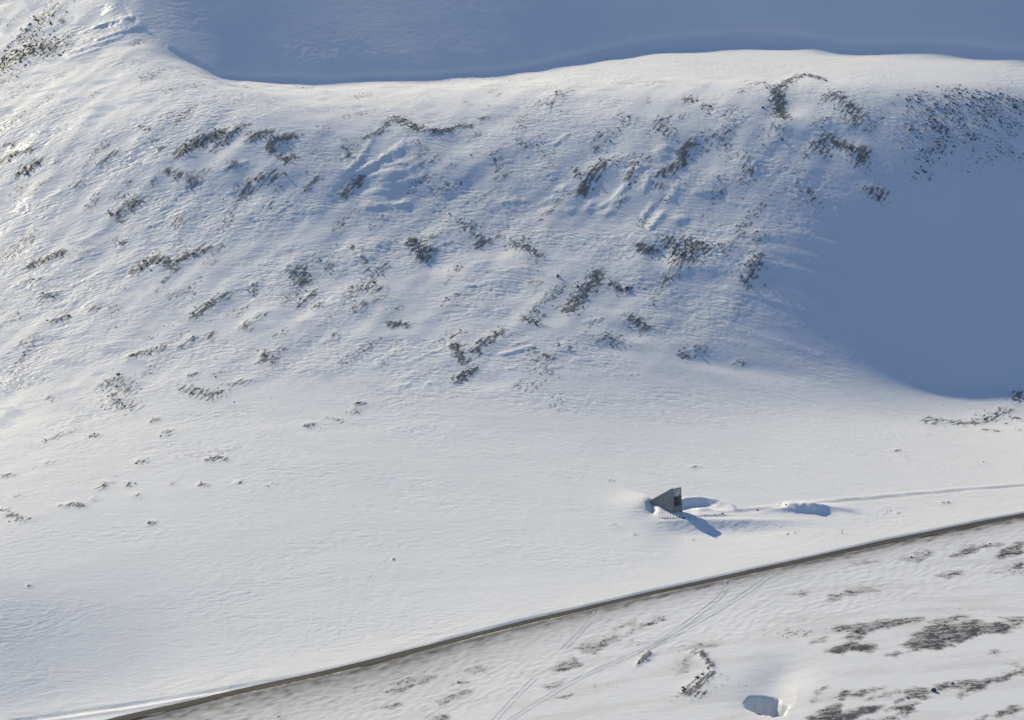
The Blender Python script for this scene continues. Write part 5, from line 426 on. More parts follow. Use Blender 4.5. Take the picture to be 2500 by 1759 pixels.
OUTCROPS = [('sharp dark outcrop at the upper left, wide at its lower end, below the bright bench', [(-147.29, 1422.84), (-141.48, 1427.1), (-136.38, 1431.37), (-128.83, 1435.11)], 6, 1.18, 0.75), ('long thin dark outcrop slanting up to the bench right of the widest upper left outcrop', [(-132.48, 1423.87), (-127.53, 1430.28), (-119.2, 1440.82)], 3.6, 0.94, 0.65), ('compact dark outcrop on the bench lip above two crooked dark rock arms', [(-116.19, 1429.66), (-111.36, 1433.49), (-108.19, 1435.14)], 4.5, 1.18, 0.7), ('hooked dark outcrop with a vertical foot and an arm running right under the bench', [(-106.81, 1422.68), (-106.65, 1428.49), (-102.11, 1431.4), (-97.58, 1434.8)], 4.2, 1.18, 0.7), ('small dark triangular outcrop just below the hooked outcrop on the left slope', [(-101.71, 1419.28), (-98.84, 1416.82), (-96.71, 1420.39)], 4.5, 1.18, 0.65), ('broad speckled outcrop below the triangular one, light snow between its stones', [(-118.08, 1395.62), (-115.34, 1399.87), (-109.34, 1403.67), (-104.51, 1406.68)], 6, 0.83, 0.65), ('lone dark outcrop low on the left slope between snow lumps and the left edge', [(-171.54, 1387.65), (-168.29, 1392.26), (-163.06, 1395.31)], 5.5, 0.94, 0.7), ('pair of dark rock clusters stepping down right in the upper left slope', [(-150.39, 1411.22), (-145.68, 1408.96), (-141.38, 1405.0), (-138.83, 1402.45)], 4.2, 0.89, 0.65), ('short dark rock streak ending at the left edge beneath the bright ice', [(-229.39, 1438.62), (-224.25, 1441.61), (-216.45, 1441.45)], 3.6, 1.06, 0.7), ('dark rock cluster at the far left edge with glaring ice beside it', [(-218.59, 1427.03), (-215.18, 1428.98), (-212.22, 1431.69)], 5, 1.12, 0.8), ('narrow slanting rock streak among glaring ice sheets at the upper left', [(-182.88, 1422.11), (-179.63, 1425.73), (-175.6, 1428.99)], 2.6, 0.83, 0.6), ('dark blocky rocks scattered at the upper left corner above the sunlit hollow', [(-241.0, 1529.87), (-237.46, 1535.16), (-232.2, 1539.61), (-225.44, 1540.34), (-219.29, 1539.78)], 13, 1.0, 1.1), ('thin line of rocks climbing the snow ridge in the top left corner', [(-235.57, 1552.63), (-231.16, 1561.02), (-226.59, 1568.56), (-223.04, 1575.18)], 9, 0.71, 0.9), ('dark left slope outcrop with a bright sunlit snow edge along its top', [(-206.06, 1360.45), (-199.49, 1363.9), (-192.51, 1367.11)], 4.2, 1.18, 0.65), ('outcrop arch left of centre with two dark shoulders and pale ground below', [(-159.25, 1348.22), (-155.15, 1352.27), (-150.62, 1355.69), (-146.08, 1351.83), (-142.95, 1348.09)], 4.5, 1.18, 0.65), ('rock string reaching up right from the arch shaped outcrop on the left slope', [(-141.74, 1353.72), (-136.67, 1357.34), (-129.13, 1360.9)], 4, 1.06, 0.6), ('dark rounded rock clump on the left slope above a short rock dash', [(-196.79, 1335.23), (-194.9, 1336.59), (-192.92, 1337.32)], 4.2, 1.06, 0.6), ('short dark dash of rock low on the left slope', [(-190.36, 1317.47), (-187.46, 1318.72), (-185.28, 1320.4)], 2.6, 1.18, 0.6), ('slim rock ridge slanting up right with its dark foot at the lower left', [(-131.5, 1312.89), (-127.3, 1319.13), (-120.3, 1327.0)], 4, 1.0, 0.6), ('broken line of rocks on the lower left slope running gently up right', [(-154.42, 1285.22), (-150.37, 1287.77), (-145.98, 1288.79), (-142.19, 1290.84)], 3.4, 0.94, 0.6), ('forked rock cluster like a V on the lower middle left slope', [(-100.93, 1277.49), (-100.29, 1282.46), (-98.81, 1284.92)], 3.2, 1.06, 0.6), ('wide patch of loose dark rocks on the smooth lower left snow', [(-129.29, 1257.65), (-123.32, 1254.62), (-119.01, 1251.7), (-116.04, 1254.85)], 6, 0.83, 0.6), ('bright icy patch peppered with dark stones near the left edge', [(-161.74, 1266.4), (-158.1, 1267.63), (-154.55, 1265.18), (-154.67, 1258.86), (-157.17, 1252.2), (-151.62, 1245.99)], 8, 0.71, 0.65), ('small snow mound capped with dark stones on the smooth left field', [(-114.92, 1199.19), (-112.24, 1200.66), (-109.81, 1199.53)], 3, 1.18, 0.55), ('clump of dark rocks shaped like a club, left of the centre slope', [(-92.8, 1343.29), (-90.19, 1345.72), (-87.91, 1342.26), (-88.46, 1336.92)], 6, 1.06, 0.6), ('ragged rock clump at the centre with a blue wind scooped hollow to its right', [(-43.08, 1372.13), (-41.7, 1366.67), (-38.52, 1365.34), (-35.97, 1368.39), (-38.39, 1360.27)], 5, 1.12, 0.7), ('rocks rimming the upper left of a small blue snow hollow right of centre', [(-14.45, 1374.95), (-12.73, 1379.34), (-10.26, 1380.56)], 3.6, 1.06, 0.6), ('trailing rocks that step down right from a small dark knot, centre slope', [(1.06, 1379.57), (3.18, 1377.31), (7.93, 1374.9), (11.97, 1372.32)], 5, 0.94, 0.6), ('pale brown thin rock patch on the convex centre of the slope', [(-23.52, 1391.79), (-20.29, 1390.0), (-17.75, 1386.13), (-15.95, 1383.31)], 6, 0.65, 0.6), ('slanting dark rock belt descending to the lower left, right of centre', [(37.08, 1362.26), (34.47, 1354.86), (30.28, 1345.89), (27.93, 1340.39), (25.41, 1334.77), (22.93, 1329.77)], 5.5, 1.12, 0.65), ('short dark hook of rock to the right of the slanting belt', [(42.51, 1355.92), (45.56, 1352.88), (47.97, 1352.17), (49.43, 1354.21)], 3.4, 1.06, 0.6), ('brown capped knob of rock at the head of a pale snow crest', [(5.44, 1319.71), (8.14, 1317.62), (11.18, 1315.68)], 4.4, 0.94, 0.6), ('knuckle of dark rock on the lower right slope with a snow tail', [(49.71, 1331.19), (52.22, 1329.43), (55.0, 1325.87)], 6, 0.94, 0.6), ('left leg of the forked rocks above the smooth snowfield, running down right', [(-24.37, 1294.29), (-22.63, 1289.56), (-20.9, 1285.48), (-19.52, 1281.37)], 4.2, 1.12, 0.6), ('right arm of the forked rocks above the smooth snowfield, rising right', [(-14.98, 1290.43), (-10.87, 1297.18), (-6.39, 1304.11), (-3.03, 1307.21)], 4.6, 0.94, 0.6), ('two small dark knobs at the foot of the forked rocks', [(-22.6, 1267.31), (-21.66, 1269.95), (-16.47, 1274.89), (-14.85, 1277.57)], 3.2, 1.18, 0.6), ('low rock mound alone on the centre slope like a dark cap', [(-49.68, 1307.43), (-46.87, 1309.15), (-43.8, 1307.83)], 3.6, 1.06, 0.6), ('rock streak below the drift lumps, leaning up right on the middle slope', [(-73.66, 1398.95), (-70.31, 1404.13), (-65.95, 1411.43)], 3.6, 1.18, 0.6), ('dark rock wing under the bench, spreading right into blue shade', [(-36.69, 1455.19), (-32.44, 1455.86), (-26.39, 1459.65), (-19.56, 1463.87)], 4, 1.0, 0.65), ('dark fist of rock under the bench at the top of a long rock trail', [(-52.96, 1465.72), (-49.3, 1461.86), (-44.14, 1456.91), (-40.78, 1455.97)], 6, 0.94, 0.65), ('rock trail dropping left from the fist of rock under the bench', [(-55.85, 1463.09), (-59.44, 1449.79), (-63.44, 1443.78), (-66.49, 1441.94)], 3.4, 0.83, 0.6), ('large loose band of dark rocks in the right middle slope, rough along its top', [(68.63, 1387.29), (72.56, 1379.91), (78.13, 1385.04), (82.47, 1383.2), (72.37, 1375.67)], 8, 0.94, 0.7), ('two rock knots on the left of the large loose rock band', [(55.34, 1383.5), (57.37, 1380.77), (60.63, 1382.57)], 4.6, 1.12, 0.65), ('thin speckled rock column on the edge of the shaded right gully', [(106.58, 1379.89), (104.43, 1374.32), (102.71, 1369.6), (100.98, 1364.58)], 6, 0.83, 0.65), ('hooked rock wall descending left above smooth blue snow, upper right slope', [(81.43, 1452.76), (77.89, 1448.24), (76.88, 1442.28), (75.92, 1437.49)], 4.5, 1.18, 0.7), ('rock spur sloping down left from the hooked rock wall', [(73.3, 1436.35), (70.23, 1433.11), (66.1, 1430.43)], 4, 1.06, 0.65), ('long rock streak on the upper middle slope leaning up right', [(40.68, 1436.32), (36.91, 1431.55), (33.1, 1423.99), (29.72, 1417.89)], 5, 1.06, 0.65), ('tall dark rock stack on the right upper slope under a curved rock crest', [(122.47, 1497.27), (122.25, 1486.92), (123.17, 1479.02), (124.05, 1473.16)], 6, 1.12, 0.75), ('curved rock crest arching right from the tall dark rock stack', [(124.46, 1498.49), (130.63, 1513.29), (137.75, 1524.55), (145.0, 1514.96)], 4.5, 0.94, 0.65), ('triangle of dark scree whose top forms a crest on the right upper slope', [(144.99, 1459.31), (149.36, 1456.19), (154.49, 1451.29), (159.24, 1452.46), (156.37, 1445.61)], 6, 1.0, 0.7), ('left flank scree beside the scree triangle on the right upper slope', [(141.51, 1457.86), (138.12, 1452.78), (140.48, 1449.98)], 7, 0.83, 0.7), ('scree patch right of the tall rock stack on the right upper slope', [(147.81, 1491.53), (152.33, 1487.1), (156.36, 1481.65), (158.54, 1472.87), (154.97, 1470.76)], 8, 0.83, 0.7), ('small V of dark stones alone in the shaded snow at right', [(159.29, 1429.6), (161.77, 1428.69), (163.37, 1426.3), (164.8, 1429.69)], 5, 0.89, 0.75), ('wide low line of rocks above the smooth snow at the right edge', [(169.03, 1289.08), (174.53, 1295.45), (179.46, 1294.5), (184.54, 1294.67), (193.14, 1301.97), (198.23, 1308.0), (205.12, 1318.01)], 6, 0.77, 0.6), ('rock tip at the right edge where shade meets sunlit snow', [(211.19, 1329.21), (214.14, 1332.86), (215.75, 1334.44)], 4, 0.94, 0.6), ('dark T shaped outcrop in the lower foreground, left of the snow hole', [(60.86, 1047.97), (63.64, 1048.38), (64.95, 1042.44), (66.56, 1037.14)], 2.1, 2.36, 0.5), ('low broken outcrop under the T shaped one in the foreground', [(66.26, 1032.02), (63.7, 1029.96), (61.57, 1025.69), (57.86, 1021.62), (61.54, 1020.21)], 4, 1.0, 0.6), ('pair of short dark rock dashes in the foreground beside the vehicle tracks', [(45.76, 1049.07), (44.55, 1046.28), (42.76, 1042.43), (41.88, 1040.8), (42.76, 1042.43), (45.01, 1043.95), (46.56, 1048.42)], 1.5, 1.18, 0.5)]
SMALL = [(None, [(-84.49, 1442.67), (-82.48, 1446.26)], 5, 0.5, 0.55), (None, [(-76.88, 1436.87), (-74.11, 1436.33)], 4, 0.5, 0.55), (None, [(-74.18, 1430.05), (-72.69, 1425.29), (-71.79, 1429.44)], 4.5, 0.7, 0.6), (None, [(-69.48, 1435.0)], 4, 0.6, 0.6), (None, [(-14.95, 1468.82), (-11.24, 1472.04)], 4, 0.6, 0.55), (None, [(-22.71, 1489.13), (-21.16, 1485.87)], 4, 0.4, 0.55), (None, [(-90.08, 1398.75), (-87.8, 1402.88), (-85.16, 1407.14)], 3, 0.8, 0.55), (None, [(-43.74, 1442.26), (-41.97, 1444.8)], 4, 0.6, 0.55), (None, [(-36.52, 1431.57), (-33.67, 1434.77)], 4, 0.6, 0.55), (None, [(-40.01, 1425.22), (-38.97, 1427.32)], 4, 0.5, 0.55), (None, [(-8.08, 1440.8), (-6.59, 1435.76), (-5.48, 1431.37), (-5.1, 1426.55)], 6, 0.6, 0.6), (None, [(-27.72, 1429.37)], 5, 0.4, 0.55), (None, [(-30.7, 1413.4)], 4, 0.5, 0.55), (None, [(-104.76, 1388.37)], 4, 0.6, 0.55), (None, [(-60.78, 1379.92)], 4, 0.6, 0.55), (None, [(-56.45, 1387.0)], 4, 0.5, 0.55), (None, [(-18.35, 1438.86)], 5, 0.4, 0.55), (None, [(2.96, 1450.61)], 5, 0.5, 0.6), (None, [(15.08, 1482.35), (19.89, 1490.62), (25.57, 1502.01)], 5, 0.6, 0.6), (None, [(11.34, 1487.16)], 5, 0.4, 0.55), (None, [(18.78, 1476.25)], 6, 0.35, 0.55), (None, [(49.81, 1472.04), (52.34, 1469.22)], 6, 0.6, 0.6), (None, [(56.36, 1466.4)], 5, 0.4, 0.55), (None, [(38.54, 1454.78), (42.71, 1458.4), (45.33, 1458.99)], 6, 0.55, 0.6), (None, [(38.38, 1447.8)], 5, 0.6, 0.55), (None, [(68.26, 1465.58), (69.15, 1460.03), (70.49, 1456.47)], 6, 0.75, 0.65), (None, [(73.72, 1470.89), (77.19, 1472.98)], 5, 0.6, 0.6), (None, [(67.66, 1468.94)], 5, 0.5, 0.6), (None, [(79.68, 1485.53), (83.15, 1487.11)], 5, 0.7, 0.65), (None, [(88.83, 1480.3), (90.8, 1475.13)], 5, 0.7, 0.65), (None, [(98.5, 1472.25), (102.14, 1476.49)], 6, 0.6, 0.6), (None, [(100.82, 1467.17), (96.79, 1462.22), (93.28, 1459.27)], 6, 0.55, 0.6), (None, [(85.37, 1457.35), (90.05, 1458.04), (95.28, 1455.36), (96.45, 1449.97)], 5, 0.7, 0.65), (None, [(94.67, 1444.57)], 5, 0.5, 0.6), (None, [(44.05, 1439.0), (47.4, 1440.65)], 5, 0.7, 0.6), (None, [(54.77, 1441.26), (58.8, 1440.77)], 5, 0.6, 0.6), (None, [(55.33, 1435.93), (52.98, 1431.2), (51.75, 1427.15)], 4, 0.8, 0.6), (None, [(28.54, 1433.5), (29.94, 1429.94), (30.63, 1427.94)], 4, 0.8, 0.6), (None, [(3.7, 1451.25), (5.91, 1448.31)], 5, 0.6, 0.55), (None, [(9.24, 1450.26), (13.7, 1452.78)], 5, 0.4, 0.55), (None, [(13.27, 1445.69), (14.34, 1442.31)], 3.5, 0.6, 0.55), (None, [(17.23, 1436.92), (20.19, 1439.15)], 3.5, 0.6, 0.55), (None, [(104.21, 1443.95), (105.43, 1439.87)], 7, 0.5, 0.6), (None, [(106.98, 1435.41), (103.78, 1431.15), (101.42, 1428.53)], 5, 0.7, 0.65), (None, [(94.13, 1428.6)], 5, 0.6, 0.6), (None, [(109.19, 1430.07)], 9, 0.3, 0.6), (None, [(64.75, 1423.82), (67.27, 1423.39)], 4.5, 0.7, 0.65), (None, [(66.6, 1415.76)], 4.5, 0.5, 0.6), (None, [(113.14, 1510.44), (117.09, 1506.89), (120.76, 1499.78)], 4.5, 0.55, 0.6), (None, [(123.26, 1467.62), (121.04, 1462.75)], 6, 0.55, 0.65), (None, [(149.19, 1494.16)], 6, 0.6, 0.65), (None, [(142.97, 1470.64)], 8, 0.4, 0.65), (None, [(138.43, 1465.6)], 6, 0.5, 0.65), (None, [(111.42, 1458.23), (116.79, 1455.33)], 9, 0.25, 0.6), (None, [(125.81, 1427.42)], 6, 0.4, 0.65), (None, [(132.12, 1423.98), (132.59, 1420.73)], 6, 0.55, 0.7), (None, [(126.62, 1418.89)], 5, 0.5, 0.65), (None, [(124.45, 1438.5)], 6, 0.25, 0.6), (None, [(104.46, 1436.24)], 6, 0.5, 0.6), (None, [(-166.8, 1443.08), (-164.72, 1440.73)], 3, 0.8, 0.55), (None, [(-167.37, 1434.26)], 3, 0.6, 0.5), (None, [(-160.25, 1432.75)], 3.5, 0.8, 0.55), (None, [(-157.05, 1426.12)], 4, 0.7, 0.55), (None, [(-169.68, 1417.85), (-167.35, 1418.08)], 3, 0.6, 0.5), (None, [(-182.17, 1433.77)], 4, 0.6, 0.5), (None, [(-191.81, 1411.25), (-190.15, 1412.58)], 4, 0.7, 0.55), (None, [(-171.48, 1400.43)], 4, 0.7, 0.55), (None, [(-123.37, 1411.53), (-121.86, 1412.95)], 4, 0.9, 0.6), (None, [(-157.08, 1405.65)], 4, 0.7, 0.55), (None, [(-203.47, 1429.31)], 3, 0.7, 0.5), (None, [(-228.22, 1450.2), (-225.39, 1449.95)], 2.6, 0.9, 0.6), (None, [(-169.35, 1407.68)], 3, 0.6, 0.5), (None, [(-218.23, 1565.54), (-217.12, 1562.98)], 3, 1, 0.7), (None, [(-213.79, 1549.06), (-211.94, 1550.03)], 3, 0.8, 0.7), (None, [(-212.25, 1541.47)], 4, 0.8, 0.7), (None, [(-244.95, 1570.0)], 4, 0.7, 0.8), (None, [(-232.79, 1564.25)], 5, 0.5, 0.7), (None, [(-202.37, 1542.44)], 3, 0.5, 0.5), (None, [(-83.99, 1352.46), (-83.05, 1354.26)], 4.5, 0.7, 0.55), (None, [(-77.84, 1347.48), (-76.96, 1350.5)], 4.5, 0.7, 0.55), (None, [(-67.7, 1360.7), (-66.39, 1362.6)], 5, 0.6, 0.55), (None, [(-64.67, 1354.99), (-62.42, 1351.0)], 4.5, 0.7, 0.55), (None, [(-61.81, 1344.41), (-59.55, 1344.0)], 6, 0.5, 0.5), (None, [(-61.7, 1333.43), (-57.92, 1333.08), (-55.91, 1334.47)], 4.5, 0.9, 0.6), (None, [(-61.9, 1338.31), (-59.55, 1339.71)], 6, 0.6, 0.55), (None, [(-65.83, 1333.77)], 5, 0.5, 0.5), (None, [(-56.07, 1347.95), (-53.12, 1352.57)], 4, 0.7, 0.55), (None, [(-88.39, 1321.35), (-84.93, 1326.26), (-82.44, 1330.55)], 3, 0.9, 0.55), (None, [(-81.47, 1319.12), (-79.94, 1322.18)], 3.5, 0.7, 0.5), (None, [(-65.75, 1316.65), (-63.66, 1319.2), (-61.22, 1321.79)], 4, 0.85, 0.55), (None, [(-55.86, 1323.97), (-53.76, 1327.22)], 4.5, 0.6, 0.5), (None, [(-33.52, 1376.65), (-29.74, 1382.03)], 4, 0.5, 0.5), (None, [(-6.74, 1385.29), (-3.19, 1382.72)], 5, 0.6, 0.55), (None, [(7.01, 1366.75), (11.92, 1366.38)], 7, 0.45, 0.55), (None, [(10.82, 1359.53)], 6, 0.35, 0.5), (None, [(7.63, 1348.82), (10.75, 1349.49)], 4, 0.6, 0.5), (None, [(5.33, 1385.62)], 4, 0.6, 0.5), (None, [(-25.15, 1301.02), (-20.15, 1302.83)], 5, 0.6, 0.5), (None, [(-27.07, 1295.89)], 5, 0.5, 0.5), (None, [(11.64, 1287.77), (15.84, 1292.34)], 5, 0.7, 0.55), (None, [(19.78, 1299.62), (23.14, 1299.81)], 5.5, 0.6, 0.55), (None, [(14.23, 1281.33), (15.69, 1278.41)], 4.5, 0.7, 0.5), (None, [(3.28, 1267.34), (6.55, 1266.52), (9.84, 1268.99)], 6, 0.55, 0.5), (None, [(16.22, 1253.35), (18.19, 1255.11)], 5, 0.4, 0.5), (None, [(37.14, 1309.2), (39.58, 1311.95), (43.94, 1310.77)], 6, 0.7, 0.55), (None, [(40.71, 1316.22)], 7, 0.45, 0.5), (None, [(70.15, 1309.99), (73.13, 1311.84)], 4.5, 0.8, 0.55), (None, [(77.21, 1318.42), (80.06, 1320.73)], 4.5, 0.6, 0.5), (None, [(66.36, 1319.84), (73.1, 1318.04)], 8, 0.25, 0.5), (None, [(92.53, 1312.62), (95.43, 1315.45)], 3.5, 0.6, 0.5), (None, [(86.93, 1383.54), (91.27, 1385.03), (94.2, 1386.4)], 6, 0.6, 0.6), (None, [(80.07, 1388.43), (76.58, 1389.87), (69.39, 1388.42)], 4, 0.7, 0.55), (None, [(87.35, 1375.24)], 8, 0.3, 0.55), (None, [(63.95, 1360.0), (66.58, 1364.11), (69.89, 1367.65)], 5, 0.75, 0.6), (None, [(61.74, 1348.58)], 5, 0.35, 0.5), (None, [(107.2, 1394.49), (109.48, 1396.41)], 5, 0.6, 0.55), (None, [(106.08, 1391.16)], 6, 0.5, 0.55), (None, [(44.71, 1371.82)], 4, 0.4, 0.5), (None, [(19.5, 1355.38)], 1.2, 1.5, 0.5), (None, [(-108.74, 1306.98), (-110.16, 1303.42), (-108.09, 1302.76)], 3.4, 0.85, 0.55), (None, [(-105.97, 1310.52), (-102.8, 1313.47)], 3.4, 0.6, 0.5), (None, [(-124.04, 1296.8), (-123.05, 1300.97)], 3, 0.9, 0.55), (None, [(-135.19, 1290.83), (-132.4, 1293.08), (-131.11, 1297.26)], 2.6, 0.9, 0.55), (None, [(-129.42, 1267.95), (-126.63, 1269.66)], 2.2, 0.9, 0.5), (None, [(-112.49, 1261.18), (-108.5, 1262.37), (-105.5, 1263.59)], 3, 0.8, 0.5), (None, [(-116.56, 1271.0)], 4, 0.4, 0.5), (None, [(-96.77, 1279.35), (-94.83, 1284.91), (-93.08, 1288.63)], 2.8, 0.8, 0.55), (None, [(-95.98, 1277.47)], 3.5, 0.8, 0.5), (None, [(-74.3, 1295.04), (-71.98, 1298.74)], 3.6, 0.6, 0.5), (None, [(-107.68, 1334.31), (-108.07, 1330.19)], 3.6, 0.8, 0.55), (None, [(-118.05, 1331.02)], 3, 0.3, 0.5), (None, [(-148.4, 1333.08)], 4, 0.7, 0.55), (None, [(-146.06, 1340.92)], 4, 0.6, 0.5), (None, [(-164.26, 1336.9)], 5, 0.6, 0.5), (None, [(-129.01, 1351.21), (-126.71, 1352.81)], 4, 0.6, 0.5), (None, [(-175.77, 1323.5), (-173.47, 1324.32)], 3.4, 0.9, 0.55), (None, [(-170.44, 1371.03), (-166.6, 1368.13)], 3.6, 0.9, 0.6), (None, [(-183.32, 1363.74), (-180.07, 1365.99)], 3, 0.7, 0.5), (None, [(-206.39, 1349.99), (-201.14, 1349.82)], 3.6, 0.8, 0.55), (None, [(-209.5, 1347.25)], 3, 0.6, 0.5), (None, [(-202.66, 1274.58), (-195.92, 1273.66), (-186.28, 1275.72)], 3, 0.45, 0.45), (None, [(-184.48, 1259.59), (-181.53, 1258.3)], 3.6, 0.7, 0.5), (None, [(-60.46, 1245.72), (-58.88, 1246.5)], 3, 0.9, 0.55), (None, [(-62.89, 1239.06), (-61.7, 1241.2)], 3.4, 0.7, 0.5), (None, [(-79.15, 1226.47), (-77.65, 1227.93)], 3, 0.9, 0.55), (None, [(-71.88, 1233.07), (-67.02, 1231.86)], 2.6, 0.5, 0.45), (None, [(-96.49, 1220.11), (-90.21, 1220.74)], 4, 0.25, 0.45), (None, [(-140.57, 1232.94), (-139.16, 1234.8)], 2.4, 0.8, 0.5), (None, [(-134.59, 1221.21), (-132.95, 1223.79)], 4, 0.7, 0.5), (None, [(-163.78, 1223.85), (-160.27, 1223.76)], 2.2, 0.8, 0.5), (None, [(-181.32, 1220.78), (-177.88, 1224.68), (-172.16, 1229.74)], 2.8, 0.6, 0.5), (None, [(-176.76, 1202.28)], 3.4, 0.6, 0.5), (None, [(-192.21, 1192.49), (-189.84, 1193.28)], 2.2, 1.0, 0.5), (None, [(-154.04, 1179.46), (-152.64, 1183.24)], 3.2, 0.8, 0.5), (None, [(-144.18, 1181.96)], 3, 0.8, 0.5), (None, [(-140.11, 1172.78)], 3, 0.7, 0.5), (None, [(-116.59, 1179.62), (-115.02, 1179.22)], 2.2, 0.9, 0.5), (None, [(-102.83, 1180.19)], 2.2, 0.8, 0.45), (None, [(-141.77, 1199.58), (-140.2, 1199.44)], 3, 0.8, 0.5), (None, [(-126.38, 1201.63), (-120.33, 1203.84), (-108.09, 1207.03)], 3, 0.3, 0.45), (None, [(-127.52, 1181.49)], 2.2, 0.5, 0.45), (None, [(-167.06, 1166.23), (-164.12, 1167.01)], 2.8, 0.8, 0.5), (None, [(-161.63, 1166.56), (-159.4, 1165.8)], 3, 0.9, 0.5), (None, [(-155.73, 1170.63)], 2.2, 0.6, 0.45), (None, [(-186.07, 1161.12), (-179.3, 1156.03), (-177.11, 1156.58)], 3.6, 0.7, 0.5), (None, [(-188.24, 1163.5)], 2.6, 0.9, 0.5), (None, [(-132.87, 1151.69), (-131.39, 1151.91)], 1.8, 1.1, 0.5), (None, [(-185.16, 1175.86)], 3.4, 0.4, 0.45), (None, [(-91.83, 1176.66)], 3, 0.25, 0.4), (None, [(-42.53, 1122.67)], 0.8, 1.2, 0.4), (None, [(-170.88, 1108.55)], 1.4, 0.8, 0.4), (None, [(150.05, 1243.1), (152.18, 1244.78)], 2.4, 0.6, 0.5), (None, [(153.41, 1237.28)], 3, 0.4, 0.5), (None, [(192.05, 1288.32), (197.13, 1288.75)], 3.4, 0.7, 0.55), (None, [(193.5, 1310.65), (195.7, 1309.29)], 3.6, 0.6, 0.5), (None, [(207.24, 1311.47), (211.12, 1308.95)], 3.6, 0.6, 0.5), (None, [(203.37, 1301.38)], 3, 0.6, 0.5), (None, [(206.32, 1294.12)], 3, 0.6, 0.5), (None, [(208.54, 1320.3)], 3.4, 0.5, 0.5), (None, [(167.38, 1271.85)], 2, 0.6, 0.4), (None, [(68.94, 1205.92), (70.56, 1207.04)], 2.2, 0.5, 0.4), (None, [(37.08, 1188.14)], 1.4, 0.6, 0.4), (None, [(37.14, 1148.54), (38.9, 1147.61)], 2.2, 0.5, 0.4), (None, [(44.37, 1141.4)], 1.6, 0.5, 0.4), (None, [(99.11, 1170.79), (102.57, 1172.06)], 1.2, 0.9, 0.45), (None, [(137.62, 1173.96), (144.28, 1178.65)], 3.4, 0.3, 0.45), (None, [(162.23, 1184.48), (164.28, 1184.76)], 1.6, 0.9, 0.45), (None, [(143.43, 1171.22)], 1.2, 0.9, 0.45), (None, [(110.64, 1146.15), (100.29, 1147.59), (97.09, 1145.03)], 4, 0.2, 0.4), (None, [(65.55, 1141.93)], 2.6, 0.3, 0.4), (None, [(180.74, 1231.19), (186.68, 1239.14)], 2.4, 0.25, 0.4), (None, [(183.17, 1493.65), (192.84, 1499.86)], 6, 1.275, 0.75), (None, [(183.45, 1478.98), (190.17, 1476.56), (198.93, 1490.08), (207.72, 1499.63)], 14, 0.85, 0.8), (None, [(204.69, 1506.0), (211.11, 1511.18)], 8, 1.36, 0.65), (None, [(214.59, 1508.38), (219.58, 1502.57), (225.02, 1500.16)], 8, 1.02, 0.75), (None, [(230.74, 1506.98), (235.04, 1503.34), (238.5, 1500.62)], 9, 1.19, 0.8), (None, [(204.58, 1489.62), (216.08, 1490.27), (226.24, 1494.97), (237.31, 1492.15)], 16, 0.714, 0.85), (None, [(197.55, 1478.36), (196.17, 1473.0), (193.16, 1466.45)], 8, 1.02, 0.8), (None, [(196.06, 1465.58), (193.2, 1460.29), (187.65, 1454.06), (184.22, 1449.93)], 7, 1.275, 0.8), (None, [(182.92, 1448.22), (184.78, 1444.86), (183.24, 1440.85)], 7, 0.935, 0.8), (None, [(211.83, 1477.65), (208.6, 1472.98)], 7, 1.02, 0.8), (None, [(223.12, 1474.38), (223.9, 1468.84)], 7, 0.85, 0.8), (None, [(227.46, 1467.28), (231.19, 1464.27)], 8, 0.68, 0.8), (None, [(217.23, 1460.85)], 6, 0.68, 0.8), (None, [(207.17, 1455.21), (211.67, 1455.4)], 7, 0.51, 0.75), (None, [(181.56, 1470.17), (188.07, 1467.9), (192.45, 1466.8)], 7, 0.85, 0.75), (None, [(177.38, 1466.15), (177.65, 1458.01)], 5, 0.595, 0.7), (None, [(202.24, 1470.25), (211.43, 1468.48)], 14, 0.34, 0.75), (None, [(224.63, 1482.93), (232.54, 1485.23)], 9, 0.68, 0.8), (None, [(194.29, 1450.21), (196.46, 1449.76)], 5, 0.51, 0.7)]
NU, NM = 78, 113      # how many of them lie high and in the middle, the rest is scree
EDGE = np.array([(-187.76, 1563.84), (-182.33, 1553.28), (-177.15, 1546.55), (-169.7, 1540.25), (-163.21, 1533.27), (-156.04, 1530.88), (-146.38, 1526.31), (-141.2, 1524.29), (-130.71, 1527.93), (-118.5, 1530.47), (-106.92, 1531.5), (-95.31, 1532.37), (-83.71, 1533.59), (-72.15, 1536.27), (-60.52, 1538.09), (-48.84, 1539.3), (-37.15, 1540.79), (-25.48, 1544.69), (-13.74, 1547.2), (-1.97, 1551.35), (9.87, 1555.89), (21.79, 1562.13), (33.78, 1567.57), (45.84, 1572.91), (57.97, 1577.88), (70.08, 1580.86), (82.16, 1582.42), (94.26, 1583.91), (106.33, 1584.54), (118.31, 1583.86), (130.22, 1582.32), (141.99, 1579.34), (153.65, 1575.52), (165.43, 1573.49), (177.25, 1572.14), (189.08, 1571.15), (200.84, 1569.73), (212.51, 1567.71), (224.21, 1566.06), (235.83, 1563.92), (247.36, 1561.43)])
PIT = (83.04, 1013.05)
MOUND = (108.94, 1169.71)
VL = (59.74, 1160.82)            # front left foot of the concrete building
LX, LY = VL

WV = (.682, .731)      # along the front, to the right and away
BV = (-.731, .682)     # into the hill


def dense(P, step=4.0):
    """cubic smoothing of a polyline"""
    P = np.array(P, float)
    t = np.r_[0, np.cumsum(np.hypot(*np.diff(P[:, :2], axis=0).T))]
    s = np.arange(0, t[-1], step)
    Q = np.stack([np.interp(s, t, P[:, k]) for k in range(P.shape[1])], 1)
    k = np.ones(9) / 9
    for _ in range(2):
        pad = np.pad(Q, ((4, 4), (0, 0)), mode='reflect', reflect_type='odd')
        Q = np.stack([np.convolve(pad[:, c], k, 'valid') for c in range(Q.shape[1])], 1)
    return Q


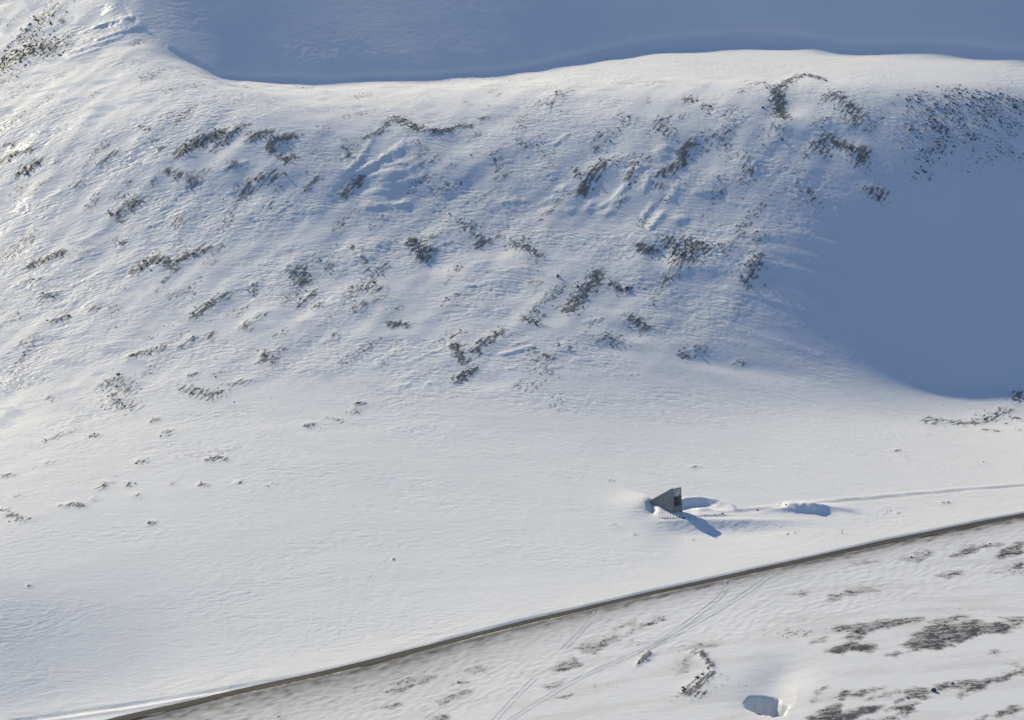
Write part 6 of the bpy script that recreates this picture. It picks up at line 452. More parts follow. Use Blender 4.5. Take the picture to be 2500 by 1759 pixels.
RD = dense(ROAD, 4.0)
RSL = np.gradient(RD[:, 1], RD[:, 0])


def road_lift(x):
    return .35 + .0 * x


RZ = base(RD[:, 0], RD[:, 1]) + road_lift(RD[:, 0])
for _ in range(3):
    RZ = np.convolve(np.pad(RZ, 6, mode='reflect', reflect_type='odd'), np.ones(13) / 13, 'valid')


RG = (base(RD[:, 0], RD[:, 1] + 4) - base(RD[:, 0], RD[:, 1] - 4)) / 8.0 / np.sqrt(1 + RSL ** 2)


def road_coords(x, y):
    yr = np.interp(x, RD[:, 0], RD[:, 1])
    sl = np.interp(x, RD[:, 0], RSL)
    d = (y - yr) / np.sqrt(1 + sl * sl)
    zr = np.interp(x + d * sl / np.sqrt(1 + sl * sl), RD[:, 0], RZ)
    return d, zr


def seg_d(x, y, P):
    """distance to a polyline and the signed side of its nearest piece"""
    D = np.full(x.shape, 1e9)
    Sg = np.zeros(x.shape)
    for a, b in zip(P[:-1], P[1:]):
        ex, ey = b[0] - a[0], b[1] - a[1]
        L = math.hypot(ex, ey) + 1e-9
        t = np.clip(((x - a[0]) * ex + (y - a[1]) * ey) / (L * L), 0, 1)
        dx, dy = x - a[0] - t * ex, y - a[1] - t * ey
        d = np.hypot(dx, dy)
        m = d < D
        D = np.where(m, d, D)
        Sg = np.where(m, (ex * dy - ey * dx) / L, Sg)
    return D, Sg


def in_poly(x, y, P):
    ins = np.zeros(x.shape, bool)
    D = np.full(x.shape, 1e9)
    for k in range(len(P)):
        a, b = P[k - 1], P[k]
        ex, ey = b[0] - a[0], b[1] - a[1]
        t = np.clip(((x - a[0]) * ex + (y - a[1]) * ey) / (ex * ex + ey * ey + 1e-9), 0, 1)
        D = np.minimum(D, np.hypot(x - a[0] - t * ex, y - a[1] - t * ey))
        c = (a[1] > y) != (b[1] > y)
        ins ^= c & (x < a[0] + (y - a[1]) * ex / (ey if abs(ey) > 1e-9 else 1e-9))
    return np.where(ins, D, -D)


def box(x, y, P, m):
    P = np.array(P)
    return np.nonzero((x > P[:, 0].min() - m) & (x < P[:, 0].max() + m) & (y > P[:, 1].min() - m) & (y < P[:, 1].max() + m))[0]


def terrain(x, y):
    """height, bare ground 0..1, dirt 0..1, glaze 0..1 at world points (flat arrays)"""
    x, y = np.asarray(x, float).ravel(), np.asarray(y, float).ravel()
    z = base(x, y)
    rough = np.clip(table(ROUGH, x, y), 0.03, 1)
    bare = np.zeros(x.shape)
    dirt = np.zeros(x.shape)
    soft = np.ones(x.shape)
    p, q = x, y + .0006 * x * x                       # wind streaks fan out over the slope
    wx, wy = p + 3 * noise(p / 31, q / 17, 3), q + 2 * noise(p / 23, q / 13, 4)
    patch = .28 + .95 * sst(fbm(wx / 55, wy / 26, 5, 2), -.5, .6)      # crusty and smooth areas
    # --- drifts with a long soft side and a lee edge
    z_r = .36 * fbm(wx / 48, wy / 22, 11, 2)
    n2 = noise(wx / 19, wy / 7.0, 13)
    z_r += .15 * (n2 + .5 * np.abs(n2))
    n3 = noise(wx / 6.0, wy / 2.3, 15)
    z_r += .14 * patch * (n3 - .8 * np.abs(n3))
    n4 = noise(wx / 2.7, wy / 1.5, 17)
    z_r += .15 * patch * (n4 - .7 * np.abs(n4))
    z_r += .12 * patch * noise(p / 1.5, q / 1.2, 19) + .05 * patch * noise(p / .95, q / .8, 20)
    ds, dt = .5 * x + .87 * y, .87 * x - .5 * y
    z_r += .75 * sst(rough, .4, .65) * fbm(ds / 42, dt / 15, 21, 2)
    z_r += .16 * sst(noise(wx / 8, (wy + .25 * wx) / 1.7, 23) + .35 * noise(wx / 24, wy / 12, 24), .28, .55) * (1 - sst(rough, .3, .5))
    fine = rough * z_r
    # --- lumps and hollows
    for (ax, ay, bx, by, h, wd) in LUMPS:
        i = box(x, y, [(ax, ay), (bx, by)], wd * 3.2)
        if len(i):
            jx, jy = x[i] + .8 * noise(x[i] / 2.1, y[i] / 2.1, 71), y[i] + .8 * noise(x[i] / 2.1, y[i] / 2.1, 72)
            h, wd = h * .36, wd * .6
            d, s = seg_d(jx, jy, [(ax, ay), (bx, by)])
            z[i] += h * np.exp(-(d / wd) ** 2 * .9)
    for (cx, cy, rx, ry, h) in SCOOPS:
        i = box(x, y, [(cx, cy)], max(rx, ry) * 2.6)
        if len(i):
            e = ((x[i] - cx) / rx) ** 2 + ((y[i] - cy) / ry) ** 2
            z[i] -= .8 * h * np.exp(-e * 1.1)
            soft[i] *= 1 - .6 * np.exp(-e * 1.1)
    # --- rock belts swell out of the snow and stay partly bare
    for (lab, P, wd, dens, sz) in OUTCROPS + SMALL[:NU + NM]:
        i = box(x, y, P, wd * 1.6)
        if len(i):
            d, s = seg_d(x[i], y[i], P) if len(P) > 1 else (np.hypot(x[i] - P[0][0], y[i] - P[0][1]), 0)
            f = np.exp(-(d / (wd * .80)) ** 2)
            z[i] += .32 * min(dens, 1) * f * (1 + .6 * noise(x[i] / 2.2, y[i] / 1.6, 31))
            ds, dt = .5 * x[i] + .87 * y[i], .87 * x[i] - .5 * y[i]
            n = .66 * noise(ds / 5.5, dt / 1.15, 33) + .5 * noise(ds / 2.0, dt / .75, 34)
            bare[i] = np.maximum(bare[i], sst(n + 1.0 * f * min(dens, 1.1) - .76, -.22, .26) * .88)
    # faint thin spots between the belts, streaked down the fall line
    ds, dt = .5 * x + .87 * y, .87 * x - .5 * y
    thin = sst(fbm(ds / 30, dt / 11, 35, 2), .15, .8) * sst(rough, .35, .6)
    bare = np.maximum(bare, .8 * sst(.55 * noise(ds / 2.6, dt / .9, 36) + .45 * noise(ds / 1.1, dt / .7, 37) + .74 * thin - .82, -.06, .12))
    for (P, dens) in SHEETS:
        i = box(x, y, P, 6)
        if len(i):
            d = in_poly(x[i] + 1.6 * noise(x[i] / 4, y[i] / 3, 41), y[i] + 1.4 * noise(x[i] / 4, y[i] / 3, 42), P)
            f = sst(d, -1.6, 1.6)
            q2 = y[i] - .22 * x[i]
            n = .75 * noise(x[i] / 5.0, q2 / 1.3, 43) + .6 * noise(x[i] / 1.9, q2 / .62, 44) + .4 * noise(x[i] / .8, q2 / .5, 45)
            b = f * sst(n + 1.35 * (dens - .6) - .02, -.12, .16)
            bare[i] = np.maximum(bare[i], b)
            dirt[i] = np.maximum(dirt[i], f * (.45 + .5 * dens))
            z[i] += .25 * f * sst(d, 0, 4) + .10 * f * n - .06 * b
    # --- snow heap beside the side track
    mx, my = MOUND
    i = box(x, y, [(mx, my)], 32)
    if len(i):
        a, b = x[i] - mx, y[i] - my
        n = fbm(a / 5, b / 3, 51, 3)
        e = np.exp(-((a + .8 * n) / 8.2) ** 4 - ((b + .5 * n) / np.where(b < 0, 2.5, 4.6)) ** 2)
        z[i] += 2.7 * e * (1 + .22 * noise(a / 4.0, b / 9., 52)) * (1 + .02 * a) + .22 * e * n
        a2 = a - 13
        z[i] += 1.0 * np.exp(-(a2 / 6.5) ** 2 - ((b - 2.5 + .25 * a2) / np.where(b < 2.5, 2.0, 5)) ** 2)
        a3 = a + 12
        z[i] += .7 * np.exp(-(a3 / 5) ** 2 - ((b + 1) / 2.2) ** 2)
    # --- side track: a low ledge
    i = box(x, y, SIDE, 9)
    if len(i):
        d, s = seg_d(x[i], y[i], SIDE)
        u = s + .5 * noise(x[i] / 9, y[i] / 9, 61)
        k = sst(x[i], SIDE[0][0] - 2, SIDE[0][0] + 12)
        z[i] += k * (.16 * np.exp(-((u - .9) / 1.3) ** 2) - .18 * np.exp(-((u + 1.3) / 1.3) ** 2))
        dirt[i] = np.maximum(dirt[i], k * .5 * np.exp(-((u + 1.2) / 1.3) ** 2) * sst(noise(x[i] / 12, y[i] / 5, 62), -.5, .4))
    i = box(x, y, OLD_RUT, 8)
    if len(i):
        d, s = seg_d(x[i], y[i], OLD_RUT)
        n = noise(x[i] / 14, s / 1.2, 63)
        z[i] += -.40 * np.exp(-(s / 1.3) ** 2) + .35 * np.exp(-((s + 2.6) / 1.0) ** 2) + .12 * n * np.exp(-(s / 4) ** 2)
    # --- dug bowl, drift and bank round the concrete building
    i = box(x, y, [(LX, LY)], 60)
    if len(i):
        a, b = x[i] - LX, y[i] - LY
        u, v = a * WV[0] + b * WV[1], a * BV[0] + b * BV[1]     # u along the front, v into the hill
        zi = z[i]
        # bank that falls away below the fence
        ln = b + 6.3 - .10 * np.maximum(a, 0) + .30 * np.minimum(a + 6, 0) + .5 * noise(a / 6, b / 6, 81)
        tap = sst(a, -14, 4) * (1 - sst(a, 16, 60))
        dn = np.maximum(-ln, 0)
        zi = zi - 1.9 * tap * (1 - np.exp(-(dn / 5.5) ** 2)) * np.exp(-(dn / 22) ** 2) + .5 * tap * np.exp(-(ln / 2.2) ** 2)
        zi = zi + .14 * tap * np.exp(-((dn - 5) / 4) ** 2) * noise((a - b) / 1.2, (a + b) / 6, 82)
        # drift against the left wall
        dr = np.exp(-(np.minimum(u + .6, 0) / 11.0) ** 2) * np.exp(-((v - 12.5) / np.where(v < 12.5, 6.0, 9.0)) ** 2)
        dr *= np.exp(-(np.maximum(u - 1.0, 0) / 3.0) ** 2)
        zi = zi + 1.5 * dr
        # bowl
        ca, cb = 10.8, 3.4
        e = np.sqrt(((a - ca) / np.where(a > ca, 11.5, 10.0)) ** 2 + ((b - cb) / np.where(b > cb, 10.5, 8.0)) ** 2) + .05 * noise(a / 3, b / 3, 83)
        floor = -.25 + .10 * np.minimum(b + 1, 0) + .22 * noise(a / 4, b / 3, 84) + .12 * noise(a / 1.5, b / 1.2, 85)
        k = 1 - sst(e, .80 - .25 * sst(a, 12, 18), 1.0 + .1 * sst(a, 12, 18))
        keep = 1 - sst(-(u - 2.0), 0, 2.5) * sst(v, -1.0, 1.5)      # not through the building
        rim = np.exp(-((e - 1.08) / .12) ** 2) * sst(b, 3, 9)
        zi = zi + .75 * rim
        k = k * keep
        zi = zi * (1 - k) + np.minimum(floor, zi) * k
        zi = zi + k * .9 * np.exp(-((a - 11.5) / 3.0) ** 2 - ((b - 5.5) / 1.6) ** 2)
        # low front lip
        zi = zi + .7 * np.exp(-((a - 13) / 7) ** 2) * np.exp(-((b + 2.6 - .16 * a) / .8) ** 2) * (1 + .5 * noise(a / 3, b / 3, 86)) * sst(a, 4, 8)
        # wind scoop behind the left shoulder
        sc = np.exp(-((a + 7.9 + .5 * noise(a / 1.1, b / 1.5, 87)) / 1.5) ** 2 - ((b - 4.5) / 4.2) ** 2)
        zi = zi - 2.6 * sc
        z[i] = zi
        soft[i] *= 1 - .5 * np.exp(-(a / 24) ** 2 - (b / 20) ** 2)
    # --- deep snow hole in the foreground gully
    px_, py_ = PIT
    i = box(x, y, [(px_, py_)], 45)
    if len(i):
        a, b = x[i] - px_, y[i] - py_
        wob = 1.7 * noise(a / 5.5, b / 5.5, 91) + .4 * noise(a / 2.0, b / 2.0, 92)
        # gully running uphill from the hole
        z[i] -= 1.5 * np.exp(-((a - 1 - .25 * b) / 9) ** 2) * sst(b, -14, 2) * (1 - sst(b, 12, 40))
        e = np.sqrt(((a + .25 * b + wob) / np.where(a > 0, 5.7, 7.0)) ** 2 + ((b + wob) / np.where(b > 0, 6.2, 11.0)) ** 2)
        z[i] -= 7.6 * (1 - sst(e, .52, 1.0))
        z[i] += .08 * np.exp(-((a - 9 - .2 * b + wob) / 1.5) ** 2) * np.exp(-((b + 1) / 12) ** 2)
    # --- ledge added at the steep wall's foot to cast a crisp shadow edge
    sd = y - np.interp(x, EDGE[:, 0], EDGE[:, 1]) + 1.0 * noise(x / 22, y / 40, 131) + .3 * noise(x / 4, y / 9, 132)
    z = z + (.8 * sst(sd, 0, 3.4) + 1.2 * (1 - np.exp(-np.maximum(sd, 0) / 30.0))) * sst(x, EDGE[0, 0] - 4, EDGE[0, 0] + 10)
    # --- the road on its low embankment
    d, zr = road_coords(x, y)
    near = np.abs(d) < 45
    i = np.nonzero(near & (np.abs(x) < 900))[0]
    if len(i):
        di, zri, zi = d[i], zr[i], z[i]
        xx = x[i]
        n1 = noise(xx / 13, di / 5, 101)
        n2 = noise(xx / 3.2, di / 1.6, 102)
        wide = .5 * sst(-xx, -10, 80)
        up = 2.25 + wide + .4 * n1 + .08 * n2
        lo = -2.35 - wide + .35 * noise(xx / 9, di / 9, 103) + .1 * n2
        # hill side: ploughed snow edge
        g = np.interp(xx, RD[:, 0], RG) * np.sqrt(1 + np.interp(xx, RD[:, 0], RSL) ** 2)
        nat = zri - road_lift(xx)
        hi = zi - (nat + g * up - zri - .18) * np.exp(-np.maximum(di - up, 0) / 13.0) + .04 * n2 * np.exp(-np.maximum(di - up, 0) / 2.0)
        # valley side: berm then a worn embankment
        berm = (.07 + .05 * n1) * (.1 + .7 * sst(n1, -.1, .5)) * np.exp(-((di - lo + 1.1) / .85) ** 2)
        k2 = sst(-di, -lo + .2, 8.0 + 4 * sst(-xx, -20, 70))
        low = zi + (zri - .1 - nat - g * lo) * np.exp(-np.maximum(lo - di, 0) / 7.5) + berm + .10 * n2 * k2
        bed = zri - .24
        ru, rl = sst(di, up - .9, up + .9), sst(-di, -lo - .9, -lo + .7)      # both verges rise gently out of the bed
        t = bed * (1 - ru) * (1 - rl) + hi * ru + low * rl
        z[i] = t
        worn = np.where(di < lo - .1, np.exp(-np.maximum(-di - 4.0, 0) / (5.0 + 12 * sst(-xx, -60, 60))), 0.0)
        wn = .7 * noise(xx / 7, di / 1.8, 105) + .6 * n2
        dirt[i] = np.maximum(dirt[i], np.clip(worn * (1.0 + .32 * wn), 0, 1))
        bare[i] = np.maximum(bare[i], worn * sst(wn - .62 + .3 * np.exp(-((di + 5.2) / 1.0) ** 2), -.05, .2) * .9)
        bare[i] = np.maximum(bare[i], .9 * np.exp(-((di - lo + .15) / .45) ** 2) * sst(n1 + .5 * n2, -.5, .1))
        bare[i] = np.where(np.abs(di) < 2.1, 0, bare[i])
        soft[i] *= 1 - .8 * np.exp(-(di / 5) ** 2)
    # foreground: thin wind worn snow over tundra
    fg = sst(-d, 5, 30)
    wf = .8 * fbm(x / 42, (y - .2 * x) / 8.5, 111, 3) + .25 * noise(x / 3, (y - .2 * x) / 1.2, 116)
    worn = fg * (.7 * sst(wf, -.05, .28) + .3 * sst(wf, .2, .9))
    dirt = np.maximum(dirt, .04 * fg + .22 * worn)
    bl = fg * sst(noise(x / 1.9, (y - .2 * x) / .8, 112) * .55 + noise(x / 28, y / 11, 113) * .5 + noise(x / .9, y / .6, 114) * .25 + .22 * worn - .74, 0, .16)
    bare = np.maximum(bare, .85 * bl * sst(d, -200, -12) * (d < -12))
    z = z + fine * soft * (1 - .72 * fg) + fg * .025 * noise(x / 7, (y - .25 * x) / 2.6, 115)
    ice = sst(fbm(x / 16, y / 7, 121, 3) + .35 * sst(-x, 40, 240), .45, .75)
    terrain.wind = (wx, wy)
    ice = ice * sst(rough, .3, .55)
    return z, bare, np.clip(dirt, 0, 1), ice * (1 - bare), rough * patch * np.minimum(soft, 1)


# ------------------------------------------------------------------ materials
def mat(name):
    m = bpy.data.materials.new(name)
    m.use_nodes = True
    n = m.node_tree
    return m, n, n.nodes['Principled BSDF']


def node(n, t, **kw):
    a = n.nodes.new(t)
    for k, v in kw.items():
        setattr(a, k, v)
    return a


def mixc(n, fac, a, b):
    m = node(n, 'ShaderNodeMix', data_type='RGBA')
    for sock, v in ((m.inputs[0], fac), (m.inputs[6], a), (m.inputs[7], b)):
        if isinstance(v, (int, float)):
            sock.default_value = v
        elif isinstance(v, tuple):
            sock.default_value = (*v, 1)
        else:
            n.links.new(v, sock)
    return m.outputs[2]


def tex_noise(n, scale, detail=4, rough=.55, vec=None):
    t = node(n, 'ShaderNodeTexNoise')
    t.inputs['Scale'].default_value = scale
    t.inputs['Detail'].default_value = detail
    t.inputs['Roughness'].default_value = rough
    if vec is not None:
        n.links.new(vec, t.inputs['Vector'])
    return t.outputs['Fac']


def maprange(n, v, a, b, c, d):
    m = node(n, 'ShaderNodeMapRange')
    n.links.new(v, m.inputs[0])
    for k, val in zip((1, 2, 3, 4), (a, b, c, d)):
        m.inputs[k].default_value = val
    return m.outputs[0]


def make_ground():
    m, n, b = mat("wind_packed_snow")
    at = node(n, 'ShaderNodeAttribute', attribute_name='cover')
    sep = node(n, 'ShaderNodeSeparateColor')
    n.links.new(at.outputs['Color'], sep.inputs[0])
    bare, dirt, ice = sep.outputs[0], sep.outputs[1], sep.outputs[2]
    geo = node(n, 'ShaderNodeNewGeometry')
    pos = geo.outputs['Position']
    big = tex_noise(n, .03, 3, .5, pos)
    fine = tex_noise(n, 1.6, 5, .65, pos)
    snow = mixc(n, big, (.80, .805, .815), (.86, .86, .86))
    snow = mixc(n, maprange(n, fine, .35, .75, 0, .25), snow, (.72, .725, .74))
    dirty = mixc(n, fine, (.28, .268, .252), (.50, .482, .455))
    dirty = mixc(n, maprange(n, dirt, .55, 1.0, 0, 1), dirty, (.20, .195, .19))
    c = mixc(n, dirt, snow, dirty)
    stone = mixc(n, maprange(n, fine, .3, .7, 0, 1), (.034, .036, .041), (.112, .115, .122))
    c = mixc(n, bare, c, stone)
    n.links.new(c, b.inputs['Base Color'])
    r = maprange(n, ice, 0, 1, .66, .26)
    n.links.new(r, b.inputs['Roughness'])
    b.inputs['Specular IOR Level'].default_value = .38
    bump = node(n, 'ShaderNodeBump')
    bump.inputs['Strength'].default_value = .38
    bump.inputs['Distance'].default_value = .8
    mp = node(n, 'ShaderNodeMapping')
    mp.inputs['Scale'].default_value = (.36, 1.15, .3)
    wat = node(n, 'ShaderNodeAttribute', attribute_name='wind')
    n.links.new(wat.outputs['Vector'], mp.inputs['Vector'])
    n.links.new(tex_noise(n, .75, 4, .62, mp.outputs[0]), bump.inputs['Height'])
    n.links.new(maprange(n, at.outputs['Alpha'], 0, 1, .10, 1.0), bump.inputs['Strength'])
    n.links.new(bump.outputs[0], b.inputs['Normal'])
    return m


def make_rock():
    m, n, b = mat("dark_sandstone")
    geo = node(n, 'ShaderNodeNewGeometry')
    f = tex_noise(n, 1.1, 4, .6, geo.outputs['Position'])
    g = tex_noise(n, .07, 2, .5, geo.outputs['Position'])
    c = mixc(n, maprange(n, f, .3, .7, 0, 1), (.026, .029, .035), (.070, .073, .080))
    c = mixc(n, maprange(n, g, .50, .68, 0, .25), c, (.075, .066, .058))
    n.links.new(c, b.inputs['Base Color'])
    b.inputs['Roughness'].default_value = .85
    b.inputs['Specular IOR Level'].default_value = .2
    return m


def simple(name, c1, c2, scale, rough=.7, metal=0.0, lo=.35, hi=.65):
    m, n, b = mat(name)
    geo = node(n, 'ShaderNodeNewGeometry')
    f = tex_noise(n, scale, 4, .6, geo.outputs['Position'])
    n.links.new(mixc(n, maprange(n, f, lo, hi, 0, 1), c1, c2), b.inputs['Base Color'])
    b.inputs['Roughness'].default_value = rough
    b.inputs['Metallic'].default_value = metal
    return m


M_GROUND = make_ground()
M_ROCK = make_rock()
M_TRACK = simple("pressed_snow", (.50, .51, .55), (.66, .67, .69), .6)
M_CLOD = simple("snow_clods", (.78, .79, .81), (.84, .84, .84), 2.0)
M_DARKWOOD = simple("weathered_wood", (.05, .045, .04), (.10, .09, .08), 4.0)
M_PALEWOOD = simple("bleached_wood", (.30, .28, .25), (.42, .40, .37), 4.0)
M_STEEL = simple("brushed_steel", (.30, .31, .32), (.42, .43, .44), 3.0, .35, .9)
M_DOOR = simple("dark_door_steel", (.035, .045, .06), (.06, .07, .09), 3.0, .5, .3)
M_GLINT = simple("mirror_shards", (.45, .48, .50), (.80, .82, .84), 2.2, .22, .85, .4, .6)


def make_concrete():
    m, n, b = mat("board_marked_concrete")
    tc = node(n, 'ShaderNodeTexCoord')
    f = tex_noise(n, .5, 5, .6, tc.outputs['Object'])
    mp = node(n, 'ShaderNodeMapping')
    mp.inputs['Scale'].default_value = (2.2, 2.2, .25)
    n.links.new(tc.outputs['Object'], mp.inputs['Vector'])
    s = tex_noise(n, 1.0, 4, .6, mp.outputs[0])
    c = mixc(n, maprange(n, f, .3, .7, 0, 1), (.155, .162, .165), (.25, .258, .26))
    c = mixc(n, maprange(n, s, .52, .75, 0, .6), c, (.09, .096, .10))
    n.links.new(c, b.inputs['Base Color'])
    b.inputs['Roughness'].default_value = .75
    return m


M_CONC = make_concrete()


def make_road():
    m, n, b = mat("sanded_road")
    at = node(n, 'ShaderNodeAttribute', attribute_name='cover')
    sep = node(n, 'ShaderNodeSeparateColor')
    n.links.new(at.outputs['Color'], sep.inputs[0])
    geo = node(n, 'ShaderNodeNewGeometry')
    f = tex_noise(n, .9, 5, .6, geo.outputs['Position'])
    c = mixc(n, maprange(n, f, .3, .7, 0, 1), (.032, .029, .026), (.060, .054, .049))
    c = mixc(n, sep.outputs[1], c, (.095, .092, .09))
    c = mixc(n, sep.outputs[0], c, (.72, .72, .73))
    n.links.new(c, b.inputs['Base Color'])
    b.inputs['Roughness'].default_value = .9
    b.inputs['Specular IOR Level'].default_value = .15
    return m


M_ROAD = make_road()


# ------------------------------------------------------------------ the snow covered ground, one sheet
def build_ground():
    y_mid = np.arange(988, 1708, .62)
    lo = 988 - np.cumsum(.8 * 1.13 ** np.arange(48))
    lo = lo[lo > -2500][::-1]
    hi = 1708 + np.cumsum(.8 * 1.12 ** np.arange(52))
    hi = hi[hi < 5000]
    ys = np.r_[lo, y_mid, hi]
    nf = 980
    xi_f = np.linspace(-1, 1, nf)
    ex = 1 + np.cumsum(.0025 * 1.16 ** np.arange(46))
    xi = np.r_[-ex[::-1], xi_f, ex]
    hw = .172 * np.clip(ys, 640, 2600)
    X = xi[None, :] * hw[:, None]
    Y = np.repeat(ys[:, None], len(xi), 1)
    z, bare, dirt, ice, crust = terrain(X, Y)
    ny, nx = X.shape
    idx = np.arange(ny * nx).reshape(ny, nx)
    faces = np.stack([idx[:-1, :-1], idx[:-1, 1:], idx[1:, 1:], idx[1:, :-1]], -1).reshape(-1, 4)
    me = mesh_np("snow_ground", np.stack([X.ravel(), Y.ravel(), z], 1), faces, smooth=True)
    wa = me.attributes.new('wind', 'FLOAT_VECTOR', 'POINT')
    wa.data.foreach_set('vector', np.stack([terrain.wind[0], terrain.wind[1], z], 1).astype(np.float32).ravel())
    ca = me.color_attributes.new('cover', 'FLOAT_COLOR', 'POINT')
    ca.data.foreach_set('color', np.stack([bare, dirt, ice, crust], 1).astype(np.float32).ravel())
    obj("snow_ground", me, M_GROUND, kind='structure', label='wind packed snow slope of the mountain side')


build_ground()


def build_haze():
    bm = bmesh.new()
    bmesh.ops.create_cube(bm, size=1)
    for v in bm.verts:
        v.co = Vector((v.co.x * 16000, 1500 + v.co.y * 16000, 130 + v.co.z * 600))
    me = bpy.data.meshes.new("haze")
    bm.to_mesh(me)
    bm.free()
    m = bpy.data.materials.new("thin_air")
    m.use_nodes = True
    n = m.node_tree
    n.nodes.clear()
    v = n.nodes.new('ShaderNodeVolumePrincipled')
    v.inputs['Color'].default_value = (.88, .94, 1.0, 1)
    v.inputs['Density'].default_value = HAZE
    v.inputs['Anisotropy'].default_value = .8
    o = n.nodes.new('ShaderNodeOutputMaterial')
    n.links.new(v.outputs[0], o.inputs['Volume'])
    obj("haze", me, m, kind='stuff', label='thin bright haze in the cold air')


HAZE = .00007
build_haze()


def zat(x, y):
    return terrain(np.atleast_1d(np.asarray(x, float)), np.atleast_1d(np.asarray(y, float)))[0]


# ------------------------------------------------------------------ road
def build_road():
    s = dense(ROAD, 1.0)
    s = s[(np.abs(s[:, 0]) < 420)]
    sl = np.interp(s[:, 0], RD[:, 0], RSL)
    nx_, ny_ = -sl / np.sqrt(1 + sl * sl), 1 / np.sqrt(1 + sl * sl)
    yr = np.interp(s[:, 0], RD[:, 0], RD[:, 1])
    zr = np.interp(s[:, 0], RD[:, 0], RZ)
    offs = np.array([-3.6, -3.2, -2.4, -1.6, -.8, 0, .8, 1.6, 2.4, 3.2, 3.6])
    prof = np.array([-.45, -.08, -.05, -.02, .0, .01, .0, -.02, -.05, -.08, -.45])
    X = s[:, 0][:, None] + nx_[:, None] * offs
    Y = yr[:, None] + ny_[:, None] * offs
    Z = zr[:, None] + prof + .02 * noise(X / 3, Y / 3, 201)
    ny, nx = X.shape
    idx = np.arange(ny * nx).reshape(ny, nx)
    faces = np.stack([idx[:-1, :-1], idx[1:, :-1], idx[1:, 1:], idx[:-1, 1:]], -1).reshape(-1, 4)
    me = mesh_np("road", np.stack([X.ravel(), Y.ravel(), Z.ravel()], 1), faces, smooth=True)
    o = np.broadcast_to(offs, X.shape)
    n = noise(X / 16, o / .8, 202)
    snow = sst(n + .55 * sst(np.abs(o), 1.9, 3.0) - .75, 0, .3)
    wheel = .7 * sst(noise(X / 30, o / .7, 203), .0, .6)
    ca = me.color_attributes.new('cover', 'FLOAT_COLOR', 'POINT')
    ca.data.foreach_set('color', np.stack([snow, wheel, snow * 0, snow * 0 + 1], -1).astype(np.float32).ravel())
    obj("road", me, M_ROAD, kind='structure', label='dark sanded road crossing the snow slope')


build_road()


# ------------------------------------------------------------------ vehicle tracks pressed in the snow
for P in TRACKS:
    V_, F_ = [], []
    s = dense(P, 1.5)
    t = np.gradient(s, axis=0)
    t /= np.linalg.norm(t, axis=1)[:, None] + 1e-9
    nr = np.stack([-t[:, 1], t[:, 0]], 1)
    for off in (-.85, .85):
        for wv in (-1, 1):
            q = s + nr * (off + wv * .22) + .06 * nr * noise(s[:, 0] / 5, s[:, 1] / 5, 211)[:, None]
            V_.append(np.c_[q, zat(q[:, 0], q[:, 1]) + .035])
    n = len(s)
    a = np.arange(n - 1)
    F_ = np.concatenate([np.stack([b + a, b + a + 1, b + n + a + 1, b + n + a], 1) for b in (0, 2 * n)])
    obj("vehicle_track", mesh_np("vehicle_track", np.concatenate(V_), F_, True), M_TRACK, kind='structure', label='pair of vehicle tracks pressed into the foreground snow')


# ------------------------------------------------------------------ stones
def stone_shapes(k=10):
    out = []
    for s in range(k):
        bm = bmesh.new()
        bmesh.ops.create_icosphere(bm, subdivisions=1, radius=1)
        r = random.Random(50 + s)
        cuts = [(Vector((r.gauss(0, 1), r.gauss(0, 1), r.gauss(0, 1))).normalized(), r.uniform(.45, .8)) for _ in range(6)]
        sc = Vector((r.uniform(.8, 1.35), r.uniform(.65, 1.1), r.uniform(.5, .95)))
        for v in bm.verts:
            v.co *= r.uniform(.8, 1.18)
            for c, d in cuts:                      # flat broken faces
                e = v.co.dot(c) - d
                if e > 0:
                    v.co -= c * e
            v.co = Vector((v.co.x * sc.x, v.co.y * sc.y, v.co.z * sc.z))
        bm.normal_update()
        out.append((np.array([v.co[:] for v in bm.verts]), np.array([[v.index for v in f.verts] for f in bm.faces])))
        bm.free()
    return out


SHAPES = stone_shapes()
ROCK_ME = []
for v, f in SHAPES:
    me = mesh_np("rock", v, f)
    me.materials.append(M_ROCK)
    ROCK_ME.append(me)


def stones_mesh(name, x, y, z, r):
    """one mesh of many stones"""
    VV, FF, n0 = [], [], 0
    which = rng.integers(0, len(SHAPES), len(x))
    for s, (v, f) in enumerate(SHAPES):
        i = np.nonzero(which == s)[0]
        if not len(i):
            continue
        a = rng.uniform(0, 6.28, len(i))
        ca, sa = np.cos(a)[:, None], np.sin(a)[:, None]
        q = np.stack([ca * v[:, 0] - sa * v[:, 1], sa * v[:, 0] + ca * v[:, 1], np.broadcast_to(v[:, 2], (len(i), len(v)))], -1)
        q = q * r[i][:, None, None] + np.stack([x[i], y[i], z[i]], 1)[:, None, :]
        VV.append(q.reshape(-1, 3))
        FF.append((f[None] + (n0 + np.arange(len(i)) * len(v))[:, None, None]).reshape(-1, 3))
        n0 += len(i) * len(v)
    return mesh_np(name, np.concatenate(VV), np.concatenate(FF))


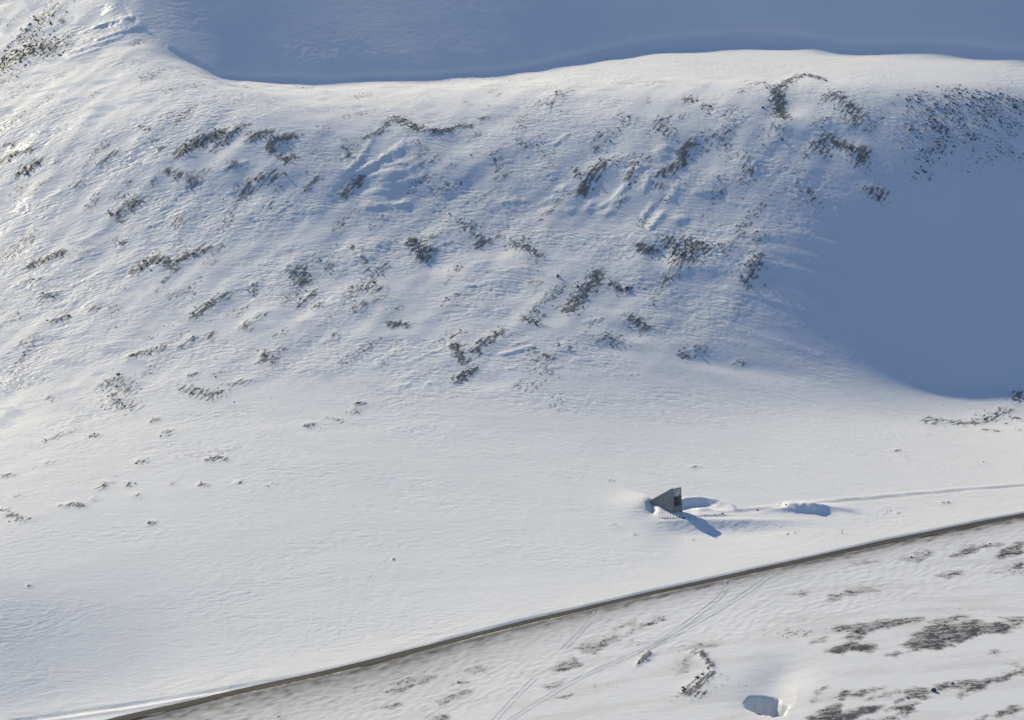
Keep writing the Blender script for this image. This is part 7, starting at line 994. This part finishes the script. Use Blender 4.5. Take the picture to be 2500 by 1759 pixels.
def sow(P, wd, dens, sz):
    """stone positions and radii along a rock belt"""
    P = np.array(P, float)
    L = 0 if len(P) < 2 else np.hypot(*np.diff(P, axis=0).T).sum()
    area = (L + wd) * wd
    n = max(5, int(area * dens * 1.1))
    t = rng.uniform(0, 1, n)
    if len(P) > 1:
        k = np.r_[0, np.cumsum(np.hypot(*np.diff(P, axis=0).T))] / L
        cx, cy = np.interp(t, k, P[:, 0]), np.interp(t, k, P[:, 1])
    else:
        cx, cy = np.full(n, P[0, 0]), np.full(n, P[0, 1])
    x = cx + rng.normal(0, wd * .44, n)
    y = cy + rng.normal(0, wd * .46, n)
    x = x + .35 * wd * noise(cx / 4.5, cy / 4.5, 303)
    y = y + .35 * wd * noise(cx / 4.5, cy / 4.5, 304)
    cl = noise((.5 * x + .87 * y) / 6.5, (.87 * x - .5 * y) / 1.4, 301)
    ok = cl > rng.uniform(-.75, .25, n)                   # gather in clusters
    x, y = x[ok], y[ok]
    r = np.clip(rng.lognormal(math.log(sz * .33), .50, len(x)), .12, .85)
    return x, y, r


def outcrop(lab, P, wd, dens, sz):
    x, y, r = sow(P, wd, dens, sz)
    z = zat(x, y)
    c = np.array(P, float).mean(0)
    cz = float(zat(c[0], c[1])[0])
    root = bpy.data.objects.new("rock_outcrop", None)
    COL.objects.link(root)
    root.location = (c[0], c[1], cz)
    root['label'], root['category'], root['group'] = lab, 'rock outcrop', 'rock outcrops breaking through the snow slope'
    o = np.argsort(-r)
    big = o[:12]
    for k in big:
        e = bpy.data.objects.new("rock", ROCK_ME[int(rng.integers(0, len(ROCK_ME)))])
        COL.objects.link(e)
        e.parent = root
        e.location = (x[k] - c[0], y[k] - c[1], z[k] + .12 * r[k] - cz)
        e.rotation_euler = (rng.normal(0, .25), rng.normal(0, .25), rng.uniform(0, 6.28))
        e.scale = (r[k] * rng.uniform(.9, 1.4), r[k] * rng.uniform(.8, 1.1), r[k] * rng.uniform(.8, 1.15))
    sm = o[12:]
    if len(sm):
        me = stones_mesh("loose_stones", x[sm] - c[0], y[sm] - c[1], z[sm] + .02 * r[sm] - cz, r[sm])
        obj("loose_stones", me, M_ROCK, parent=root, kind='stuff')


for args in OUTCROPS:
    outcrop(*args)


def scatter(name, label, belts):
    S = [sow(P, wd, dens, sz) for (_, P, wd, dens, sz) in belts]
    x, y, r = (np.concatenate([s[k] for s in S]) for k in range(3))
    z = zat(x, y)
    obj(name, stones_mesh(name, x, y, z + .02 * r, r), M_ROCK, kind='stuff', label=label)


scatter("scattered_stones", "small dark stones strewn over the upper snow slope", SMALL[:NU])
scatter("scattered_stones", "small dark stones strewn over the middle and lower snow slope", SMALL[NU:NU + NM])


def faint():
    x, y = rng.uniform(-260, 270, 150000), rng.uniform(1230, 1560, 150000)
    ok = (np.abs(x) < .175 * y)
    x, y = x[ok], y[ok]
    ds, dt = .5 * x + .87 * y, .87 * x - .5 * y
    thin = sst(fbm(ds / 30, dt / 11, 35, 2), .15, .8) * sst(table(ROUGH, x, y), .35, .6)
    c = .55 * noise(ds / 2.6, dt / .9, 36) + .45 * noise(ds / 1.1, dt / .7, 37) + .74 * thin
    ok = c > rng.uniform(.55, 1.0, len(x))
    x, y = x[ok], y[ok]
    r = np.clip(rng.lognormal(math.log(.15), .45, len(x)), .08, .6)
    obj("scattered_stones", stones_mesh("scattered_stones", x, y, zat(x, y), r), M_ROCK, kind='stuff', label="tiny dark stones in faint streaks where the slope snow is thin")


faint()
scatter("scree", "dark scree scattered over the shaded upper right slope", SMALL[NU + NM:])


def gravel():
    X_, Y_, R_ = [], [], []
    for P, dens in SHEETS:
        Q = np.array(P)
        x0, x1, y0, y1 = Q[:, 0].min(), Q[:, 0].max(), Q[:, 1].min(), Q[:, 1].max()
        n = int((x1 - x0) * (y1 - y0) * .8 * dens)
        x, y = rng.uniform(x0, x1, n), rng.uniform(y0, y1, n)
        ok = in_poly(x, y, P) > 0
        q2 = y - .22 * x
        c = .75 * noise(x / 5.0, q2 / 1.3, 43) + .6 * noise(x / 1.9, q2 / .62, 44)
        ok &= c > rng.uniform(-.3, .5, n)
        X_.append(x[ok]); Y_.append(y[ok]); R_.append(np.clip(rng.lognormal(math.log(.16), .45, ok.sum()), .1, .8))
    x, y, r = np.concatenate(X_), np.concatenate(Y_), np.concatenate(R_)
    obj("gravel", stones_mesh("gravel", x, y, zat(x, y) + .15 * r, r), M_ROCK, kind='stuff', label="dark gravel lying on the windswept foreground")


gravel()


def clods():
    X_, Y_ = [], []
    for P in FOOT:
        s = dense(P, 1.1)
        s = s + rng.normal(0, .35, s.shape)
        s = s[rng.uniform(0, 1, len(s)) < .75]
        X_.append(s[:, 0]); Y_.append(s[:, 1])
    x, y = np.concatenate(X_), np.concatenate(Y_)
    r = rng.uniform(.10, .22, len(x))
    obj("footprints", stones_mesh("footprints", x, y, zat(x, y) + .02, r), M_CLOD, kind='stuff', label="rows of trodden snow clods left by walkers on the smooth field")


clods()

for k, (x, y, r, lab) in enumerate(BOULDERS):
    bm = bmesh.new()
    bmesh.ops.create_icosphere(bm, subdivisions=3, radius=1)
    rr = random.Random(900 + k)
    cuts = [(Vector((rr.gauss(0, 1), rr.gauss(0, 1), rr.gauss(0, .8))).normalized(), rr.uniform(.55, .82)) for _ in range(9)]
    for v in bm.verts:
        for c, d in cuts:
            e = v.co.dot(c) - d
            if e > 0:
                v.co -= c * e
        v.co *= 1 + .07 * rr.uniform(-1, 1)
        v.co = Vector((v.co.x * 1.25, v.co.y, v.co.z * .82)) * r
    me = bpy.data.meshes.new("boulder")
    bm.to_mesh(me)
    bm.free()
    obj("boulder", me, M_ROCK, loc=(x, y, float(zat(x, y)[0]) + .35 * r), label=lab, cat='boulder')


# ------------------------------------------------------------------ the concrete building
def prism(me_name, prof, x0, x1):
    """profile of (y, z) points extruded from x0 to x1"""
    bm = bmesh.new()
    a = [bm.verts.new((x0, y, z)) for y, z in prof]
    b = [bm.verts.new((x1, y, z)) for y, z in prof]
    n = len(prof)
    bm.faces.new(a)
    bm.faces.new(b[::-1])
    for k in range(n):
        bm.faces.new((a[k], b[k], b[(k + 1) % n], a[(k + 1) % n]))
    bmesh.ops.recalc_face_normals(bm, faces=bm.faces)
    bmesh.ops.bevel(bm, geom=bm.edges[:], offset=.03, segments=1, affect='EDGES')
    me = bpy.data.meshes.new(me_name)
    bm.to_mesh(me)
    bm.free()
    return me


def boxm(name, x0, x1, y0, y1, z0, z1):
    return prism(name, [(y0, z0), (y1, z0), (y1, z1), (y0, z1)], x0, x1)


def building():
    root = bpy.data.objects.new("concrete_building", None)
    COL.objects.link(root)
    root.location = (LX, LY, 0)
    root.rotation_euler = (0, 0, math.atan2(WV[1], WV[0]))
    root['label'] = "tall narrow grey concrete wedge building half sunk in snow with glittering facade panel"
    root['category'] = "building"
    W, H, LE = 5.0, 9.4, .085           # width, height, lean of the front
    top = lambda y: H - (y - LE * H) * .60
    wall = [(-.085, -1), (LE * H, H), (9.8, top(9.8)), (15.5, top(15.5)), (15.5, -1)]
    obj("side_wall", prism("side_wall", wall, 0, .38), M_CONC, root)
    far_wall = [(y, z - .45 if z > 0 else z) for y, z in wall]
    obj("side_wall", prism("side_wall", far_wall, W - .38, W), M_CONC, root)
    y0 = LE * H + .15
    obj("roof", prism("roof", [(y0, top(y0) - .62), (15.3, top(15.3) - .62), (15.3, top(15.3) - .95), (y0, top(y0) - .95)], .383, W - .383), M_CONC, root)
    li, ri = .383, W - .383
    lean = lambda z: z * LE

    def slab(name, z0, z1, x0, x1, th, mt, inset=.06):
        return obj(name, prism(name, [(lean(z0) + inset, z0), (lean(z1) + inset, z1), (lean(z1) + inset + th, z1), (lean(z0) + inset + th, z0)], x0, x1), mt, root)
    g = (ri - li) / 3
    for k in range(3):                                 # plinth under the entrance
        slab("concrete_panel", -1, 2.15, li + g * k + .03, li + g * (k + 1) - .03, .3, M_CONC)
    slab("plinth_backing", -1, 2.1, li, ri, .2, M_DOOR, .38)
    slab("entrance_floor", 2.16, 2.3, li, ri, 2.0, M_CONC, .1)
    # deep dark entrance
    slab("entrance_back", 2.3, 5.8, li, ri, .1, M_DOOR, 2.0)
    for k in range(2):
        d = slab("door", 2.32, 4.9, 1.45 + k * 1.06, 2.49 + k * 1.06, .06, M_DOOR, 1.9)
        hx = 2.36 + k * .22
        obj("handle", prism("handle", [(lean(3.5) + 1.78, 3.5), (lean(3.9) + 1.78, 3.9), (lean(3.9) + 1.86, 3.9), (lean(3.5) + 1.86, 3.5)], hx, hx + .05), M_STEEL, d)
    slab("lintel", 5.78, 6.0, li, ri, 2.1, M_CONC, .02)
    slab("facade_panel", 6.01, 8.55, li, ri, .2, M_STEEL, .20)
    # glittering shards: a field of small tilted mirror plates behind glass
    r = random.Random(3)
    bm = bmesh.new()
    for k in range(420):
        x, z = r.uniform(li + .15, ri - .15), r.uniform(6.1, 8.45)
        s = r.uniform(.10, .24)
        tilt = Vector((r.gauss(0, .35), -1, r.gauss(.05, .45))).normalized()
        t1 = tilt.cross(Vector((0, 0, 1))).normalized()
        t2 = tilt.cross(t1)
        c = Vector((x, lean(z) + .10 - r.uniform(0, .05), z))
        a0 = r.uniform(0, 6.28)
        q = [c + (t1 * math.cos(a0 + j * 2.09) + t2 * math.sin(a0 + j * 2.09)) * s for j in range(3)]
        vs = [bm.verts.new(v) for v in q] + [bm.verts.new(v - tilt * .03) for v in q]
        bm.faces.new(vs[:3]); bm.faces.new(vs[3:][::-1])
        for j in range(3):
            bm.faces.new((vs[j], vs[(j + 1) % 3], vs[3 + (j + 1) % 3], vs[3 + j]))
    me = bpy.data.meshes.new("mirror_shards")
    bmesh.ops.recalc_face_normals(bm, faces=bm.faces)
    bm.to_mesh(me)
    bm.free()
    obj("mirror_shards", me, M_GLINT, root, kind='stuff')
    slab("cornice", 8.56, 8.9, li, ri, .5, M_CONC, .0)


building()


# ------------------------------------------------------------------ fence on the snowbank, stakes, marker
def post_mesh(name, h, s):
    bm = bmesh.new()
    prev = None
    for z, k in ((-.5, 1.0), (h * .9, .92), (h, .55)):
        ring = [bm.verts.new((s * k * a, s * k * b, z)) for a, b in ((-1, -1), (1, -1), (1, 1), (-1, 1))]
        if prev:
            for j in range(4):
                bm.faces.new((prev[j], prev[(j + 1) % 4], ring[(j + 1) % 4], ring[j]))
        prev = ring
    bm.faces.new(prev)
    # foot bracket
    g = bmesh.ops.create_cube(bm, size=1)
    for v in g['verts']:
        v.co = Vector((v.co.x * .36 - .2, v.co.y * .14, v.co.z * .16 + .06))
    me = bpy.data.meshes.new(name)
    bm.to_mesh(me)
    bm.free()
    return me


fx, fy = POSTS[0][0], POSTS[0][1]
fz = float(zat(fx, fy)[0])
fence = bpy.data.objects.new("fence", None)
COL.objects.link(fence)
fence.location = (fx, fy, fz)
fence['label'] = "row of short dark posts on a low rail along the snowbank before the concrete building"
fence['category'] = "fence"
for (x, y, h) in POSTS:
    obj("post", post_mesh("post", .85 * h, .11), M_DARKWOOD, fence, (x - fx, y - fy, float(zat(x, y)[0]) - fz))
V_ = []
for (x, y, h) in POSTS[1:]:
    zz = float(zat(x, y)[0]) - fz + .10
    for a, b in ((-.05, -.07), (.05, -.07), (.05, .07), (-.05, .07)):
        V_.append((x - fx, y - fy + a - .16, zz + b))
n = len(POSTS) - 1
F_ = [(4 * k + j, 4 * k + (j + 1) % 4, 4 * k + 4 + (j + 1) % 4, 4 * k + 4 + j) for k in range(n - 1) for j in range(4)]
me = bpy.data.meshes.new("rail")
me.from_pydata(V_, [], F_ + [(3, 2, 1, 0), tuple(4 * (n - 1) + j for j in range(4))])
obj("rail", me, M_DARKWOOD, fence)

ORD = ["first", "second", "third", "fourth", "fifth", "sixth", "seventh"]
for k, (x, y) in enumerate(STAKES):
    obj("stake", post_mesh("stake", .6, .05), M_PALEWOOD, None, (x, y, float(zat(x, y)[0])),
        label=f"thin pale stake on the snowbank, {ORD[k]} to the right of the dark post fence", cat="stake", group="thin stakes on the snowbank rim")

mk = obj("marker_post", post_mesh("marker_post", 1.35, .09), M_DARKWOOD, None, (MARK[0], MARK[1], float(zat(*MARK)[0])),
         label="lone short dark marker post in the snow between snow heap and road", cat="post")
